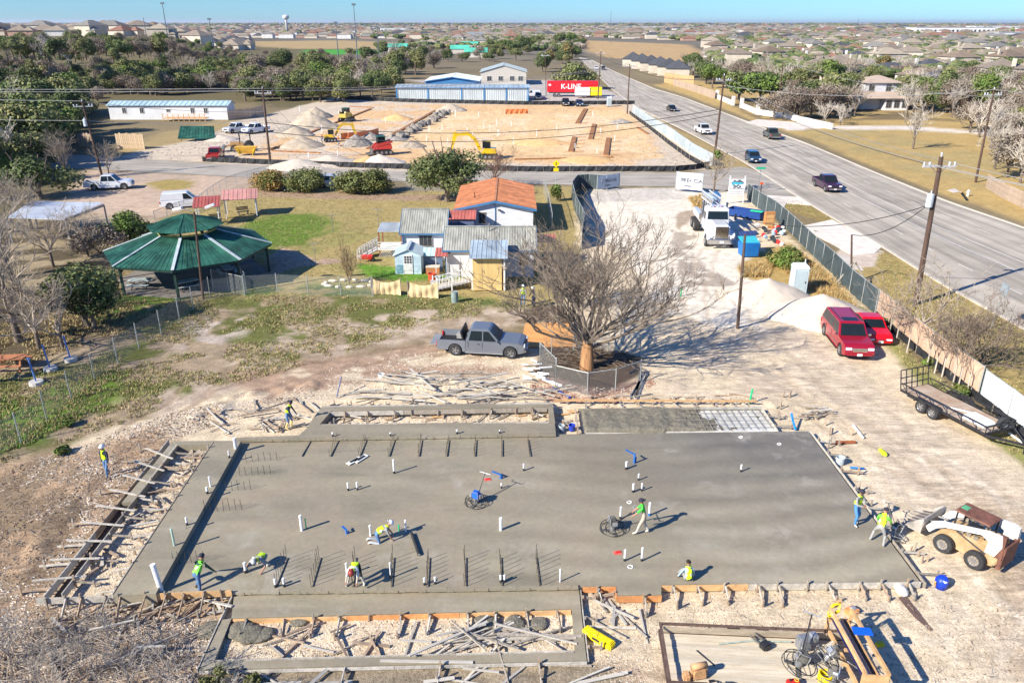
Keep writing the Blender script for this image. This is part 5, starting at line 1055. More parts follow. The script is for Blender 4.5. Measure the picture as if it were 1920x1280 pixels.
# rusty steel bars right of slab
t_=small('steel_bars','small bundle of rusty steel bars lying on sand right of slab','steel bars',G(1585,830),.0)
for k in range(7): MB().tube([(-.75+.05*k,-.15+.05*k,.03),(.55,-.05+.02*k,.03+.01*k)],.02,5).build('bar',M('rust',(.26,.08,.03),.9,.4,8),t_)
MB().beam(G(0,0)*0+Vector((0,0,0)),Vector((.01,0,0)),.01,.01)
for i,(a,b,l) in enumerate((((1600,797),(1618,820),'white pipe on the sand at the back right, propped by stakes'),((1180,700),(1195,690),'short dark pipe end sticking out by the tree fence'))):
    tag(MB().tube([G(*a,.1),G(*b,.1)],.07,8).build('pipe',PVC if i==0 else BLKM),l,'pipe')
# blue straps and pipes at back right corner
tag(MB().tube([G(1484,775,.6),G(1487,790,.35),G(1492,806,.05)],.06,6).build('blue_hose',M('bright_blue',(.01,.20,.62),.5,.2)),'bright blue hose standing in the stakes at back right corner','hose')
tag(MB().tube([G(1594,876,.1),G(1610,877,.14),G(1620,878,.05)],.05,6).build('blue_rope',M('bright_blue',(.01,.20,.62))),'short blue rope lying right of the pale grey bucket','rope')
for i in range(16):
    a=G(975+rnd.uniform(0,35),680+rnd.uniform(0,35)); L_=rnd.uniform(.3,.9); r_=rnd.uniform(-.9,.2)
    tag(MB().tube([(0,0,0),(L_*math.cos(r_),L_*math.sin(r_),rnd.uniform(-.05,.1))],.055,8).build('pipe_offcut',PVC,None,loc=a+Vector((0,0,.08+rnd.random()*.35))),'white pipe offcut in the heap behind the silver pickup nose'.replace('behind','below'),'pipe','white pipe offcuts below the silver pickup')
tag(MB().tube([G(1018,710,.1),G(1054,724,.1)],.11,10).build('pipe',PVC),'thick white pipe lying below the heap of pipe offcuts','pipe')
tag(MB().tube([G(1035,725,.2),G(1070,746,.1)],.04,8).build('pipe',M('blue_pvc',(.03,.06,.45),.4)),'dark blue pipe lying by the tree fence','pipe')
tag(MB().tube([G(640,706,1.0),G(631,745,.1)],.045,6).build('pole',M('slate_pole',(.16,.18,.28),.6,.2)),'dark blue pole leaning behind the left end of the lumber heap','pole')
for i in range(10):
    a=G(1205+rnd.uniform(-6,10),700+rnd.uniform(-5,5),.05); b=G(1190+rnd.uniform(-10,6),748+rnd.uniform(-5,5),.05); tag(MB().beam(a,b,.08,.06).build('board',random.choice((WDG,WDC,STEEL))),'long grey pole in the bundle running down from the tree fence','pole','poles below the tree fence')
# ---------------------------------------------------------------- buildings
def roof_plane(par,a,b,c,d,mat,n,ribs=3,rib=.035,t_=.04,name='roof_panel',gap=.012,rm=None):
    """a,b eave left/right, c,d ridge right/left; n panels across, ribs run up the slope"""
    a,b,c,d=[Vector(v) for v in(a,b,c,d)]; nr=(b-a).cross(d-a).normalized(); w_=(b-a).length
    for i in range(n):
        f0=i/n+gap/w_/2; f1=(i+1)/n-gap/w_/2; p=[a.lerp(b,f0),a.lerp(b,f1),d.lerp(c,f1),d.lerp(c,f0)]; mb=MB()
        mb.add([q for q in p]+[q-nr*t_ for q in p],[(0,1,2,3),(7,6,5,4),(0,4,5,1),(1,5,6,2),(2,6,7,3),(3,7,4,0)])
        for k in range(ribs):
            f=f0+(f1-f0)*(k+.5)/ribs; mb.beam(a.lerp(b,f)+nr*rib*.4,d.lerp(c,f)+nr*rib*.4,rib*1.3,rib,up=nr)
        mb.build(name,mat,par)
WHT=M('white_siding',(.68,.70,.72),.7,.12,2.2,.15,8,stretch=(.3,.3,3)); BTR=M('blue_trim',(.05,.17,.34),.7,.2,2); PBL=M('pale_blue_siding',(.46,.60,.68),.7,.12,2.5); WGL=M('house_glass',(.05,.06,.07),.15,.4,4,spec=.6); FRM=M('white_frame',(.68,.68,.66),.6,.08); TRIMB=M('brown_frame',(.25,.20,.16),.7)
GMT=M('grey_metal_roof',(.38,.38,.325),.6,.26,1.1,.1,8,metal=.1,stretch=(2,.5,1)); RMT=M('red_metal_roof',(.50,.15,.115),.55,.18,1,metal=.1); OTL=M('orange_roof',(.50,.215,.105),.8,.26,1.3,.2,14); SMT=M('silver_roof',(.52,.56,.57),.45,.15,1,metal=.3); BMT=M('blue_grey_roof',(.37,.45,.50),.55,.22,.7,metal=.1)
def window(par,x,y,z,w_,h,side='y',fm=FRM,mull=1,rows=1):
    """side y: faces -Y ; side x+/x-"""
    T=Matrix.Translation((x,y,z))@(Matrix.Identity(4) if side=='y' else Matrix.Rotation(R(90 if side=='x+' else -90),4,'Z') if side!='Y' else Matrix.Rotation(R(180),4,'Z'))
    mb=MB(); mb.box((0,-.02,h/2),(w_+.14,.06,.07),T=T); mb.box((0,-.02,-h/2),(w_+.14,.06,.07),T=T)
    for s in(-1,1): mb.box((s*w_/2,-.022,0),(.07,.062,h),T=T)
    for k in range(mull): mb.box((-w_/2+w_*(k+1)/(mull+1),-.024,0),(.04,.05,h),T=T)
    for k in range(1,rows): mb.box((0,-.024,-h/2+h*k/rows),(w_,.045,.03),T=T)
    f=mb.build('window',fm,par); MB().box((0,-.005,0),(w_,.03,h),T=T).build('pane',WGL,f); return f
def gablex(t_,x0,x1,y0,y1,ze,zr,wall,roof,n,ribs,over=.3,trim=None,rib=.035,name='roof_panel'):
    ym=(y0+y1)/2
    mb=MB(); mb.prism([(y0,0),(y0,ze),(ym,zr-.05),(y1,ze),(y1,0)],x0,x1,'X'); mb.build('wall',wall,t_,fixn=True)
    s=(zr-ze)/(ym-y0); zo=ze-s*over+.03
    roof_plane(t_,(x0-over,y0-over,zo),(x1+over,y0-over,zo),(x1+over,ym,zr+.03),(x0-over,ym,zr+.03),roof,n,ribs,rib,name=name)
    roof_plane(t_,(x1+over,y1+over,zo),(x0-over,y1+over,zo),(x0-over,ym,zr+.03),(x1+over,ym,zr+.03),roof,n,ribs,rib,name=name)
    MB().beam((x0-over,ym,zr+.06),(x1+over,ym,zr+.06),.28,.04).build('ridge_cap',roof,t_)
    if trim:
        MB().beam((x0-over,y0-over-.02,zo-.06),(x1+over,y0-over-.02,zo-.06),.04,.14).build('fascia',trim,t_)
        for x in(x0-over-.02,x1+over+.02):
            MB().beam((x,y0-over,zo-.04),(x,ym,zr-.04),.04,.16).build('barge_board',trim,t_); MB().beam((x,y1+over,zo-.04),(x,ym,zr-.04),.04,.16).build('barge_board',trim,t_)
def gabley(t_,x0,x1,y0,y1,ze,zr,wall,roof,n,ribs,over=.3,trim=None,rib=.035,name='roof_panel'):
    xm=(x0+x1)/2; mb=MB(); mb.prism([(x0,0),(x0,ze),(xm,zr-.05),(x1,ze),(x1,0)],y0,y1,'Y'); mb.build('wall',wall,t_,fixn=True)
    s=(zr-ze)/(xm-x0); zo=ze-s*over+.03
    roof_plane(t_,(x0-over,y1+over,zo),(x0-over,y0-over,zo),(xm,y0-over,zr+.03),(xm,y1+over,zr+.03),roof,n,ribs,rib,name=name)
    roof_plane(t_,(x1+over,y0-over,zo),(x1+over,y1+over,zo),(xm,y1+over,zr+.03),(xm,y0-over,zr+.03),roof,n,ribs,rib,name=name)
    MB().beam((xm,y0-over,zr+.06),(xm,y1+over,zr+.06),.25,.04).build('ridge_cap',roof,t_)
    if trim:
        MB().beam((x0-over,y0-over-.02,zo-.10),(xm,y0-over-.02,zr-.10),.05,.24,).build('barge_board',trim,t_); MB().beam((x1+over,y0-over-.02,zo-.10),(xm,y0-over-.02,zr-.10),.05,.24).build('barge_board',trim,t_)
hB=thing('house','white house with grey ribbed metal roof and yellow plywood entry, nearest the bare tree','house',(0,0,0))
gablex(hB,-5.7,1.85,64.0,69.6,2.55,3.75,WHT,GMT,9,4,.28,BTR)
window(hB,-2.85,63.98,1.6,1.0,1.1,mull=1); window(hB,1.0,63.98,1.55,.8,1.0)
MB().beam((-5.72,63.96,0),(-5.72,63.96,2.5),.10,.06).build('corner_trim',BTR,hB); MB().tube([(-2.0,66.2,3.55),(-2.0,66.2,4.25)],.06,6).build('vent_pipe',STEEL,hB); MB().box((-5.4,63.9,2.2),(.16,.12,.1)).build('flood_lamp',BLKM,hB)
# plywood entry
PLY=M('plywood',(.62,.44,.18),.8,.16,1.2,.1,14,stretch=(2,2,.4)); t_=hB
y0=60.2
for k in range(3): MB().box((-3.15+.32+k*.8,y0,1.45),(.785,.05,2.75)).build('plywood_sheet',PLY,hB)
for x in(-3.18,-.70): MB().box((x,(y0+63.9)/2,1.4),(.05,63.9-y0-.1,2.7)).build('plywood_sheet',PLY,hB)
MB().beam((-.62,y0-.06,0),(-.62,y0-.06,2.9),.12,.12).build('entry_post',FRM,hB)
roof_plane(hB,(-3.5,y0-.5,2.95),(-.35,y0-.5,2.95),(-.35,63.85,3.35),(-3.5,63.85,3.35),BMT,4,2)
# ramp with white railing
rp=thing('ramp','white railed wooden ramp up to the plywood entry','ramp',(0,0,0)); a=Vector((-6.6,59.8,.0)); b=Vector((-3.3,60.6,.55))
for yy in(0,1.2):
    o_=Vector((0,yy,0)); MB().beam(a+o_+Vector((0,0,.95)),b+o_+Vector((0,0,.95)),.07,.06).build('rail',FRM,rp); MB().beam(a+o_+Vector((0,0,.18)),b+o_+Vector((0,0,.18)),.05,.05).build('rail',FRM,rp)
    for k in range(13): p=a.lerp(b,k/12)+o_; MB().beam(p+Vector((0,0,.15)),p+Vector((0,0,.95)),.05,.05).build('baluster',FRM,rp)
    for k in(0,.5,1): p=a.lerp(b,k)+o_; MB().beam(Vector((p.x,p.y,0)),p+Vector((0,0,1.1)),.10,.10).build('post',FRM,rp)
for k in range(11): p=a.lerp(b,(k+.5)/11); MB().box(p+Vector((0,.6,.1)),(.30,1.15,.04)).build('plank',M('ramp_plank',(.45,.42,.38),.85,.2,3),rp)
hA=thing('house','white house with grey metal roof and brown window behind the pale blue shed','house',(0,0,0))
gablex(hA,-10.05,-6.25,69.0,74.6,2.75,4.2,WHT,GMT,5,4,.28,BTR); window(hA,-7.95,68.98,1.9,1.15,1.0,fm=TRIMB,mull=2)
MB().beam((-10.07,68.94,0),(-10.07,68.94,2.7),.28,.07).build('corner_trim',BTR,hA)
hC=thing('house','white house with orange tiled gable roof and blue barge boards','house',(0,0,0))
gabley(hC,-5.7,2.2,78.6,90.5,2.75,3.6,WHT,OTL,16,3,.35,BTR,.05,'roof_tile_row'); window(hC,-3.1,78.58,1.75,.65,1.1,fm=TRIMB); MB().beam((-1.75,78.55,0),(-1.75,78.55,3.2),.07,.05).build('corner_trim',BTR,hC)
MB().tube([(-4.0,82,3.0),(-4.0,82,3.7)],.05,6).build('vent_pipe',BLKM,hC); MB().box((-1.3,78.4,2.6),(.3,.2,.12)).build('flood_lamp',BLKM,hC)
# low link with red roof
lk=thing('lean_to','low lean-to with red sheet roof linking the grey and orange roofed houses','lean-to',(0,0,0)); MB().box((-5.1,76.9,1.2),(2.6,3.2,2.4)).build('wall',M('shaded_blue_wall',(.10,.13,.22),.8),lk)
roof_plane(lk,(-6.6,75.1,2.45),(-3.6,75.1,2.45),(-3.6,76.9,2.95),(-6.6,76.9,2.95),RMT,3,3); roof_plane(lk,(-3.6,78.5,2.55),(-6.6,78.5,2.55),(-6.6,76.9,2.95),(-3.6,76.9,2.95),RMT,3,3)
for lab,x,y,z,w_ in(('red sheet awning sticking out right of the nearest white house',2.3,69.0,2.5,1.7),('small red awning between the two white houses',-6.6,64.4,2.5,1.1)):
    aw=thing('awning',lab,'awning',(x,y,0)); roof_plane(aw,(0,-1.2,z-.4),(w_,-1.2,z-.4),(w_,.1,z),(0,.1,z),RMT,2,2)
    for q in(.08,w_-.08): MB().beam((q,-1.1,0),(q,-1.1,z-.4),.06,.06).build('post',FRM,aw)
# pale blue shed
sh=thing('garden_shed','small pale blue shed with gable roof and nine-pane white door','shed',(0,0,0))
gabley(sh,-10.25,-7.95,64.8,67.3,1.75,2.25,PBL,M('pale_shed_roof',(.42,.50,.52),.6,.12,1),4,2,.16,None)
for k in range(9): MB().box((-9.1,64.775+.004,.12+k*.2),(2.26,.03,.185)).build('siding_board',PBL,sh)
d_=MB().box((-9.1,64.73,.92),(.78,.05,1.75)).build('door',FRM,sh)
for i in range(3):
    for j in range(3): MB().box((-9.33+.23*i,64.70,1.12+j*.23),(.17,.02,.18)).build('pane',WGL,d_)
MB().box((-9.85,64.735,.5),(.5,.02,.75)).build('mural',M('painted_mural',(.30,.48,.60),.7,.3,8,col2=(.05,.22,.25)),sh)
lk=thing('low_wall','low blue-grey shed wall right of the pale blue shed','shed',(0,0,0)); MB().box((-7.0,65.6,.75),(1.7,.1,1.5)).build('wall',M('slate_wall',(.10,.14,.20),.8,.15),lk); roof_plane(lk,(-7.9,65.4,1.5),(-6.1,65.4,1.5),(-6.1,66.6,1.95),(-7.9,66.6,1.95),M('aqua_roof',(.42,.60,.60),.6,.1,1),2,2)
# porch and lattice
po=thing('porch','white lattice porch with corrugated canopy left of the white house','porch',(0,0,0))
roof_plane(po,(-12.6,70.2,2.45),(-10.2,70.2,2.45),(-10.2,72.6,2.75),(-12.6,72.6,2.75),SMT,3,4)
for x,y in((-12.5,70.3),(-10.4,70.3),(-12.5,72.5)): MB().beam((x,y,0),(x,y,2.45),.1,.1).build('post',M('brown_post',(.25,.08,.05),.8),po)
MB().box((-11.4,71.3,.75),(2.4,2.4,.12)).build('floor',FRM,po)
for k in range(14): MB().beam((-12.6+k*.17,70.05,0 if k%2 else .02),(-12.6+k*.17+.5,70.05,.75),.03,.03).build('lattice_slat',FRM,po)
for k in range(3): MB().beam((-12.6,70.05,.95+k*.25),(-10.3,70.05,.95+k*.25),.04,.06).build('rail',FRM,po)
st=thing('porch_ramp','white railed ramp running down from the lattice porch','ramp',(0,0,0)); a=Vector((-14.4,69.1,0)); b=Vector((-12.7,70.2,.75))
for yy in(0,1.1):
    for z in(.9,.5,.15): MB().beam(a+Vector((0,yy,z)),b+Vector((0,yy,z)),.06,.05).build('rail',FRM,st)
    for k in range(5): p=a.lerp(b,k/4)+Vector((0,yy,0)); MB().beam(p,p+Vector((0,0,.95)),.07,.07).build('post',FRM,st)
MB().beam(a+Vector((0,.55,.05)),b+Vector((0,.55,.0)),1.0,.05).build('deck',M('ramp_plank',(.45,.42,.38)),st)
t_=small('wheelbarrow','red wheelbarrow parked by the porch ramp','wheelbarrow',(-13.4,68.6,0)); MB().fru((-.4,.4,-.25,.25),(-.55,.5,-.35,.35),.3,.6).build('tray',RED,t_); wheel(t_,.55,0,.2,.1,RIMD,4); MB().tube([(-.3,-.2,.3),(-1.1,-.3,.55)],.03,5).build('handle',WD,t_)
t_=small('wooden_crate','orange wooden crate with white lid beside the pale blue shed','crate',G(812,513)); MB().box((0,0,.32),(1.15,.7,.64)).build('crate',M('orange_wood',(.50,.19,.07),.8,.2,2),t_); MB().box((0,0,.68),(1.2,.75,.06)).build('lid',M('cream_lid',(.65,.58,.48),.8),t_)
t_=small('trash_barrel','grey-green barrel standing by the foot of the white ramp','barrel',G(853,567)); MB().tube([(0,0,0),(0,0,.45),(0,0,.9)],[.27,.29,.27],14).build('barrel',M('grey_green_barrel',(.25,.32,.29),.6),t_); MB().ring((0,0,.9),.27,.02,14,m=4).build('rim',STEEL,t_)
t_=small('stones','ring of pale stones under the multi-stemmed shrub','stones',G(655,533))
for k in range(13): a=k*.48; MB().ball((2.1*math.cos(a),1.0*math.sin(a),.08),(.22+.1*(k%3),.18,.14),6,4).build('stone',PALE,t_)
for i,(x0,x1,yb,yt) in enumerate(((697,752,556,524),(765,822,562,530))):
    A=G(x0,yb-4); B=G(x1,yb-2); n=16; mb=MB(); vs=[]
    for k in range(n+1):
        p=A.lerp(B,k/n); sag=.35*math.sin(math.pi*k/n); wv=.05*math.sin(k*1.9)
        for j in range(7): vs.append((p.x,p.y+wv*(1+j*.1)+.05*math.sin(j*1.0+k*.3),(1.35-sag)*(1-j/6)+.05))
    mb.add(vs,[(k*7+j,(k+1)*7+j,(k+1)*7+j+1,k*7+j+1) for k in range(n) for j in range(6)])
    t_=small('draped_cloth',('left' if i==0 else 'right')+' one of two tan tarps draped on the wire fence before the shed','cloth',(0,0,0)); mb.build('cloth',M('tan_tarp',(.62,.47,.26),.85,.14,2,.3,5),t_,smooth=True)
    for p in(A,B): MB().beam(p,p+Vector((0,0,1.5)),.06,.06).build('post',WDG,t_)
for i,(x,y,h) in enumerate(((625,430,1.9),(592,490,2.0),(710,420,2.0))):
    p=G(x,y+6); t_=small('clothes_post','thin T-shaped clothes line post on the dry lawn, '+('nearest the green patch','nearest the shrub','by the porch roof')[i],'post',p); MB().tube([(0,0,0),(0,0,h)],.03,5).build('post',STEEL,t_); MB().beam((-.5,0,h),(.5,0,h),.04,.04).build('crossbar',STEEL,t_)
# ---------------------------------------------------------------- pavilion
GRF=M('green_metal_roof',(.032,.125,.085),.5,.5,.9,.05,8,metal=.2); GDK=M('dark_green_steel',(.015,.045,.035),.6,.2); GCP=M('pale_ridge_cap',(.40,.47,.48),.5,.15,2)
gzc=Vector((-27.9,64.4,0)); gzb=thing('pavilion','large octagonal open pavilion with two-tier green metal roof','pavilion',gzc)
Rr=6.9; rin=2.3
def oc(r,k,z,off=R(11)): a=off+k*math.pi/4; return Vector((r*math.cos(a),r*math.sin(a),z))
for k in range(8):
    roof_plane(gzb,oc(Rr,k,2.55),oc(Rr,k+1,2.55),oc(rin,k+1,4.05),oc(rin,k,4.05),GRF,6,2,.03)
    roof_plane(gzb,oc(3.15,k,4.55),oc(3.15,k+1,4.55),oc(.05,k+1,5.45),oc(.05,k,5.45),GRF,4,2,.03)
    MB().beam(oc(Rr+.02,k,2.60),oc(rin,k,4.12),.24,.05).build('ridge_cap',GCP,gzb); MB().beam(oc(3.16,k,4.58),oc(.05,k,5.49),.09,.04).build('ridge_cap',GRF,gzb)
    MB().beam(oc(Rr-.5,k,0),oc(Rr-.5,k,2.55),.17,.17).build('post',GDK,gzb); MB().beam(oc(Rr-.5,k,1.9),oc(Rr-1.3,k,2.6),.1,.1).build('brace',GDK,gzb); MB().beam(oc(rin,k,3.9),oc(rin,k,4.6),.12,.12).build('post',GDK,gzb)
    MB().beam(oc(Rr-.1,k,2.44),oc(Rr-.1,k+1,2.44),.10,.2).build('edge_beam',GDK,gzb)
    MB().beam(oc(rin+.1,k,4.0),oc(rin+.1,k+1,4.0),.08,.3).build('collar_beam',M('ochre_beam',(.42,.36,.10),.8,.2),gzb)
tag(MB().poly([(gzc+oc(Rr-.7,k,0))[:2] for k in range(8)],-.05,.06).build('pavilion_floor',M('dark_concrete',(.20,.18,.16),.9,.2,1)),kind='structure')
for i,(dx,dy) in enumerate(((-3,-3.5),(1,-3.8),(-2,1),(3,0))):
    t_=small('picnic_table',('front left','front right','inner left','inner right')[i]+' pale table under the green pavilion','table',gzc+Vector((dx,dy,.06)),i*.7); MB().box((0,0,.72),(1.8,.75,.06)).build('tabletop',GCP,t_)
    for s in(-1,1): MB().box((0,s*.65,.42),(1.8,.28,.05)).build('seat',GCP,t_); MB().beam((s*.6,-.6,0),(s*.6,.6,.7),.06,.06).build('leg',BLKM,t_); MB().beam((s*.6,.6,0),(s*.6,-.6,.7),.06,.06).build('leg',BLKM,t_)
# small red-roofed shelters
for lab,x0,x1,y,dx in(('small open shelter with faded red roof and white posts on the lawn',425,472,410,0),('red-roofed shelter partly hidden behind the pavilion top',372,410,425,1)):
    a=G(x0,y); w_=3.3 if dx==0 else 2.2; t_=small('shelter',lab,'shelter',a,.28); roof_plane(t_,(-.3,-.3,2.15),(w_+.3,-.3,2.15),(w_+.3,2.6,2.75),(-.3,2.6,2.75),M('faded_red_roof',(.50,.25,.21),.6,.12,1) if dx==0 else M('dull_red_roof',(.42,.11,.09),.6,.15,1),4,2)
    for x in(0,w_):
        for y_ in(0,2.3): MB().beam((x,y_,0),(x,y_,2.2+y_*.2),.11,.11).build('post',FRM,t_)
    MB().beam((-.1,0,2.1),(w_+.1,0,2.1),.08,.14).build('beam',FRM,t_)
    b=small('bench','dark slatted bench under the '+('faded red shelter' if not dx else 'red shelter behind the pavilion'),'bench',t_.matrix_basis@Vector((1.8,1.1,0)),.5)
    for k in range(3): MB().box((0,k*.13,.45),(1.3,.10,.04)).build('seat_slat',BLKM,b); MB().box((0,.45,.6+k*.15),(1.3,.03,.11)).build('back_slat',BLKM,b)
    for s in(-1,1): MB().box((s*.5,.15,.22),(.08,.5,.44)).build('leg',DUSTB,b)
# white canopy at the left
t_=small('carport','open carport with white sheet roof behind bare branches at the left','carport',(0,0,0)); z=2.6
P4=PP([(12,408),(122,412),(195,385),(60,382)],z); roof_plane(t_,P4[0],P4[1],P4[2]+Vector((0,0,.3)),P4[3]+Vector((0,0,.3)),M('white_sheet_roof',(.62,.66,.70),.5,.1,1),8,3)
for p in P4: MB().beam((p.x,p.y,0),(p.x,p.y,2.6),.12,.12).build('post',STEEL,t_)
mb=MB(); mb.beam(P4[1],P4[2],.08,.25); mb.build('edge_beam',STEEL,t_)
# picnic bench, blue weave poles
t_=small('picnic_bench','brown wooden picnic table at the left edge of the picture','picnic table',G(22,690),.1)
for k in range(5): MB().box((0,-.35+k*.18,.76),(2.0,.165,.05)).build('tabletop_plank',M('red_wood',(.42,.17,.08),.8,.2,3),t_)
for s in(-1,1): 
    MB().box((0,s*.75,.44),(2.0,.27,.05)).build('seat',M('red_wood',(.42,.17,.08)),t_)
    for x in(-.8,.8): MB().beam((x,s*.7,0),(x,s*.25,.74),.1,.06).build('leg',M('red_wood',(.42,.17,.08)),t_)
for i,((bx,by),(tx,ty)) in enumerate((((133,676),(117,618)),((95,694),(77,638)),((69,720),(50,668)))):
    p=G(bx,by); t_=small('agility_pole',('rear','middle','front')+() and '' or ('rear','middle','front')[i]+' blue pole in a round concrete base on the left lawn','pole',p); MB().tube([(0,0,0),(0,0,.22)],[.42,.40],14).build('base',M('pale_concrete_base',(.50,.48,.44),.9,.15),t_)
    MB().tube([(0,0,.1),(-.12,0,1.75)],.05,6).build('pole',M('faded_blue',(.10,.20,.50),.6,.2),t_); MB().beam((-.25,0,1.72),(.0,0,1.72),.03,.03).build('crossbar',M('faded_blue',(.10,.20,.50)),t_)
# ---------------------------------------------------------------- far buildings
def farbox(label,cat,x0,x1,y0,y1,ze,zr,wall,roof,n,trim=None,name='building',axis='x'):
    t_=thing(name,label,cat,(0,0,0)); (gablex if axis=='x' else gabley)(t_,x0,x1,y0,y1,ze,zr,wall,roof,n,2,.4,trim,.08); return t_
mh=farbox('long white mobile home with pale blue roof among the trees','mobile home',-91.5,-64.6,181,186,3.2,3.9,M('mobile_white',(.60,.62,.64),.7,.08,.6),M('pale_blue_roof',(.36,.50,.56),.6,.08,.5),12)
for x in(-88,-84,-78,-72.5,-69.5): window(mh,x,180.98,2.0,.9,1.2 if x!=-78 else .7)
dk=thing('deck','brown wooden deck with railing before the mobile home','deck',(0,0,0)); MB().box((-73.5,179.2,.6),(9.5,2.6,.15)).build('floor',WDN,dk)
for k in range(9): MB().beam((-78.2+k*1.18,177.95,0),(-78.2+k*1.18,177.95,1.6),.12,.12).build('post',WDN,dk)
for z in(1.1,1.55): MB().beam((-78.2,177.95,z),(-68.8,177.95,z),.08,.08).build('rail',WDN,dk)
STW=M('blue_white_sheet',(.58,.63,.63),.55,.08,.4,metal=.1); BST=M('blue_steel_trim',(.05,.20,.42),.55,.1)
wh=farbox('long storage building with pale corrugated wall, blue posts and low blue-grey roof','storage building',-32.5,4.6,226,236,3.6,4.1,STW,BMT,14,BST)
for k,x in enumerate((-32.4,-23.6,-14.2,-7.8,-1.6,4.5)): MB().box((x,225.9,1.8),(.35,.12,3.6)).build('wall_post',BST,wh)
for k in range(60): MB().box((-32+k*.61,225.95,1.75),(.12,.06,3.4)).build('wall_rib',STW,wh)
w2=farbox('second storage building with white roof and blue doors behind the long one','storage building',-26,-10,243,262,4.2,5.4,BST,M('white_metal_roof',(.58,.63,.65),.5,.08,.4),10,BST,axis='y')
for k in range(5): MB().box((-9.94,245+k*3.4,1.9),(.12,2.2,3.2)).build('roller_door',PBL,w2)
w3=farbox('pale office building with grey hipped metal roof beyond the storage units','building',-11,5,285,305,4.4,6.6,M('cream_wall',(.55,.52,.46),.8,.1),M('grey_blue_metal',(.36,.42,.44),.5,.1,.3),8,None,axis='y')
for x in(-8,-4,0,3): window(w3,x,284.95,2.2,1.6,1.6)
GTR=M('green_tin',(.10,.50,.36),.5,.1,.3)
for i,(px,py,w_,d_) in enumerate(((745,97,14,12),(862,101,13,10),(892,108,14,10),(880,92,14,10))):
    p=G(px,py); w4=farbox(('leftmost green-roofed building in the far park','green-roofed building behind the white office','larger green-roofed building near the yellow tree','farthest green-roofed building in the park')[i],'building',p.x-w_/2,p.x+w_/2,p.y,p.y+d_,3.2,5.6,M('cream_wall',(.55,.52,.46)),GTR,5)
# large pale commercial buildings in the distance
PW=M('far_white_wall',(.66,.66,.66),.8,.05,.2); n_=0
for (px,py,w_,h,d_,m) in ((740,62,60,9,30,PW),(905,72,45,7,20,BMT),(1300,72,55,6,25,PW),(1345,70,50,6,25,BMT),(1660,58,120,8,30,PW),(1790,64,150,11,40,PW),(1880,60,130,12,40,PW),(1900,74,40,8,30,PW),(1560,54,160,10,40,PW),(1200,56,150,9,40,PW),(1000,58,90,8,40,M('far_tan_wall',(.42,.36,.30),.8))):
    p=G(px,py); n_+=1; w4=thing('commercial_building',('long white','pale blue-roofed','white','blue-roofed','low wide white','very long white','tall white','small white','far wide white','distant white','distant tan')[n_-1]+' flat-roofed commercial building near the horizon','building',(p.x,p.y,0)); MB().box((0,d_/2,h/2),(w_,d_,h)).build('wall',m,w4); MB().box((0,d_/2,h+.3),(w_+1,d_+1,.6)).build('parapet',M('far_roof',(.42,.42,.42),.8,.1,.1),w4)
    k=int(w_/8); 
    for q in range(k): MB().box((-w_/2+(q+.5)*w_/k,-.1,h*.5),(w_/k*.45,.3,h*.35)).build('window',WGL,w4)
# ---------------------------------------------------------------- poles and wires
PW_=M('pole_wood',(.10,.062,.045),.9,.35,2,.3,20,stretch=(3,3,.3)); INS=M('insulator',(.60,.64,.68),.4,.1); TRF=M('transformer_grey',(.50,.55,.58),.45,.1)
def upole(px,py,tx,ty,label,arm=True,trans=False,h=None,r=.17,arm2=False,az=0):
    b=G(px,py); Y=b.y; v=(640-ty)/F; dy=math.cos(TH)+v*math.sin(TH); dz=-math.sin(TH)+v*math.cos(TH); t_=Y/dy; H_=CH+dz*t_; X1=(tx-960)/F*t_
    o=thing('utility_pole',label,'utility pole',b,0); top=Vector((X1-b.x,0,H_)); MB().tube([(0,0,-.1),top*.5,top],[r,r*.85,r*.7],9).build('pole',PW_,o)
    if arm:
        a=Vector((math.cos(az),math.sin(az),0)); c=top-Vector((0,0,.7)); MB().beam(c-a*1.25,c+a*1.25,.12,.14).build('crossarm',M('pale_crossarm',(.42,.42,.42),.8,.2,4),o)
        for s in(-1.15,-.75,.75,1.15): MB().tube([c+a*s+Vector((0,0,.05)),c+a*s+Vector((0,0,.32))],[.06,.09],6).build('insulator',INS,o)
        MB().tube([top,top+Vector((0,0,.3))],[.05,.08],6).build('insulator',INS,o)
        for s in(-1,1): MB().beam(c+a*s*.6,c-Vector((0,0,.6)),.04,.04).build('arm_brace',STEEL,o)
    if trans: 
        q=top*.68+Vector((-.35,-.1,0)); MB().tube([q,q+Vector((0,0,.9))],[.26,.26],12).build('transformer',TRF,o); MB().tube([q+Vector((0,0,.9)),q+Vector((0,0,1.0)),],[.27,.15],12).build('transformer_lid',TRF,o); MB().tube([q+Vector((0,0,1.0)),q+Vector((0,0,1.2))],.05,6).build('bushing',INS,o)
    return b+top
T_R=upole(1716,571,1765,294,'tall brown utility pole with pale crossarm and transformer beside the main road',trans=True,r=.22,az=.05)
T_mid=upole(1383,616,1397,440,'shorter bare reddish pole standing alone in the pale lot',arm=False,r=.12)
T_m2=upole(1340,291,1358,142,'utility pole with high crossarm between road and far site fence',r=.2,az=.1)
T_L=upole(192,332,154,190,'leaning utility pole with grey transformer at the left beside the street',trans=True,az=.3)
T_L2=upole(507,307,492,166,'utility pole with crossarm beside the far site gravel piles',az=.1,r=.19)
T_gz=upole(381,560,364,398,'thin bare pole with two flood lamps in front of the pavilion',arm=False,r=.11)
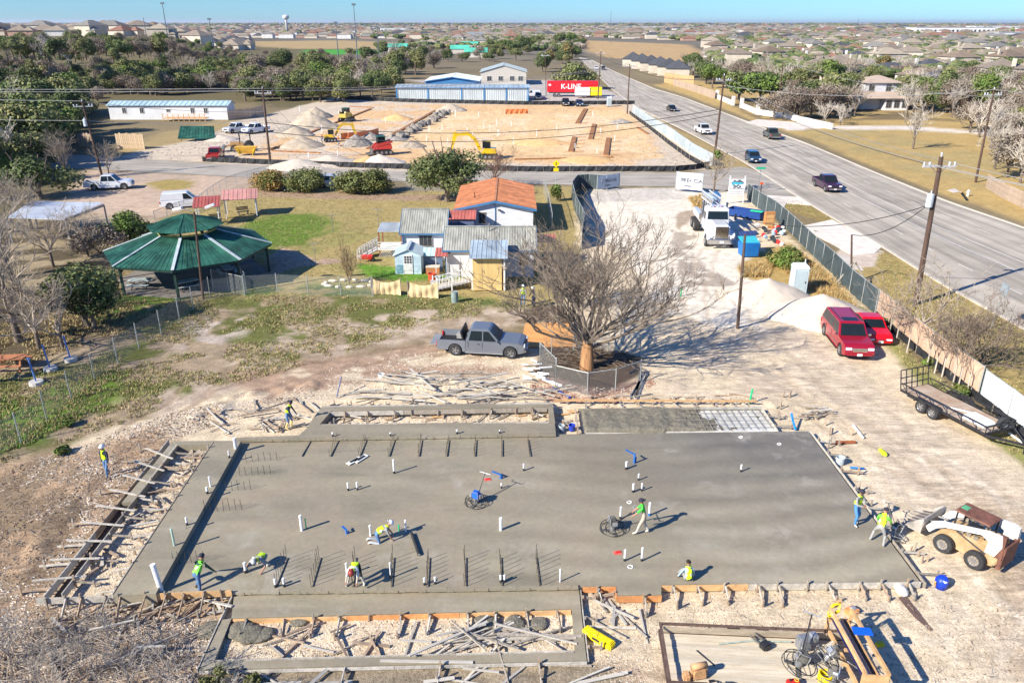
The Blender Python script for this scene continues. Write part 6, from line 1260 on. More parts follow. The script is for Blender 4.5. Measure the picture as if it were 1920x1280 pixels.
T_N=upole(1176,214,1181,120,'utility pole at the far corner of the sand site',az=.1); T_N2=upole(1121,186,1127,96,'utility pole behind the yellow trailer',az=.1); T_f3=upole(1458,214,1468,116,'brown utility pole on the right verge beyond the white wall',arm=False); T_f4=upole(1829,342,1864,168,'leaning utility pole with crossarm at the right near the wooden fence',az=.1); T_f5=upole(1620,200,1627,142,'utility pole beside the two-storey white house',arm=False); T_k=upole(1024,178,1022,100,'thin pole in front of the white van',r=.12); T_sm=upole(1596,530,1597,440,'short weathered service pole with braces beside the road fence',arm=False,r=.10)
sp=thing('pole_brace','leaning timber struts and grey meter at the short service pole','strut',G(1596,530)); MB().beam((-1.6,-.6,0),(-.1,0,1.8),.1,.1).build('strut',WDG,sp); MB().beam((.9,-1.6,0),(.05,0,1.8),.1,.1).build('strut',WDG,sp); MB().beam((-.6,-1.4,0),(.0,0,2.0),.1,.1).build('strut',WDG,sp); MB().box((-.35,-.3,1.0),(.25,.2,.4)).build('meter',INS,sp)
for s in(-1,1):
    t_=small('flood_lamp',('left' if s<0 else 'right')+' white flood lamp on the thin pole before the pavilion','lamp',T_gz+Vector((s*.1,0,.05))); MB().beam((0,0,0),(s*.9,.1,.25),.04,.04).build('arm',STEEL,t_); MB().beam((s*.8,0,.3),(s*1.5,.1,.15 if s<0 else .55),.3,.16).build('lamp_head',PVC,t_)
WIR=M('pale_wire',(.36,.36,.36),.5,.1,metal=.3); WIRD=M('dark_wire',(.035,.035,.04),.7,.1)
def wire(a,b,label,sag=.6,m=WIR,r=.022,off=(0,0,0)):
    off=Vector(off); a=Vector(a)+off; b=Vector(b)+off; pts=[a.lerp(b,k/14)-Vector((0,0,sag*4*(k/14)*(1-k/14))) for k in range(15)]
    tag(MB().tube(pts,r,4).build('power_line',m),label,'power line')
far_l=G(-500,175,11); 
for i,(dz,dx) in enumerate(((0,0),(-.35,-1.1),(-.35,1.1))):
    wire(T_L2,T_L2+Vector((-150,-8,3)),'upper pale cable running left from the site pole, strand '+('one','two','three')[i],1.0,off=(dx,0,dz),r=.035)
    wire(T_L2,T_N+Vector((0,0,0)),'cable from the site pole towards the far corner pole, strand '+('one','two','three')[i],1.4,off=(dx,0,dz),r=.03)
wire(T_L,T_L+Vector((-60,2,2)),'pale cable running left from the leaning left pole',.4,r=.03); wire(T_L,T_L2-Vector((0,0,3.4)),'pale cable from leaning left pole to the site pole',.5,r=.03); wire(T_L-Vector((0,0,2.6)),T_L2-Vector((0,0,4.6)),'lower cable from leaning left pole to the site pole',.5,r=.03); wire(T_L-Vector((0,0,2.6)),T_L+Vector((-60,2,-.8)),'lower cable running left from the leaning left pole',.5,r=.03)
wire(T_L2-Vector((0,0,1.2)),G(556,240,0),'guy wire running down right of the site pole',.05,r=.04); wire(T_L2-Vector((0,0,3.5)),G(540,262,0),'lower guy wire right of the site pole',.05,r=.035)
for i,(dx,dz) in enumerate(((-1.1,-.5),(-.7,-.5),(1.1,-.5))):
    wire(T_R,T_m2,'road cable from the tall pole to the next, '+('left strand','middle strand','right strand')[i],1.2,WIR if i else WIRD,.022,(dx,0,dz)); wire(T_m2,T_N,'road cable beyond the second road pole, '+('left strand','middle strand','right strand')[i],1.2,WIRD,.022,(dx,0,dz)); wire(T_N,T_N2+Vector((0,0,0)),'road cable to the farthest pole, '+('left strand','middle strand','right strand')[i],.5,WIRD,.022,(dx,0,dz))
    wire(T_R,T_R+Vector((22,-26,0)),'road cable leaving the tall pole towards the right edge, '+('left strand','middle strand','right strand')[i],1.0,WIR,.022,(dx,0,dz))
wire(T_R-Vector((.3,0,3.6)),T_sm,'dark service cable from the transformer to the short service pole',.8,WIRD,.03); wire(T_R-Vector((.3,0,3.6)),T_sm+Vector((-7.5,2,.6)),'second dark service cable crossing above the road fence',.9,WIRD,.03)
wire(T_m2-Vector((0,0,5.2)),T_L2-Vector((0,0,5.0)),'long dark cable hanging over the sand site, upper',2.6,WIRD,.05); wire(T_m2-Vector((0,0,5.9)),T_L2-Vector((0,0,6.4)),'long dark cable hanging over the sand site, lower',2.8,WIRD,.05)
wire(T_m2-Vector((0,0,1.5)),T_f4,'pale cable crossing above the right field',1.2,WIR,.03); wire(T_f3,T_f4-Vector((0,0,1.0)),'pale cable between the two right field poles',1.2,WIR,.03); wire(T_f4,T_f4+Vector((40,-30,0)),'pale cable leaving the right field pole',1.2,WIR,.03)
# distant masts
for i,(x,y0_,y1_) in enumerate(((404,80,17),(708,60,19),(1118,46,27),(475,78,40),(677,78,45),(743,72,52),(370,75,38),(1515,55,38))):
    D_=(520 if i in(0,3,4,5,6) else 480 if i==1 else 900); p=Vector(((x-960)/F*D_*1.08,D_,0)); H_=CH+ (HY-y1_)/F*D_*1.09+1.0
    t_=small('light_mast',('tall floodlight mast rising above the left wood','tall slim mast left of centre against the sky','thin antenna mast on the centre horizon','short floodlight mast behind the left wood','short floodlight mast beyond the green roof','slim mast by the far park','short mast at the far left park','thin mast right of centre on the horizon')[i],'mast',p); MB().tube([(0,0,0),(0,0,H_)],[.35,.18],6).build('mast',M('mast_grey',(.12,.16,.18),.6),t_)
    if i<2 or i in(3,4,5): MB().box((0,0,H_),(2.2,.6,1.1)).build('lamp_head',M('mast_grey',(.12,.16,.18)),t_)
p=Vector(((598-960)/F*1500*1.08,1500,0)); t_=small('water_tower','white mushroom-shaped water tower on the horizon','water tower',p); h=CH+(HY-38)/F*1500*1.09
MB().tube([(0,0,0),(0,0,h*.9),(0,0,h)],[2.2,1.8,2.5],10).build('stem',PW,t_,smooth=True); MB().tube([(0,0,h-1),(0,0,h+2),(0,0,h+5),(0,0,h+7),(0,0,h+7.5)],[2,5.5,6,4.5,1],14).build('tank',PW,t_,smooth=True)
# ---------------------------------------------------------------- fences
def clink():
    m=bpy.data.materials.new('chain_link'); m.use_nodes=True; t=m.node_tree; b=t.nodes['Principled BSDF']; b.inputs['Base Color'].default_value=(.42,.45,.44,1); b.inputs['Metallic'].default_value=.3; b.inputs['Roughness'].default_value=.5
    g=t.nodes.new('ShaderNodeTexCoord'); mp=t.nodes.new('ShaderNodeMapping'); mp.inputs['Scale'].default_value=(1,1,1); t.links.new(g.outputs['Object'],mp.inputs[0]); sx=t.nodes.new('ShaderNodeSeparateXYZ'); t.links.new(mp.outputs[0],sx.inputs[0])
    def mt(op,a,b_):
        n=t.nodes.new('ShaderNodeMath'); n.operation=op
        for i,x in enumerate((a,b_)):
            if isinstance(x,(int,float)): n.inputs[i].default_value=x
            else: t.links.new(x,n.inputs[i])
        return n.outputs[0]
    f=[]
    for s in(1,-1):
        u=mt('ADD',mt('ADD',sx.outputs[0],sx.outputs[1]),mt('MULTIPLY',sx.outputs[2],s)); f.append(mt('LESS_THAN',mt('ABSOLUTE',mt('SUBTRACT',mt('FRACT',mt('MULTIPLY',u,14.),0),.5),0),.05))
    al=mt('MAXIMUM',f[0],f[1]); t.links.new(al,b.inputs['Alpha']); return m
CLK=clink(); GPO=M('galvanised_post',(.42,.44,.42),.5,.15,5,metal=.3); SCR=M('dark_privacy_screen',(.055,.075,.08),.8,.25,1.2,.3,6); SCT=M('tan_screen',(.52,.36,.25),.85,.12,.8,.3,4); SCW=M('white_banner',(.62,.66,.70),.6,.08,1.5,.4,3); SILT=M('black_silt_cloth',(.022,.024,.028),.7,.3,2,.4,5)
def fence(label,pix,h=1.8,sp=2.8,mat=CLK,post=GPO,top=True,name='chain_link_fence',pn='mesh_panel',group=None,bz=0.,wav=0.,cat='fence',pr=.035):
    P_=PP(pix) if not isinstance(pix[0],Vector) else pix; c=P_[0].copy(); t_=thing(name,label,cat,c,0,group); L=sum((b-a).length for a,b in zip(P_[:-1],P_[1:])); n=max(1,round(L/sp)); Q,_=resample(P_,n+1)
    for i,q in enumerate(Q):
        p=q-c; MB().tube([(p.x,p.y,0),(p.x,p.y,h+.08)],pr,6).build('post',post,t_)
        if i<n:
            r_=Q[i+1]-c; m=8 if wav else 1; vs=[]
            for k in range(m+1):
                s_=p.lerp(r_,k/m); nn=Vector((-(r_-p).y,(r_-p).x,0)).normalized()*wav*math.sin(k*1.7+i)
                vs+=[(s_.x+nn.x,s_.y+nn.y,bz),(s_.x-nn.x*.4,s_.y-nn.y*.4,h+(-.12*wav*math.sin(k*2.3+i) if wav else 0))]
            mb=MB(); mb.add(vs,[(2*k,2*k+2,2*k+3,2*k+1) for k in range(m)]); mb.build(pn,mat,t_)
            if top: MB().tube([(p.x,p.y,h),(r_.x,r_.y,h)],.025,5).build('top_rail',post,t_)
    return t_
fence('chain-link fence running diagonally across the grass at the left',[(-160,920),(35,835),(102,775),(157,729),(210,690),(257,655),(298,630),(337,603),(369,575),(395,560)],1.75,2.6,top=False)
fence('chain-link fence with gate posts along the front of the pavilion yard',[(395,560),(460,552),(495,547),(570,552),(640,553),(700,555)],1.6,2.6,top=False)
fence('chain-link run along the pavilion side beside the bins',[(455,535),(468,556),(400,540)],1.6,1.8)
fence('chain-link fence with top rail between gravel yard and lawn',[(292,422),(330,405),(370,395),(398,372),(430,352),(478,338),(505,330)],1.5,2.6)
fence('chain-link fence along the street behind the hedges',[(690,352),(760,356),(860,362),(900,366)],1.4,3)
fence('chain-link fence with posts beside the street at the left yard',[(240,342),(300,340),(345,336)],1.3,5,mat=CLK,top=True)
fence('leaning chain-link panel around the roots of the bare tree, left',[(1012,694),(1042,726)],1.9,2.2,cat='fence'); fence('sagging chain-link panel in front of the bare tree, right',[(1042,726),(1120,745),(1200,716)],1.45,2.3)
fence('chain-link panel standing behind the bare tree',[(1012,694),(1045,655),(1150,655),(1200,668)],1.5,2.4,top=False); fence('pale chain-link fence by the red awning',[(1035,432),(1028,390),(1020,365)],1.9,2.5)
fence('dark screened fence along the main road from sign to service pole',[(1400,372),(1418,388),(1450,407),(1480,435),(1510,465),(1535,490),(1560,513),(1590,545),(1640,588)],1.9,2.6,SCR,GPO,True,'screened_fence','screen_panel',wav=.05)
fence('dark curling privacy screen at the left of the pale lot entrance',[(1138,356),(1085,352),(1072,368),(1080,400),(1095,430),(1090,468)],1.9,2.4,SCR,GPO,True,'screened_fence','screen_panel',wav=.12)
fence('tan screen fence behind the thin saplings',[(1642,591),(1690,632),(1740,674),(1790,712),(1832,745)],2.0,2.8,SCT,GPO,True,'screened_fence','screen_panel',wav=.04,bz=.35)
fence('white banner fence at the right edge past the tan screen',[(1836,748),(1880,782),(1925,818),(2000,880)],1.9,2.6,SCW,GPO,True,'screened_fence','banner_panel',wav=.05,bz=.3)
fence('low black silt fence along the foot of tan and white screens',[(1640,596),(1690,638),(1740,680),(1790,720),(1836,755),(1880,790),(1925,826),(2000,890)],.55,2.2,SILT,WDG,False,'silt_fence','cloth',wav=.08,pr=.02)
fence('black silt fence along the far side of the street',[(380,303),(560,311),(760,317),(1000,322),(1290,321),(1330,312)],.8,4,SILT,WDG,False,'silt_fence','cloth',wav=.12,pr=.03)
fence('tall black silt fence along the road side of the sand site',[(1180,214),(1215,240),(1250,268),(1290,298),(1325,318)],.8,3,SILT,WDG,False,'silt_fence','cloth',wav=.1,pr=.03)
fence('pale galvanised fence between the sand site and the main road',[(1186,212),(1220,236),(1260,262),(1300,292),(1335,312)],1.9,3.5,M('pale_screen',(.42,.48,.50),.7,.12,2),GPO,True,'screened_fence','screen_panel')
fence('black silt fence below the long storage building',[(640,186),(760,192),(990,197),(1190,196)],1.0,5,SILT,WDG,False,'silt_fence','cloth',wav=.15)
WPK=M('weathered_picket',(.40,.31,.23),.9,.2,2)
def picket(label,pix,h=1.8,w_=.3,m=WPK,group=None):
    P_=PP(pix); c=P_[0].copy(); t_=thing('wooden_fence',label,'fence',c); L=sum((b-a).length for a,b in zip(P_[:-1],P_[1:])); n=int(L/w_); Q,_=resample(P_,n+1)
    me_=MB().box((0,0,h/2),(w_*.9,.03,h)).mesh('picket'); me_.materials.append(m)
    for i in range(n):
        a,b=Q[i]-c,Q[i+1]-c; o=O('picket',me_,t_,(a+b)/2); o.rotation_euler=(0,0,math.atan2((b-a).y,(b-a).x)); o.scale=(1,1,random.uniform(.96,1.04))
    for z in(.4,h-.4):
        for a,b in zip(P_[:-1],P_[1:]): MB().beam(a-c+Vector((0,.05,z)),b-c+Vector((0,.05,z)),.05,.1).build('rail',m,t_)
    return t_
picket('wooden picket fence at the right edge beyond the field pole',[(1848,352),(1880,372),(1930,396),(2000,430)],1.8,.3); picket('tan wooden fence section beside the left utility pole',[(220,278),(248,279),(272,280)],2.6,.35,M('new_picket',(.50,.38,.25),.85,.2,2)); picket('wooden fence left of the leaning left pole',[(148,275),(178,277)],2.4,.35)
picket('wooden fence behind the white work pickups',[(428,226),(470,222),(500,214)],2.2,.5); picket('wooden fence along the far side of the main road',[(1262,160),(1300,172),(1340,186)],2.2,.6); picket('tan wooden screen fence by the dark-roofed houses',[(1245,155),(1275,160),(1300,162)],3.5,.6,M('tan_picket',(.50,.33,.16),.85,.15,2))
WW=M('white_wall',(.68,.66,.62),.8,.06,1)
ww=thing('white_wall','long low white wall with piers along the far verge of the main road','wall',(0,0,0)); P_=PP([(1344,185),(1374,198),(1390,202),(1420,215),(1470,222),(1560,243)])
for a,b in zip(P_[:-1],P_[1:]):
    if abs(a.x-P_[1].x)<.1: continue
    MB().beam(a+Vector((0,0,.6)),b+Vector((0,0,.6)),.3,1.2).build('wall_section',WW,ww)
for p in P_[:-1]: MB().box(p+Vector((0,0,1.2)),(.8,.8,2.4)).build('pier',WW,ww)
# banners and signs
INK=M('banner_ink',(.10,.11,.13),.7); TEAL=M('teal_print',(.05,.45,.60),.6,.1); REDB=M('red_trailer',(.66,.015,.025),.4,.05,1)
def banner(label,a,b,h,text,z0=.3,size=.62,dark=False):
    A=G(*a); B=G(*b); d=(B-A); L=d.length; rz=math.atan2(d.y,d.x); t_=thing('banner',label,'banner',A,rz); n=20; vs=[]
    for k in range(n+1): 
        y=.05*math.sin(k*1.3)+.03*math.sin(k*2.9); vs+=[(L*k/n,y,z0),(L*k/n,y*.5,z0+h)]
    mb=MB(); mb.add(vs,[(2*k,2*k+2,2*k+3,2*k+1) for k in range(n)]); mb.build('cloth',M('banner_white' if not dark else 'banner_silver',(.66,.68,.70) if not dark else (.40,.45,.50),.6,.08,1.5,.4,3),t_)
    for x in(0,L): MB().tube([(x,0,0),(x,0,z0+h+.1)],.05,6).build('post',GPO,t_)
    text_on(t_,text,size,INK,Matrix.Translation((L*.58,-.10,z0+h*.55))@Matrix.Rotation(R(90),4,'X'),.0); MB().ring((L*.2,-.10,z0+h*.58),.22,.03,8,'Y',m=4).build('emblem',M('emblem_grey',(.35,.37,.36),.7),t_)
    MB().box((L*.45,-.11,z0+h*.22),(.9,.03,.10)).build('small_print',INK,t_)
banner('large white banner with thin lettering at the lot entrance',(1266,358),(1316,363),2.15,'FRECCIA',.35,.72)
banner('crumpled silver banner on the dark screened fence beside the street',(1119,361),(1161,354),1.75,'FRECCIA',.35,.55,True)
sg=thing('site_sign','tall white signboard with blue house emblem on two legs behind the drill truck','sign',G(1378,382)); 
for s in(-1,1): MB().beam((s*.95,0,0),(s*.90,0,3.4),.14,.10).build('leg',FRM,sg)
MB().box((0,-.06,2.45),(2.0,.06,1.1)).build('upper_board',FRM,sg); MB().box((0,-.06,1.45),(1.9,.06,.75)).build('lower_board',FRM,sg)
MB().prism([(-.75,2.55),(-.35,2.95),(-.1,2.75),(.2,3.0),(.75,2.65),(.7,2.5),(-.7,2.45)],-.13,-.10,'Y').build('emblem_roof',INK,sg); MB().prism([(-.7,2.35),(-.5,2.7),(0,2.62),(.65,2.6),(.6,2.4),(.3,2.45),(.0,2.3),(-.3,2.5),(-.5,2.3)],-.15,-.13,'Y').build('emblem_animal',TEAL,sg)
text_on(sg,'SPCA',.42,INK,Matrix.Translation((0,-.12,2.09))@Matrix.Rotation(R(90),4,'X'),.015)
for k in range(3): MB().box((0,-.10,1.68-k*.2),(1.5,.02,.05)).build('small_print',M('grey_print',(.35,.36,.38),.7),sg)
# yellow road sign, street sign, roadside sign
ys=thing('warning_sign','yellow diamond warning sign beside the street near the small bush','sign',G(1042,345)); MB().tube([(0,0,0),(0,0,2.6)],.04,6).build('post',GPO,ys); MB().box((0,-.05,2.75),(.75,.03,.75),ry=R(45)).build('sign_plate',YEL,ys); MB().box((0,-.05,1.95),(.7,.03,.45)).build('lower_plate',YEL,ys); MB().box((0,-.08,2.75),(.08,.02,.4)).build('symbol',BLKM,ys)
ss_=thing('street_sign','green street name sign on a thin post at the junction','sign',G(1421,362)); MB().tube([(0,0,0),(0,0,3.2)],.04,6).build('post',STEEL,ss_); MB().box((0,-.04,3.2),(1.2,.03,.25)).build('name_plate',M('sign_green',(.01,.38,.20),.5),ss_)
s2=thing('stop_sign','orange-red topped marker post beside the entrance fence','sign',G(1424,378)); MB().tube([(0,0,0),(0,0,2.2)],.05,6).build('post',BLKM,s2); MB().box((0,0,2.25),(.4,.05,.28)).build('marker',M('orange_marker',(.75,.12,.04),.6),s2)
s3=thing('road_sign','back of a grey sign on a slanting steel post at the right verge','sign',G(1858,615)); MB().beam((0,0,0),(.25,0,3.1),.07,.07).build('post',GPO,s3); MB().box((.28,0,2.9),(.08,.75,.9)).build('sign_plate',M('sign_back',(.28,.33,.36),.5,.1,4),s3)
fh=thing('fire_hydrant','white fire hydrant on the verge near the wooden fence','hydrant',G(1814,368)); MB().tube([(0,0,0),(0,0,.6),(0,0,.8),(0,0,.85)],[.14,.14,.12,.05],10).build('barrel',FRM,fh); MB().tube([(-.25,0,.5),(.25,0,.5)],.07,8).build('outlet',FRM,fh); MB().ring((0,0,.6),.15,.03,10,m=4).build('flange',FRM,fh)
tag(MB().beam(G(1802,360,0),G(1802,360,1.3),.2,.2).build('wooden_post',WD),'short wooden post beside the white fire hydrant','post'); tag(MB().poly(XY(PP([(1776,357),(1790,354),(1800,360),(1788,362)])),-.02,.05).build('concrete_pad',CP),kind='structure')
# ---------------------------------------------------------------- drill truck
tk=thing('drill_truck','white drilling rig truck with chrome grille and folded mast facing the camera','truck',G(1334,444),R(-93)); tk.scale=(1.14,1.22,1.18)
TW=paint('truck_white',(.62,.64,.66)); mb=MB(); mb.fru((1.7,4.1,-.75,.75),(1.75,3.9,-.62,.62),.95,1.95); mb.build('hood',TW,tk,bev=.12)
for s in(-1,1):
    mb=MB(); mb.prism([(2.35,.6),(2.45,1.15),(3.0,1.35),(3.75,1.25),(4.0,.7),(3.75,.7),(3.5,1.05),(2.95,1.1),(2.65,.9),(2.6,.6)],s*.62,s*1.12,'Y'); mb.build('fender',TW,tk,bev=.03,fixn=True); wheel(tk,3.2,s*1.0,.5,.28,SILV,6)
    for x in(-3.6,-2.3): wheel(tk,x,s*.95,.5,.5,SILV,6)
    MB().box((4.0,s*.85,1.02),(.2,.34,.22)).build('headlight',LAMP,tk,bev=.04); MB().box((1.75,s*1.42,2.2),(.12,.2,.55)).build('mirror',CHR,tk,bev=.04); MB().beam((1.7,s*1.1,2.2),(1.75,s*1.42,2.2),.04,.04).build('mirror_arm',CHR,tk); MB().tube([(.1,s*1.0,1.2),(.1,s*1.0,3.1)],.09,8).build('exhaust_stack',CHR,tk)
g_=MB().box((4.05,0,1.35),(.12,1.05,1.05)).build('grille',CHR,tk,bev=.03)
for k in range(9): MB().box((4.12,-.44+k*.11,1.35),(.02,.03,.92)).build('grille_bar',DRK,g_)
MB().box((4.2,0,.65),(.25,2.2,.38)).build('front_bumper',CHR,tk,bev=.04); MB().box((4.34,0,.65),(.02,.32,.16)).build('number_plate',PLA,tk)
mb=MB(); mb.fru((.35,1.95,-1.0,1.0),(.4,1.6,-.92,.92),1.0,2.75); mb.fru((.4,1.6,-.92,.92),(.5,1.4,-.75,.75),2.75,2.95); mb.build('cab',TW,tk,bev=.05)
mb=MB(); a=[(1.80,-.82,1.98),(1.80,.82,1.98),(1.66,.78,2.62),(1.66,-.78,2.62)]; mb.add(a+[(x-.03,y,z) for x,y,z in a],[(0,1,2,3),(7,6,5,4),(0,4,5,1),(1,5,6,2),(2,6,7,3),(3,7,4,0)]); mb.build('windscreen',GLS,tk)
for s in(-1,1): MB().box((1.05,s*.975,2.2),(.8,.03,.55)).build('side_window',GLS,tk)
for k in range(5): MB().box((1.45,-.6+k*.3,3.0),(.1,.1,.07)).build('roof_lamp',TAIL if k%2 else LAMP,tk)
MB().box((-1.7,0,.95),(6.6,.9,.3)).build('chassis',BLKM,tk)
mb=MB(); mb.box((-2.0,.75,1.5),(4.8,.5,.7)); mb.build('tool_box',M('truck_blue',(.05,.16,.36),.5,.2),tk,bev=.03); MB().box((-2.0,-.8,1.45),(4.6,.4,.55)).build('tool_box',TW,tk,bev=.03)
mb=MB()
for y in(-.32,.32):
    for z in(0,.6): mb.beam((-4.6,y,2.6+z),(.4,y,2.9+z),.09,.09)
for k in range(9):
    x=-4.6+k*.6; 
    for y in(-.32,.32): mb.beam((x,y,2.6+.035*k),(x+.6,y,3.2+.035*k),.05,.05)
mb.build('mast',TW,tk); MB().box((-2.4,-.02,3.05),(3.6,.5,.15),ry=-.05).build('mast_plate',M('pale_blue_panel',(.45,.58,.62),.5,.15,2),tk); MB().box((-3.4,.78,2.6),(1.6,.4,1.2)).build('hydraulic_unit',M('truck_blue',(.05,.16,.36)),tk,bev=.04)
for k in range(6): MB().tube([(-1.0-k*.5,-.6+.25*(k%3),1.6),(-1.1-k*.5,-.5+.2*(k%3),2.7)],.06,6).build('hydraulic_ram',SILV if k%2 else BLKM,tk)
for k in range(5): MB().tube([(-4.4,.35-k*.17,1.5),(.1,.35-k*.17,1.6)],.07,7).build('drill_rod',SILV,tk)
# blue skip, boxes, sorted rubbish
sk_=thing('skip_bin','blue waste bin with tilted teal lid in front of the drill truck','bin',G(1402,480),.1); MB().fru((-.75,.75,-.6,.6),(-.85,.85,-.7,.7),.1,1.35).build('tub',M('bin_blue',(.01,.14,.42),.5,.15),sk_,bev=.03); MB().box((0,.2,1.55),(1.7,1.3,.05),rx=.25).build('lid',M('teal_lid',(.04,.38,.45),.6,.12),sk_); MB().box((.2,1.0,1.5),(1.6,.1,1.3),rx=-.2).build('open_lid',M('dark_blue_lid',(.04,.07,.20),.6),sk_)
for s in(-1,1): MB().beam((s*.8,-.65,.1),(s*.8,-.65,1.35),.08,.08).build('corner_post',BLKM,sk_)
bt=thing('dark_blue_trailer','long open dark blue skip trailer beside the screened fence','skip',G(1398,408),R(-40)); bt.scale=(.85,.85,.75); 
for s in(-1,1): MB().box((0,s*.9,.75),(4.6,.07,1.0)).build('side',M('deep_blue',(.01,.05,.22),.5,.15),bt)
for s in(-1,1): MB().box((s*2.3,0,.75),(.07,1.8,1.0)).build('end',M('deep_blue',(.01,.05,.22)),bt)
MB().box((0,0,.3),(4.5,1.7,.08)).build('floor',BLKM,bt); MB().box((1.4,.3,1.15),(1.8,.6,.12),.1).build('green_sheet',M('bright_green_sheet',(.03,.55,.25),.6,.2),bt)
cb=thing('wooden_cabinet','orange-brown wooden cabinet dumped beside the rubbish heap','cabinet',G(1440,428),.1); MB().box((0,0,.9),(1.0,.6,1.8)).build('carcass',M('orange_cabinet',(.52,.24,.08),.7,.2),cb)
for k in range(3): MB().box((0,-.29,.45+k*.45),(.8,.05,.35)).build('drawer',M('drawer_tan',(.60,.38,.16),.7,.2),cb)
rh=random.Random(3)
for k in range(26):
    p=G(1432+rh.uniform(-14,42),440+rh.uniform(-14,20)); p.z=rh.uniform(.05,.5); c_=[('red',(.62,.03,.03)),('white',(.68,.70,.72)),('pale blue',(.35,.50,.62)),('dark',(.04,.05,.06)),('tan',(.52,.40,.26))][k%5]
    t_=MB().fru((-.25,.25,-.2,.2),(-.18,.22,-.12,.15),-.15,.2).build('rubbish_bag',M('bag_'+c_[0].replace(' ','_'),c_[1],.6,.15,4),None,bev=.07,loc=p); t_.rotation_euler=(rh.random(),rh.random(),rh.random()*6); tag(t_,c_[0]+' bundle in the colourful rubbish heap between cabinet and blue bin','bag','rubbish heaped by the road fence')
# portable toilet
pt=thing('portable_toilet','light grey portable toilet between the two gravel piles','portable toilet',G(1494,549),-.08); TG=M('toilet_grey',(.46,.54,.56),.6,.08,2); MB().fru((-.60,.60,-.6,.6),(-.58,.58,-.58,.58),.08,2.2).build('cabin',TG,pt,bev=.03); MB().fru((-.64,.64,-.64,.64),(-.5,.5,-.5,.5),2.2,2.45).build('roof',M('toilet_roof',(.62,.66,.68),.5,.05),pt,bev=.03)
MB().box((0,-.61,1.1),(.86,.03,1.9)).build('door',M('toilet_door',(.38,.46,.48),.6,.08),pt); MB().box((0,0,.05),(1.3,1.3,.1)).build('base',DRK,pt); MB().box((.36,-.64,1.1),(.06,.03,.16)).build('handle',BLKM,pt); MB().tube([(.45,.45,2.4),(.45,.45,2.75)],.04,6).build('vent',PVC,pt)
for s in(-1,1): MB().box((s*.5,-.605,1.1),(.08,.04,2.1)).build('door_frame',TG,pt)
# red semi trailer, van, yellow trailer, site machines on the far plot
p=G(1026,182); st=thing('semi_trailer','long red box trailer with white lettering behind the sand site','trailer',(p.x,p.y,0)); MB().box((7.5,1.3,2.9),(15,2.6,3.1)).build('box',REDB,st,bev=.04); MB().box((7.5,1.3,1.2),(14,1.6,.3)).build('chassis',BLKM,st)
text_on(st,'K-LINE',2.0,PVC,Matrix.Translation((7.0,-.03,2.9))@Matrix.Rotation(R(90),4,'X'),.03); MB().box((.7,-.03,3.4),(.7,.04,.5)).build('badge',PVC,st)
for x in(2.2,3.4,12,13.2): wheel(st,x,.2,.5,.3,SILV,6)
for lab,dx,w_,h,m in(('white box trailer in front of the red semi trailer',8.0,4.5,2.2,PVC),('bright yellow box trailer beside the white one',12.2,3.6,2.3,YEL)):
    t_=thing('box_trailer',lab,'trailer',(p.x+dx,p.y-4,0)); MB().box((w_/2,1,.7+h/2),(w_,2,h)).build('box',m,t_,bev=.05); wheel(t_,w_/2,0,.35,.2,RIMD,5); MB().box((w_/2,-.02,.7+h*.55),(w_*.9,.03,.12)).build('stripe',SILV,t_)
car('white van parked left of the red semi trailer',(p.x-4.2,p.y+1.5,0),math.pi,'van',(.68,.70,.72),simple=True); car('tan pickup parked at the end of the storage building',(7.6,232,0),R(-90),'pickup',(.34,.30,.26),simple=True)
pt2=dup(pt,G(1142,200),0,'grey portable toilet beside the far corner pole')
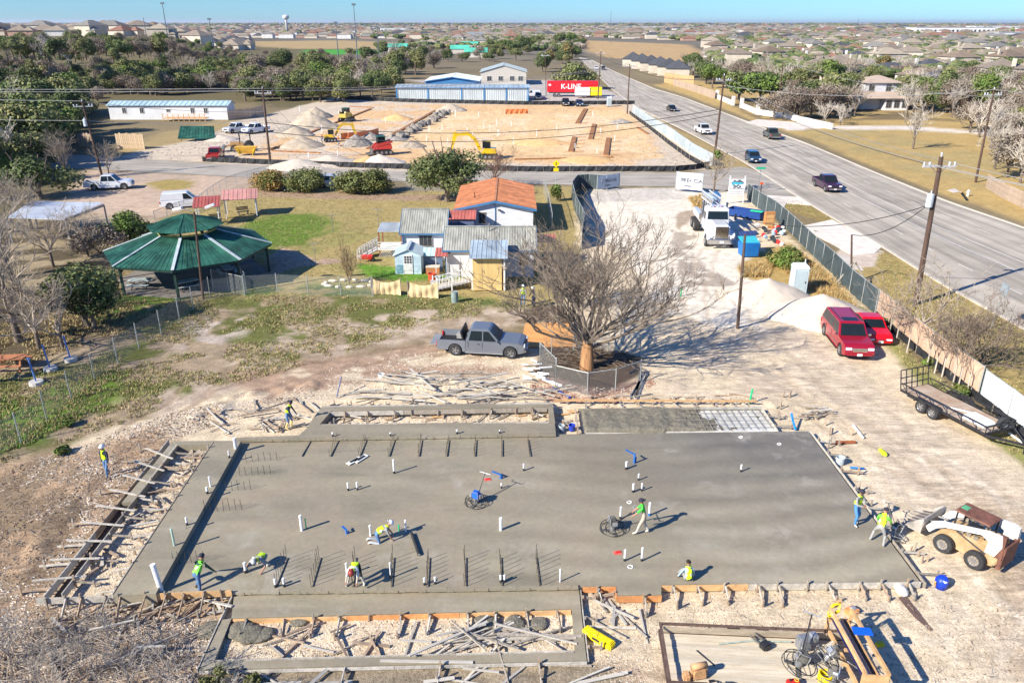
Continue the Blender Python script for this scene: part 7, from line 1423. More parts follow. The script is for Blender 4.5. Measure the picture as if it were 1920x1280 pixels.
for (x,y,s,h,m,lab) in ((1437,556,3.4,1.7,'w','large pale gravel pile behind the portable toilet'),(1537,592,3.6,1.9,'w','large pale gravel pile behind the dark red SUV'),(585,238,5.2,3.2,'t','biggest grey-tan gravel pile on the far site'),(592,220,3.8,2.6,'t','gravel pile behind the biggest one on the far site'),(545,246,3.4,1.4,'g','dark broken rock pile below the biggest gravel pile'),(555,254,3.4,1.8,'t','low tan pile left of the yellow mini excavator'),(566,274,3.8,2.0,'t','tan pile at the left end of the sand site'),(668,272,2.8,2.2,'g','grey pile right of the orange workers'),(695,262,2.4,1.5,'g','smaller grey pile behind the orange fencing'),(738,262,2.6,.9,'g','low dark rubble on the sand left of the tree'),(745,224,3.5,1.4,'o','orange sand pile beyond the skid loader'),(845,208,4,2.0,'t','grey-tan pile at the far end of the trench'),(560,312,4.2,1.3,'w','pale spoil pile beside the street, left'),(620,306,4.5,1.4,'w','pale spoil pile beside the street, middle'),(712,306,3.8,1.5,'w','pale spoil pile beside the street, right'),(1010,268,5,.9,'o','long low orange sand bank right of the excavator'),(1100,300,4,.7,'o','low orange sand bank near the street'),(380,256,3.6,1.4,'w','white gravel pile under the green sheet'),(415,262,3,1.0,'w','small white pile right of the green sheet'),(770,275,2.6,1.3,'t','tan pile above the red loader'),(1165,230,2.5,.9,'g','grey rubble near the far corner pole'),(690,306,3.0,1.2,'o','orange clay lumps beside the street')):
    c=G(x,y); n=int(26 if s<4.5 else 34); vs=[]; rr=np.random.RandomState(int(x)); 
    for j in range(n+1):
        for i in range(n+1):
            u,v=(i/n*2-1),(j/n*2-1); r_=math.hypot(u,v); vs.append((u*s*1.15,v*s*1.0,0))
    A_=np.array(vs); rad=np.hypot(A_[:,0]/s/1.15,A_[:,1]/s); h*=.88; z=h*np.clip(1-rad*(1.02+.3*(fbm(A_[:,0]*.5+x,A_[:,1]*.5,3,5)-.5)),0,1)**.95*1.05; z+=(fbm(A_[:,0]*1.4+x,A_[:,1]*1.4,4,8)-.5)*.5*(h*.3)*(z>.02)*np.minimum(1,z/h*3); z=np.where(z<=.02,-.2,z); A_[:,2]=z
    mb=MB(); mb.add([tuple(q) for q in A_],[(j*(n+1)+i,j*(n+1)+i+1,(j+1)*(n+1)+i+1,(j+1)*(n+1)+i) for j in range(n) for i in range(n)])
    mm_={'w':M('pale_gravel',(.60,.52,.42),.95,.12,1.5,.5,12),'t':M('tan_gravel',(.42,.35,.26),.95,.2,1,.7,6),'g':M('grey_rubble',(.30,.27,.23),.95,.4,2,.9,4),'o':M('orange_sand',(.62,.38,.17),.95,.15,1,.4,6)}[m]
    tag(mb.build('gravel_pile',mm_,None,smooth=(m!='g'),loc=c),lab,'gravel pile')
# broken rock windrow, trenches and formwork on the far site
for k in range(46):
    f=k/46; a=G(745,262).lerp(G(838,212),f); t_=MB().ball((0,0,0),(rnd.uniform(.6,1.3),rnd.uniform(.5,1),rnd.uniform(.4,.9)),5,4).build('rock',M('grey_rock',(.24,.22,.19),.95,.4,1.5,.8,3),None,loc=a+Vector((rnd.uniform(-1,1),rnd.uniform(-1,1),.25))); t_.rotation_euler=(rnd.random()*3,rnd.random()*3,rnd.random()*6); tag(t_,'broken grey rock in the long windrow crossing the sand site','rock','rocks in the windrow on the sand site')
FT=M('trench_board',(.28,.13,.05),.85,.3,1); 
for i,(a,b,w_) in enumerate((((690,280),(822,205),.5),((575,252),(695,205),.4),((505,282),(552,266),.4),((1083,232),(1098,205),.7),((1107,262),(1114,234),.6),((1070,285),(1077,258),.6),((1136,292),(1141,260),.6),((965,300),(1150,296),.25),((510,284),(600,288),.25),((640,275),(670,262),.4),((1195,240),(1215,252),.3),((655,200),(700,203),.3))):
    A=G(*a); B=G(*b); tag(MB().beam(A+Vector((0,0,.05)),B+Vector((0,0,.05)),w_*1.5,.3).build('footing_form',FT),('longest diagonal','upper left diagonal','left','far right','right middle','centre right','near right','long thin near','long thin left','short middle','small right corner','far thin')[i]+' brown footing form laid on the sand site','formwork')
    if 3<=i<=6:
        for k in range(5):
            q=A.lerp(B,k/4); tag(MB().beam(q+Vector((.6,0,.05)),q+Vector((2.2,-.6,.3)),.12,.08).build('prop',FT),'short prop board bracing a footing form on the sand site','board','props at the footing forms')
OF=M('orange_mesh',(.80,.24,.08),.8,.1,1)
fence('orange plastic safety fence beside the mini excavator',[(640,262),(690,258),(710,252)],1.2,3,OF,WDG,False,'safety_fence','orange_net',wav=.15); fence('orange plastic safety fence at the far edge of the sand',[(948,214),(990,213)],1.1,3,OF,WDG,False,'safety_fence','orange_net',wav=.15)
t_=small('green_sheet_stand','tilted green corrugated sheet leaning over white gravel','metal sheet',G(372,262),.3)
roof_plane(t_,(-3.4,-2.2,.6),(3.2,-2.6,.4),(3.0,1.8,2.2),(-3.0,1.8,2.4),GRF,6,2,.04); 
for x in(-2.8,2.6): MB().beam((x,-1.9,0),(x,-1.9,.7),.12,.12).build('prop',WD,t_); MB().beam((x,1.5,0),(x,1.5,2.2),.12,.12).build('prop',WD,t_)
def machine(label,px,py,rz,col,kind,s=1.):
    t_=thing('excavator' if kind=='ex' else 'track_loader' if kind=='tl' else 'tractor',label,{'ex':'excavator','tl':'loader','tr':'tractor'}[kind],G(px,py),rz); c=paint('mach_'+'_'.join('%d'%(q*100) for q in col),col); t_.scale=(s,)*3
    if kind in('ex','tl'):
        for sd in(-1,1):
            mb=MB(); mb.prism([(-1.1,.15),(-1.3,.4),(-1.0,.72),(.9,.72),(1.3,.4),(1.05,.1),(-.9,.05)],sd*.62,sd*.95,'Y'); mb.build('track',DRK,t_,fixn=True)
            for k in range(4): MB().tube([(-.9+k*.6,sd*.5,.38),(-.9+k*.6,sd*.98,.38)],.2,8).build('track_wheel',STEEL,t_)
        mb=MB(); mb.fru((-1.2,.9,-.75,.75),(-1.1,.5,-.7,.7),.75,1.45); mb.build('body',c,t_,bev=.06)
        mb=MB(); 
        for x in(-.3,.65):
            for y in(-.5,.5): mb.beam((x,y,1.4),(x,y,2.35),.08,.08)
        mb.build('cab_frame',BLKM,t_); MB().box((.17,0,1.9),(.9,.95,.8)).build('cab_glass',GLS,t_); MB().box((.17,0,2.4),(1.2,1.15,.1)).build('cab_roof',c if kind=='ex' else GRF,t_,bev=.02)
    if kind=='ex':
        mb=MB(); mb.prism([(.8,1.2),(1.6,2.8),(2.6,3.6),(4.4,3.3),(4.5,3.0),(2.7,3.1),(1.9,2.5),(1.2,1.1)],-.16,.16,'Y'); mb.build('boom',c,t_,fixn=True)
        mb=MB(); mb.prism([(4.2,3.6),(4.6,3.5),(5.1,1.2),(4.85,1.1),(4.1,3.0)],-.13,.13,'Y'); mb.build('stick',c,t_,fixn=True); MB().tube([(2.4,0,3.7),(4.2,0,3.7)],.07,6).build('hydraulic_ram',STEEL,t_); mb=MB(); mb.prism([(4.7,1.2),(5.2,1.2),(5.3,.7),(4.9,.4),(4.4,.6)],-.4,.4,'Y'); mb.build('bucket',DUSTB,t_,fixn=True)
    if kind=='tl':
        for sd in(-1,1): mb=MB(); mb.prism([(-1.3,1.6),(-1.2,1.9),(.9,1.5),(1.5,.7),(1.3,.6),(.7,1.2)],sd*.6,sd*.75,'Y'); mb.build('lift_arm',c,t_,fixn=True)
        mb=MB(); mb.prism([(1.4,.15),(1.35,.8),(1.5,.8),(1.6,.3),(2.2,.2),(2.2,.12)],-.95,.95,'Y'); mb.build('bucket',DUSTB,t_,fixn=True)
    if kind=='tr':
        for sd in(-1,1): wheel(t_,-1.2,sd*.9,.7,.4,TANM,6); wheel(t_,1.0,sd*.8,.42,.28,TANM,6)
        mb=MB(); mb.fru((-1.4,1.5,-.4,.4),(-.2,1.4,-.35,.35),.7,1.4); mb.build('body',c,t_,bev=.06)
        for x in(-1.5,.0):
            for y in(-.6,.6): MB().beam((x,y,1),(x,y,2.6),.08,.08).build('canopy_post',BLKM,t_)
        MB().box((-.75,0,2.63),(1.8,1.5,.08)).build('canopy',BLKM,t_); mb=MB(); mb.prism([(2.3,.2),(2.2,.9),(2.5,.9),(2.9,.25)],-.9,.9,'Y'); mb.build('bucket',STEEL,t_,fixn=True)
        for sd in(-1,1): MB().beam((.8,sd*.5,1.1),(2.4,sd*.5,.6),.1,.14).build('loader_arm',c,t_)
    return t_
machine('big yellow excavator with raised arched boom behind the live oak',915,298,R(178),(.66,.42,.01),'ex',1.2); machine('yellow mini excavator between the two orange workers',620,266,R(10),(.62,.40,.02),'ex',.95); machine('red compact track loader near the street on the far site',718,290,R(200),(.60,.05,.03),'tl',1.25); machine('yellow skid loader beyond the gravel piles',649,228,R(70),(.50,.38,.04),'tl',1.2)
machine('old tan tractor loader beside the red pickup',452,283,R(195),(.50,.30,.12),'tr',1.15)
t_=small('yellow_hopper','open yellow-orange steel hopper beside the old tractor','hopper',G(463,291),.1); MB().fru((-1.2,1.2,-.5,.5),(-1.8,1.8,-.8,.8),.3,1.4).build('tub',M('hopper_yellow',(.62,.36,.05),.7,.2),t_); MB().beam((1.0,-.6,0),(1.5,-.7,1.2),.15,.1).build('leg',YEL,t_); MB().beam((-1.0,-.6,0),(-1.2,-.7,1.2),.15,.1).build('leg',YEL,t_)
for i,(x,y) in enumerate(((1378,558),(1380,580))): pass
# orange sheet behind tree, brush
t_=small('plywood_sheet','flat orange-tan plywood sheet lying behind the bare tree','plywood',(0,0,0)); MB().poly(XY(PP([(985,607),(1072,605),(1080,650),(975,652)])),.02,.06).build('sheet',M('orange_ply',(.60,.30,.10),.8,.2,.8,.1,10),t_)
for i in range(4): A=G(1000+i*22,598); MB().beam(A+Vector((0,0,.08)),A+Vector((0,-2.0,.08)),.05,.04).build('batten',WDG,t_)
# ---------------------------------------------------------------- vegetation
BARK=M('grey_bark',(.16,.125,.095),.95,.3,3,.4,20); TWIG=M('pale_twig',(.33,.275,.215),.9,.25,2); TWIGD=M('brown_twig',(.19,.145,.11),.9,.3,2); PEEL=M('peeled_trunk',(.22,.12,.06),.85,.3,2.2,.7,12,stretch=(5,5,.4),col2=(.60,.31,.13)); WBARK=M('pale_bark',(.48,.43,.36),.9,.2,2)
def leafm(n,c,c2): return M(n,c,.75,.3,.9,col2=c2)
L1=leafm('cedar_leaf',(.045,.075,.020),(.11,.15,.042)); L2=leafm('oak_leaf',(.085,.11,.034),(.20,.22,.075)); L3=leafm('olive_leaf',(.12,.13,.045),(.26,.25,.095)); L4=leafm('bright_leaf',(.06,.12,.02),(.17,.24,.04)); L5=leafm('rust_leaf',(.22,.14,.04),(.34,.22,.07)); L6=leafm('hedge_leaf',(.07,.09,.018),(.19,.19,.045))
def bare(rng,n0,L0,r0,depth,up=.35,spread=.75,base=(0,0,0),trunk=1.2,ratio=.66,kids=(2,4),sides=4,lat=1.0,mb=None,maxn=6000,minr=.012):
    mb=mb or MB(); st=[]; top=Vector(base)+Vector((0,0,trunk))
    for i in range(n0):
        a=i*2.399+rng.random()*.8; e=rng.uniform(.15,spread); d=Vector((math.cos(a)*math.sin(e)*1.3,math.sin(a)*math.sin(e)*1.3,math.cos(e))).normalized(); st.append((top+Vector((0,0,rng.uniform(-.5,.15)*trunk*.6)),d,L0*rng.uniform(.7,1.15),r0*rng.uniform(.4,.75),depth))
    c=0
    while st and c<maxn:
        p,d,L,r,k=st.pop(0); c+=1; pts=[p]; rs=[max(r,minr)]; q=p; dd=d; n=3 if k>1 else 2
        for j in range(n):
            dd=(dd+Vector((rng.gauss(0,.16),rng.gauss(0,.16),rng.gauss(.05,.10)))*1.0).normalized(); q=q+dd*L/n; pts.append(q); rs.append(max(r*(1-.5*(j+1)/n),minr*.7))
        mb.tube(pts,rs,sides if r>.03 else 3,False)
        if k>0:
            for j in range(rng.randint(*kids)):
                f=rng.uniform(.35,1.0) if j else 1.0; b=pts[0].lerp(pts[-1],f) if f<1 else q
                if f<1: b=pts[min(int(f*n),n-1)].lerp(pts[min(int(f*n)+1,n)],f*n-int(f*n))
                v=Vector((rng.gauss(0,.5),rng.gauss(0,.5),rng.gauss(0,.4))); nd=(dd+v*lat+Vector((0,0,up*.4))).normalized(); st.append((b,nd,L*ratio*rng.uniform(.7,1.2),r*.55,k-1))
    return mb
def bare_tree(label,loc,seed,n0=7,L0=1.6,r0=.16,depth=4,trunk=1.4,tm=BARK,bm_=TWIG,cat='bare tree',group=None,tr=None,name='bare_tree',lean=(0,0),**k):
    rng=random.Random(seed); t_=thing(name,label,cat,loc,rng.random()*6,group); tr=tr or r0*1.1
    if trunk>0: MB().tube([(0,0,-.1),(lean[0]*.3,lean[1]*.3,trunk*.5),(0,0,trunk)],[tr*1.2,tr,tr*.8],9,False).build('trunk',tm,t_,smooth=True)
    bare(rng,n0,L0,r0,depth,trunk=max(trunk*.92,.02),**k).build('branches',bm_,t_); return t_
def crown_mb(rng,rx,rz,n,s,lobes=9,zc=None,flat=.0,mats=2):
    mb=MB(); zc=zc or rz; ls=[]
    for i in range(lobes):
        a=rng.random()*6.283; e=rng.uniform(-.55,1)*1.3; k=rng.uniform(.38,.72); ls.append((Vector((math.cos(a)*math.cos(e)*rx*k,math.sin(a)*math.cos(e)*rx*k,zc+math.sin(e)*rz*k)),rng.uniform(.34,.58),rng.randrange(mats)))
    for i in range(n):
        c,f,m=ls[rng.randrange(lobes)]; d=Vector((rng.gauss(0,1),rng.gauss(0,1),rng.gauss(0,1))).normalized(); q=rng.random()**.35*rng.uniform(.85,1.15); p=c+Vector((d.x*rx*f,d.y*rx*f,d.z*rz*f))*q
        if p.z<.1: continue
        u=(d+Vector((rng.gauss(0,.6),rng.gauss(0,.6),rng.gauss(0,.6)))).normalized(); x=u.cross(Vector((0,0,1))); x=x.normalized() if x.length>.1 else Vector((1,0,0)); y=u.cross(x); z_=s*rng.uniform(.6,1.4); mb.cur=m if rng.random()<.8 else rng.randrange(mats)
        mb.add([p-x*z_-y*z_*.4,p+x*z_*.9-y*z_*.5,p+x*z_*.3+y*z_],[(0,1,2)])
    mb.cur=0; return mb
def leafy(label,loc,seed,rx,rz,n,s,lm,h0=1.5,tr=.18,cat='tree',name='leafy_tree',group=None,lobes=9,limbs=5,tm=BARK):
    rng=random.Random(seed); t_=thing(name,label,cat,loc,rng.random()*6,group); zc=h0+rz*.75
    if h0>.2: MB().tube([(0,0,-.1),(.1,.05,h0*.6),(0,0,zc)],[tr*1.3,tr,tr*.5],7,False).build('trunk',tm,t_)
    if limbs:
        mb=bare(rng,limbs,rx*.8,tr*.9,1,trunk=max(h0,.1),spread=1.1,sides=4); mb.build('branches',tm,t_)
    crown_mb(rng,rx,rz,n,s,lobes,zc).build('crown',lm,t_); return t_
# the big bare tree by the slab
big=bare_tree('huge bare tree with peeled orange trunk spreading over the lot',G(1100,692),11,n0=22,L0=3.3,r0=.19,depth=5,trunk=1.9,tm=PEEL,bm_=M('tree_bark_twig',(.21,.17,.13),.9,.3,2),tr=.30,spread=1.12,kids=(2,4),maxn=7500,ratio=.66,lat=.75,up=.3,minr=.0105)
big.scale=(1.36,1.1,1.06)
bare_tree('bare thicket of fine brown twigs right behind the huge bare tree',G(1085,575),12,n0=14,L0=2.0,r0=.10,depth=5,trunk=.5,bm_=TWIGD,maxn=4000,kids=(2,4)); bare_tree('second bare thicket of twigs by the dark curling screen',G(1040,520),13,n0=10,L0=1.7,r0=.08,depth=4,trunk=.4,bm_=TWIGD,maxn=2500,kids=(2,4))
bare_tree('upright bare multi-stemmed shrub on the dry lawn',G(655,532),14,n0=16,L0=1.7,r0=.06,depth=3,trunk=.15,bm_=M('straw_twig',(.36,.26,.14),.9,.2),spread=.42,up=.5,cat='shrub',name='bare_shrub')
# left group of bare trees
for i,(x,y,L,n,r) in enumerate(((35,640,2.7,9,.22),(75,655,1.9,7,.13),(-30,600,2.9,9,.22),(118,652,1.5,6,.1),(-75,730,2.6,8,.2),(20,520,2.4,9,.16),(100,500,2.0,8,.12),(165,480,1.7,8,.1),(60,430,2.0,9,.14),(-20,440,2.4,9,.16),(125,335,2.3,11,.12),(205,330,1.5,9,.08),(-60,380,2.4,9,.15))):
    bare_tree(('thickest pale bare tree at the left edge','slim bare tree left of the dark cedar','tall bare tree cut by the left edge','small bare tree at the foot of the dark cedar','bare tree leaning in from the left edge','bare tree behind the left picnic ground','bare tree below the white carport','bare sapling left of the pavilion','bare tree before the white carport','bare tree left of the white carport','bare bushy tree beside the street at the left','small bare tree near the left utility pole','bare tree at the far left beside the cedars')[i],G(x,y),30+i,n0=n,L0=L,r0=r,depth=4,trunk=L*.8,bm_=TWIG,spread=.95,kids=(2,4),maxn=1700,ratio=.7)
leafy('dark green cedar with broad crown behind the blue poles',G(165,612),50,3.0,2.3,5200,.13,[L1,L2],.9,.2); leafy('second dark brownish cedar crown touching the broad cedar',G(178,618),51,1.9,1.6,2500,.12,[M('cedar_brown',(.05,.035,.015),.8,.4,1,col2=(.07,.075,.02)),L1],1.2,.14)
leafy('green bush with grey twigs behind the pavilion at its left',G(240,462),52,2.7,1.7,3800,.13,[L4,L2],.3,.1,cat='bush',name='bush'); leafy('grey-brown brushy shrub left of the pavilion roof',G(190,478),53,2.6,1.6,3600,.10,[TWIGD,TWIG],.2,.1,cat='bush',name='bush')
leafy('sprawling yellow-green juniper at the left edge',G(40,322),54,6.0,3.0,6500,.22,[L3,L2],.5,.3); leafy('dark juniper below the sprawling one at the left edge',G(75,372),55,4.5,2.6,4200,.2,[L1,L2],.5,.3)
for i,(x,y,rx,rz) in enumerate(((506,356,2.9,1.75),(573,358,3.1,1.65),(662,361,2.7,1.7),(708,361,2.6,1.75))):
    leafy(('round hedge bush with browning left side, leftmost of the row','round hedge bush second in the row','large round hedge bush, left half of the double one','large round hedge bush, right half of the double one')[i],G(x,y),60+i,rx,rz,6500,.12,[L6,L2] if i else [L6,L5,L2][:2],.0,.1,cat='bush',name='hedge_bush',lobes=16,limbs=0)
leafy('wide live oak with open crown between hedge and orange roof',G(838,378),66,5.2,2.7,8500,.16,[L2,L1],1.4,.32,lobes=14,limbs=8); bare_tree('bare brownish tree between live oak and yellow sign',G(925,352),67,n0=12,L0=2.1,r0=.10,depth=4,trunk=1.0,bm_=M('reddish_twig',(.27,.17,.12),.9,.2),maxn=2500,kids=(2,4))
leafy('small yellow-green bush below the yellow sign',G(1044,378),68,.95,1.3,900,.11,[L4,L6],.1,.05,cat='bush',name='bush'); leafy('bright green rounded bush above the gravel pile',G(1476,503),69,1.75,1.15,4200,.10,[L4,L6],.0,.1,cat='bush',name='bush',lobes=14,limbs=0)
leafy('large round live oak behind the red trailer',G(1075,168),70,7.8,4.2,5200,.42,[L2,L3],1.0,.4,lobes=14)
bare_tree('bare forked tree at the junction behind the white banner',G(1338,362),71,n0=8,L0=2.1,r0=.12,depth=4,trunk=1.8,maxn=1500,spread=.8); leafy('small round green tuft of mistletoe on the junction tree',G(1338,362)+Vector((0,0,4.3)),72,.7,.7,400,.10,[L3,L4],.0,.02,cat='mistletoe',name='mistletoe',limbs=0)
bare_tree('bare spreading tree on the verge behind the tan screen fence',G(1722,648),73,n0=12,L0=2.1,r0=.10,depth=4,trunk=1.8,maxn=3200,kids=(2,4),spread=1.1); bare_tree('leafless bushy tree leaning over the tan screen',G(1792,700),74,n0=13,L0=1.9,r0=.07,depth=4,trunk=.9,maxn=3200,kids=(2,4),bm_=TWIGD,spread=1.2); bare_tree('third leafless tree on the verge near the white banner',G(1840,690),75,n0=11,L0=1.9,r0=.07,depth=4,trunk=.6,maxn=2600,kids=(2,4),bm_=TWIGD,spread=1.2)
for i,(x,y) in enumerate(((1666,632),(1680,640),(1700,662),(1738,686),(1752,700),(1766,706),(1786,722),(1796,728),(1812,738),(1650,618))):
    bare_tree('slim bare sapling before the tan screen fence, '+('second','third','fourth','fifth','sixth','seventh','eighth','ninth','rightmost','leftmost')[i]+' in the row',G(x,y),80+i,n0=3,L0=1.3,r0=.04,depth=2,trunk=1.4,bm_=TWIGD,tm=WBARK,spread=.4,group='saplings before the tan screen',cat='sapling',name='sapling')
for i,(x,y,s) in enumerate(((1622,600,.7),(1650,612,.8),(1745,686,.7),(1800,742,.8),(1610,585,.5),(133,798,.5),(118,850,.5))):
    leafy('low bright green weed clump '+('at the foot of the dark screen','by the start of the tan screen','among the saplings','behind the utility trailer','beside the SUVs','on earth above the walking man','left of the walking man')[i],G(x,y),95+i,s,s*.45,500,.09,[L4,L6],0,.03,cat='weeds',name='weed_clump',limbs=0)
# near branches in the bottom left corner
for i,(x,y,L,n) in enumerate(((150,1262,1.0,6),(245,1290,.95,6),(20,1240,.9,5),(330,1300,.8,7),(90,1320,1.0,6),(440,1330,.6,7),(200,1180,.55,4))):
    bare_tree('pale leafless brush '+('tallest in the bottom left corner','right of the tallest at bottom left','at the far bottom left','beside the near beam corner','below the tallest at bottom left','at the bottom edge beside cedar tufts','thin stem before the front left form')[i],G(x,y),110+i,n0=n,L0=L,r0=.030,depth=4,trunk=.35,tm=TWIG,bm_=M('silver_twig',(.36,.32,.27),.9,.2),maxn=700,spread=.9,cat='brush',name='bare_brush',minr=.007)
for i,(x,y,s) in enumerate(((418,1280,.40),(475,1282,.30),(385,1290,.3))): leafy('small yellow-green cedar tuft at the bottom edge, '+('largest','right','left')[i],G(x,y),120+i,s,s*.9,700,.04,[L6,L3],.05,.02,cat='bush',name='cedar_tuft',limbs=0)
# right of the main road
leafy('bright green round tree pair beyond the white wall, left',G(1385,190),130,6.5,3.6,3000,.36,[L4,L2],1.6,.35); leafy('bright green round tree pair beyond the white wall, right',G(1425,192),131,6.0,3.9,3000,.36,[L4,L1],1.6,.35)
PROT={}
def proto(kind,i):
    if (kind,i) in PROT: return PROT[(kind,i)]
    s=400+i*7+len(kind); z=Vector((0,-400-30*i,-60))
    if kind=='cedar': r=leafy('x',z,s,3.6,2.9,3400,.22,[L1,L2],1.2,.25,limbs=0,lobes=8)
    elif kind=='olive': r=leafy('x',z,s,4.0,2.9,3400,.22,[L2,L3],1.6,.25,limbs=0,lobes=9)
    elif kind=='green': r=leafy('x',z,s,4.0,3.0,3400,.22,[L4,L2],1.6,.25,limbs=0,lobes=9)
    elif kind=='rust': r=leafy('x',z,s,3.4,2.6,2600,.22,[L5,L3],1.6,.25,limbs=3,lobes=8)
    elif kind=='brushy': r=leafy('x',z,s,3.9,2.9,3200,.15,[M('haze_twig',(.22,.185,.14),.9,.3,.6,col2=(.33,.285,.225)),TWIGD],1.4,.2,limbs=4,lobes=9)
    else: r=bare_tree('x',z,s,n0=9,L0=2.6,r0=.16,depth=3,trunk=2.0,maxn=450,kids=(3,4),bm_=TWIG if i%2 else WBARK,minr=.035,sides=3)
    PROT[(kind,i)]=r; return r
DESC={'cedar':'dark green cedar','olive':'olive-green oak','green':'bright green tree','rust':'rusty-leaved tree','brushy':'grey twiggy leafless tree','bare':'pale bare-branched tree'}
used=set()
def put(kind,p,sc_,where,grp,rng):
    i=rng.randrange(3); r=proto(kind,i); lab=f'{"tall" if sc_>1.15 else "small" if sc_<.8 else "middling"} {DESC[kind]} {where}'
    q=dup(r,p,rng.random()*6.28,lab,grp,(sc_,sc_,sc_*rng.uniform(.8,1.15))); q.name={'cedar':'cedar_tree','olive':'oak_tree','green':'leafy_tree','rust':'rusty_tree','brushy':'twiggy_tree','bare':'bare_tree'}[kind] if sc_>.6 else 'scrub_bush'
rng=random.Random(77)
def woods(poly,n,kinds,where,grp,s=(.8,1.35),avoid=(),split=None):
    xs=[p[0] for p in poly]; ys=[p[1] for p in poly]; k=0; tr_=0
    while k<n and tr_<n*30:
        tr_+=1; x=rng.uniform(min(xs),max(xs)); y=rng.uniform(min(ys),max(ys))
        if not inpoly(x,y,poly) or any(inpoly(x,y,a) for a in avoid): continue
        p=GH(x,y); fx=(x-min(xs))/(max(xs)-min(xs)); fy=(y-min(ys))/(max(ys)-min(ys))
        w_=('far left','left','middle','right','far right')[min(4,int(fx*5))]+(' back' if fy<.35 else ' front' if fy>.7 else '')
        put(rng.choice(kinds),p,rng.uniform(*s),f'{where}, {w_}',grp,rng); k+=1
MHA=[(195,175),(440,175),(440,245),(130,300),(195,240)]
woods([(-80,130),(200,140),(640,130),(660,182),(560,200),(430,185),(200,188),(150,250),(110,300),(-80,360)],165,['cedar','cedar','olive','olive','green','brushy','olive','brushy','bare'],'in the left wood','trees of the near left wood',(.75,1.35),[MHA])
woods([(-80,140),(640,120),(655,182),(560,196),(430,180),(200,184),(150,240),(100,320),(-80,370)],150,['brushy','olive','cedar','brushy','green'],'low among trees of the left wood','shrubs of the left wood',(.35,.6),[MHA])
woods([(-80,103),(440,103),(660,104),(660,145),(-80,145)],125,['cedar','olive','brushy','olive','bare','brushy'],'in the deeper left wood','trees of the deeper left wood',(.6,1.0))
woods([(650,120),(740,110),(830,130),(745,158),(740,186),(650,182)],34,['brushy','brushy','olive','bare','cedar'],'beside the storage buildings','trees left of the storage buildings',(.8,1.4))
woods([(900,80),(1100,82),(1080,110),(1060,135),(990,150),(1010,120),(940,100)],24,['cedar','olive','rust','cedar','green'],'beyond the white-roofed office','trees beyond the office',(1.0,1.8))
woods([(1270,118),(1330,118),(1450,138),(1900,150),(1960,180),(1960,235),(1700,222),(1560,222),(1400,190),(1300,165)],125,['bare','brushy','bare','brushy','cedar','olive','green'],'right of the main road','trees right of the main road',(.8,1.35),[[(1612,165),(1685,165),(1685,222),(1612,222)],[(1340,170),(1460,178),(1460,200),(1350,196)]])
woods([(1790,225),(1990,230),(1990,360),(1870,340),(1840,270)],34,['brushy','bare','bare','olive'],'behind the right picket fence','trees behind the right picket fence',(.8,1.2))
woods([(1400,222),(1560,215),(1560,228),(1470,226)],8,['bare','brushy'],'behind the low white wall','trees behind the white wall',(.8,1.2)); woods([(1700,275),(1716,275),(1716,282),(1700,282)],1,['bare'],'alone in the dry right field',None,(1.0,1.0))
for i,(x,y,s) in enumerate(((1430,276,.0),(1650,140,1.1),(1575,235,.8),(1545,232,.8))):
    if s: put('bare' if i!=1 else 'rust',G(x,y),s,('','behind the two-storey white house','beside the field track','at the field track bend')[i],None,rng)
woods([(190,160),(460,160),(650,168),(650,192),(450,192),(440,180),(200,180)],80,['olive','cedar','brushy','olive','brushy'],'behind the mobile home and sand site','trees behind the mobile home',(.75,1.15))
woods([(-80,76),(440,78),(450,112),(-80,112)],150,['brushy','olive','cedar','olive','brushy','green'],'on the far left slope','trees on the far left slope',(.5,.95))
woods([(700,86),(1080,78),(1080,108),(900,118),(700,112)],60,['olive','brushy','cedar','olive'],'around the green-roofed park','trees round the far park',(.7,1.2),[[(730,92),(770,92),(770,110),(730,110)],[(850,92),(915,92),(915,112),(850,112)]])
# houses
HR=[('tan',(.26,.215,.16)),('brown',(.19,.145,.105)),('grey',(.20,.19,.17)),('slate',(.065,.07,.08)),('reddish',(.24,.125,.085)),('sandy',(.31,.265,.20)),('taupe',(.225,.185,.145))]
HW=[('cream',(.56,.50,.40)),('white',(.64,.63,.60)),('brick',(.38,.24,.18)),('stone',(.48,.42,.34))]
def hip(mb,x0,x1,y0,y1,z,h,o=.5):
    x0-=o;x1+=o;y0-=o;y1+=o; w_=(x1-x0);d=(y1-y0); k=min(w_,d)/2
    if w_>=d: r=[(x0+k,(y0+y1)/2,z+h),(x1-k,(y0+y1)/2,z+h)]; f=[(0,1,5,4),(1,2,5),(2,3,4,5),(3,0,4)]
    else: r=[((x0+x1)/2,y0+k,z+h),((x0+x1)/2,y1-k,z+h)]; f=[(0,1,4),(1,2,5,4),(2,3,5),(3,0,4,5)]
    mb.add([(x0,y0,z),(x1,y0,z),(x1,y1,z),(x0,y1,z)]+r,f+[(3,2,1,0)])
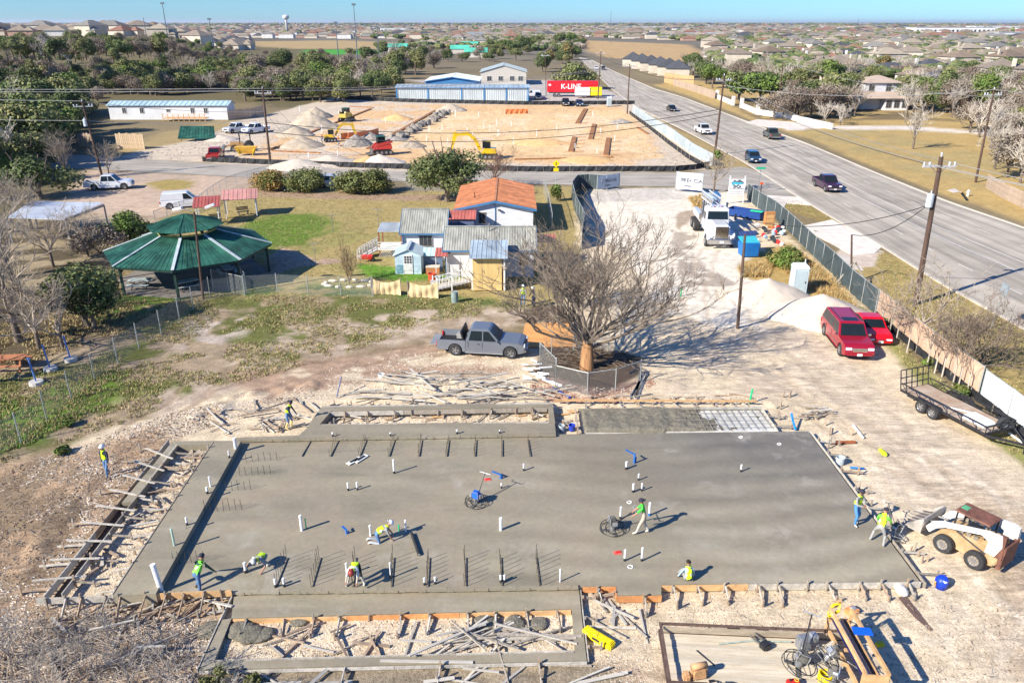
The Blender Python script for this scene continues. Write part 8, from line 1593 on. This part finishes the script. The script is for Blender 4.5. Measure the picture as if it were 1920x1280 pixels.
def house(i,two=False,win=True):
    rn,rc=HR[i%7]; wn,wc=HW[(i*3+i//7)%4]; t_=thing('house','x','house',(0,-500-40*i,-80)); wm=M('wall_'+wn,wc,.85,.12,.3); rm=M('shingle_'+rn,rc,.9,.15,.5,.2,3); r_=random.Random(i); W=r_.uniform(13,17); D_=r_.uniform(10,13); z=5.6 if two else 2.9
    MB().box((0,0,z/2),(W,D_,z)).build('wall',wm,t_); mb=MB(); hip(mb,-W/2,W/2,-D_/2,D_/2,z,3.0); mb.build('roof',rm,t_)
    s=r_.choice((-1,1)); gx=s*(W/2-3.2); MB().box((gx,-D_/2-1.6,1.45),(6.2,3.4,2.9)).build('wall',wm,t_); mb=MB(); hip(mb,gx-3.1,gx+3.1,-D_/2-3.3,-D_/2+2.5,2.9,2.1); mb.build('roof',rm,t_)
    if win:
        for x in(-s*1.0,-s*4.6): MB().box((x,-D_/2-.02,1.6),(1.7,.12,1.3)).build('window',WGL,t_)
        MB().box((gx,-D_/2-3.32,1.2),(4.6,.12,2.1)).build('garage_door',PVC if i%2 else wm,t_)
        if two: 
            for x in(-3.5,0,3.5): MB().box((x,-D_/2-.02,4.3),(1.5,.12,1.3)).build('window',WGL,t_)
        MB().box((-s*(W/2-1),1,z+2.0),(1.0,1.0,2.6)).build('chimney',wm,t_)
    return t_,rn,wn
HN=[house(i,i%4==1,True) for i in range(14)]; HF=[house(i,i%4==1,False) for i in range(14)]
ROADP=PP(LE+RE[::-1])
def pxof(p):
    zc=p.y*math.cos(TH)+CH*math.sin(TH); return 960+F*p.x/zc, 640+F*(p.y*-math.sin(TH)+CH*math.cos(TH))/zc
FIELD=[[(1090,70),(1330,78),(1330,122),(1270,122),(1130,110),(1090,95)],[(440,72),(820,74),(760,94),(480,92)]]
cand=[]
D_=262.
while D_<3400:
    step=28*(1+D_/2500)
    X_=-D_*.80
    while X_<D_*.80:
        p=Vector((X_+rng.uniform(-4,4),D_+rng.uniform(-5,5),0)); X_+=21*(1+D_/2200); x,y=pxof(p)
        if x<-80 or x>2000 or any(inpoly(x,y,f) for f in FIELD) or (D_<800 and sdf(np.array([p.x]),np.array([p.y]),[(q.x,q.y) for q in ROADP])[0]<14): continue
        if x<1235+max(0,(y-100))*6 and D_<640: continue
        if x<450 and D_<440: continue
        if 450<=x<680 and D_<830: continue
        p.z=gz(p.x,p.y)
        if 680<=x<1150 and D_<700: continue
        if rng.random()<.12: continue
        cand.append((D_,p,x))
    D_+=step
cand.sort(key=lambda c:c[0])
for k,(d,p,x) in enumerate(cand[:290]):
    i=rng.randrange(14); t_,rn,wn=(HN if d<520 else HF)[i]; side='left' if x<700 else 'centre' if x<1150 else 'right' if x<1550 else 'far right'; row='nearest' if d<330 else 'near' if d<450 else 'middle' if d<650 else 'back'
    dup(t_,p,R(rng.choice((0,0,180,90,-90))+rng.uniform(-14,14)) if d<600 else R(rng.choice((0,90,180))+rng.uniform(-20,20)),f'{rn}-roofed {"two-storey" if i%4==1 else "single-storey"} house with {wn} walls, {row} rows of the {side} suburb','houses of the suburb',1.35 if x<450 and d<900 else 1.0)
for t_,_,_ in HN+HF:
    for c in t_.children: bpy.data.objects.remove(c)
    bpy.data.objects.remove(t_)
mb=MB(); mats=[M('shingle_'+n,c,.9,.15,.5) for n,c in HR]+[M('wall_'+n,c,.85,.12,.3) for n,c in HW]
for d,p,x in cand[290:3200]:
    w_,e=rng.uniform(12,18),rng.uniform(9,13); z=rng.choice((2.9,2.9,5.4)); s=1+d/6000; i=rng.randrange(7); mb.cur=7+rng.randrange(4); g0=gz(p.x,p.y)
    mb.box((p.x,p.y,g0+z/2),(w_*s,e*s,z)); mb.cur=i; hip(mb,p.x-w_*s/2,p.x+w_*s/2,p.y-e*s/2,p.y+e*s/2,g0+z,2.8)
tag(mb.build('far_houses',mats),'mass of small pale houses fading towards the horizon',kind='stuff',cat='houses')
# canopy masses between far houses
mb=MB(); nr=np.random.RandomState(9); mats=[L1,L2,M('haze_twig',(.19,.15,.12)),TWIGD,L3]
def clump(p,r,m):
    mb.cur=m; mb.ball(p,(r*nr.uniform(.8,1.5),r,r*nr.uniform(.5,.8)),6,4)
def blobs(n,dmin,dmax,lo,hi,cond,r=(2.5,4.5)):
    k=0
    while k<n:
        d=dmin*(dmax/dmin)**(nr.rand()**.85); xp=nr.uniform(lo,hi); X_=(xp-960)/F*(d*math.cos(TH)+CH*math.sin(TH)); p=Vector((X_,d,0)); x,y=pxof(p)
        if any(inpoly(x,y,f) for f in FIELD) or not cond(x,y,d): k+=.2; continue
        m=int(nr.choice(5,p=[.30,.28,.2,.12,.10])); g0=gz(p.x,p.y) if d>400 else 0; s=1+d/1600
        for q in range(4): clump((p.x+nr.uniform(-3,3)*s,p.y+nr.uniform(-2,2)*s,g0+nr.uniform(1.5,3.2)*s**.4),nr.uniform(*r)*s**.6*.62,m)
        k+=1
blobs(2300,300,1400,1200,2000,lambda x,y,d:x>1235+max(0,(y-100))*6); blobs(1300,640,1600,-80,1200,lambda x,y,d:x>690 and d>640 and not(1080<x<1140 and d<560)); blobs(1700,1400,9000,-60,1980,lambda x,y,d:True,(3,6))
v=np.array(mb.v); nn=(fbm(v[:,0]*.9,v[:,1]*.9+v[:,2]*1.7,3,44)-.5)*1.5; v[:,2]+=nn; v[:,0]+=nn*.7; mb.v=[tuple(q) for q in v]
tag(mb.build('tree_canopy',mats),'mixed green and grey tree canopy between the distant roofs',kind='stuff',cat='woodland')
# two-storey white house and dark roofed row beyond the road
th=thing('house','white two-storey house with tan roofs and dark upper windows among bare trees','house',G(1648,205)); TR_=M('tan_house_roof',(.42,.33,.26),.85,.12,.5); wm=M('mobile_white',(.60,.62,.64))
MB().box((0,4,3.2),(9,8,6.4)).build('wall',wm,th); mb=MB(); hip(mb,-4.5,4.5,0,8,6.4,1.6,.6); mb.build('roof',TR_,th); mb=MB(); mb.fru((-9,7,-3.5,0),(-7,6,-.2,0),2.9,4.3); mb.build('roof',TR_,th); MB().box((3,-1.4,1.4),(6,2.6,2.8)).build('wall',wm,th)
for x in(-2.8,1.5): window(th,x,-.05,5.2,1.3,1.5,fm=TRIMB)
for x in(1,3,5): window(th,x,-2.75,1.5,1.3,1.7,fm=TRIMB)
for i in range(6):
    p=G(1185+i*17,124+i*4.2); t_=thing('row_house','dark-roofed row house beyond the main road, '+('first','second','third','fourth','fifth','sixth')[i]+' from the left','house',p,-.2); MB().box((0,0,1.8),(9,12,3.6)).build('wall',M('wall_cream',HW[0][1]),t_); mb=MB(); hip(mb,-4.5,4.5,-6,6,3.6,3.2); mb.build('roof',M('shingle_slate',HR[3][1]),t_); MB().box((-4.55,-2,1.8),(.1,3,2)).build('window',WGL,t_)
# remove tree prototypes from the scene
for r in PROT.values():
    for c in list(r.children): bpy.data.objects.remove(c)
    bpy.data.objects.remove(r)
# ---------------------------------------------------------------- grass and weeds
def tufts(name,label,polys,n,h,mats,seed,thr=.45,fs_=.5,nb=5):
    r=np.random.RandomState(seed); mb=MB(); tot=[abs(sum(P[i][0]*P[(i+1)%len(P)][1]-P[(i+1)%len(P)][0]*P[i][1] for i in range(len(P)))) for P in polys]; vs=[];fs=[];mi=[]
    for P,a in zip(polys,tot):
        k=int(n*a/sum(tot)); xs=[p[0] for p in P]; ys=[p[1] for p in P]; px=r.uniform(min(xs),max(xs),k*5); py=r.uniform(min(ys),max(ys),k*5); ok=(sdf(px,py,P)<0)&(fbm(px*fs_,py*fs_,4,seed)>thr)
        for x,y in zip(px[ok][:k],py[ok][:k]):
            z=gz(x,y); H_=h*(.5+r.rand()); m=int(r.randint(len(mats)))
            for b in range(nb):
                a_=r.rand()*6.28; l=r.uniform(.3,1)*H_; w_=.02+.02*r.rand(); c,s=math.cos(a_),math.sin(a_); o=len(vs); dx,dy=r.uniform(-.12,.12,2)
                vs+=[(x+dx-s*w_,y+dy+c*w_,z-.02),(x+dx+s*w_,y+dy-c*w_,z-.02),(x+dx+c*l*.7,y+dy+s*l*.7,z+l)]; fs.append((o,o+1,o+2)); mi.append(m)
    me_=bpy.data.meshes.new(name); me_.from_pydata(vs,[],fs); me_.polygons.foreach_set('material_index',mi)
    for m in mats: me_.materials.append(m)
    return tag(O(name,me_),label,'grass',kind='stuff')
GG=M('grass_green',(.16,.19,.05),.9,.3,2,col2=(.29,.30,.10)); GD=M('grass_dry',(.36,.28,.12),.9,.25,2,col2=(.50,.40,.20)); GB=M('grass_brown',(.20,.15,.08),.9,.3,2); GL=M('lawn_green',(.10,.25,.02),.9,.2,2,col2=(.18,.36,.04)); GO=M('orange_grass',(.48,.28,.09),.9,.2,2,col2=(.62,.42,.17))
mid=Pg([(-200,760),(0,700),(170,680),(260,590),(400,552),(930,562),(1000,578),(820,602),(640,665),(420,725),(240,790),(60,850),(-200,940)])
tufts('grass','patchy green and dry weeds over the rough middle ground',[mid],17000,.12,[GG,GB,GD,GD,GG],201,.44,.6,4)
tufts('grass','dry grass over the pavilion yard and lawn',[Pg([(225,480),(300,410),(480,345),(770,362),(900,352),(900,590),(700,575),(400,580),(240,600)])],12000,.10,[GD,GD,GG,GB],202,.3,.4,4)
tufts('grass','bright green lawn patch beside the red shelter',[Pg([(425,442),(470,410),(560,402),(618,404),(612,425),(575,455),(520,470),(470,468)])],4000,.08,[GL,GG],203,.25,.4,4)
tufts('grass','tall orange dry grass along the dark screened fence',[Pg([(1490,470),(1540,508),(1600,575),(1620,610),(1560,570),(1500,530),(1460,500)]),Pg([(1385,505),(1450,490),(1440,520),(1390,520)]),Pg([(1290,372),(1340,366),(1345,400),(1305,388)])],3600,.55,[GO,GD],204,.25,.5,6)
tufts('grass','short dry grass on the verges of the main road',[Pg([(1640,465),(1790,545),(1960,640),(2000,760),(1920,770),(1830,690),(1740,620),(1660,555)]),Pg([(1405,372),(1490,370),(1570,415),(1480,395)]),Pg([(1640,598),(1790,735),(1930,835),(1990,960),(1850,800),(1700,690)])],9000,.10,[GD,GB,GG],205,.35,.5,4)
tufts('grass','long dry stalks and leaf litter under the left trees',[Pg([(-100,640),(120,570),(360,560),(330,600),(180,640),(0,700)])],4500,.16,[GB,GD],206,.4,.5,5)
tufts('grass','rough green weeds at the left edge below the fence',[Pg([(-150,800),(0,740),(130,710),(250,690),(200,760),(60,830),(-100,880)])],4600,.16,[GG,GL,GD,GD],207,.35,.5,5)
# sticks and brush lying under the near trees and beside the lumber
def sticks(name,label,P,n,seed,L=(.3,1.4),m=TWIG,r=.012):
    rr=random.Random(seed); mb=MB(); xs=[p[0] for p in P]; ys=[p[1] for p in P]; k=0
    while k<n:
        x,y=rr.uniform(min(xs),max(xs)),rr.uniform(min(ys),max(ys))
        if not inpoly(x,y,P): continue
        a=rr.random()*6.28; l=rr.uniform(*L); q=Vector((x,y,gz(x,y)+rr.uniform(.02,.25))); e=q+Vector((math.cos(a)*l,math.sin(a)*l,rr.uniform(-.15,.2))); mb.tube([q,q.lerp(e,.5)+Vector((0,0,rr.uniform(-.06,.08))),e],[r,r*.8,r*.4],3,False); k+=1
    return tag(mb.build(name,m),label,'brush',kind='stuff')
sticks('brush_pile','tangle of grey sticks in the bottom left corner',Pg([(-50,1200),(150,1150),(380,1195),(360,1250),(300,1300),(-50,1320)]),900,5)
sticks('brush_pile','tangle of grey sticks around the foot of the big bare tree',Pg([(1010,640),(1090,650),(1180,655),(1200,690),(1120,700),(1020,690)]),260,6); sticks('brush_pile','dark heap of cut branches above the plywood sheet',Pg([(980,585),(1060,580),(1070,605),(985,605)]),420,7,(.5,1.5),TWIGD,.025)
sticks('splinters','thin splinters of wood scattered on the earth left of the slab',Pg([(0,900),(100,850),(330,800),(320,830),(90,1120),(400,1130),(400,1250),(-50,1300)]),900,8,(.1,.5),WDG,.014); sticks('splinters','thin splinters scattered over the near sand',Pg([(1100,1110),(1740,1100),(1900,1150),(1900,1300),(1100,1290)]),260,9,(.08,.4),WD,.010)

# far site: white stakes, clods and wheel-churned lumps
scatter('clods',[Pg([(470,296),(500,262),(600,225),(700,196),(1165,198),(1240,290),(1180,308),(900,305),(520,308)])],5200,.16,M('clay_clod',(.52,.34,.17),.95,.3,1),'orange and grey clods strewn over the far sand site',seed=31)
scatter('clods',[Pg([(240,300),(420,240),(520,215),(560,240),(500,300),(600,312),(1300,318),(1240,250),(1190,235),(1200,300),(700,300)])],2600,.18,M('grey_clod',(.33,.29,.24),.95,.4,1),'grey stones on the pale margins of the far site',seed=32)
for i in range(34):
    p=G(rng.uniform(560,1180),rng.uniform(205,300)); tag(MB().beam(p,p+Vector((0,0,rng.uniform(.8,1.5))),.12,.12).build('survey_stake',PVC),'thin white survey stake standing in the far sand site','stake','white survey stakes on the far site')
# haze in the far air
hm=bpy.data.materials.new('haze_air'); hm.use_nodes=True; t=hm.node_tree; t.nodes.remove(t.nodes['Principled BSDF']); pv=t.nodes.new('ShaderNodeVolumePrincipled'); pv.inputs['Color'].default_value=(.80,.88,1,1); pv.inputs['Density'].default_value=.00004; pv.inputs['Anisotropy'].default_value=.2
t.links.new(pv.outputs[0],t.nodes['Material Output'].inputs['Volume'])
tag(MB().box((0,0,30),(66000,76000,82)).build('haze',hm),kind='stuff')
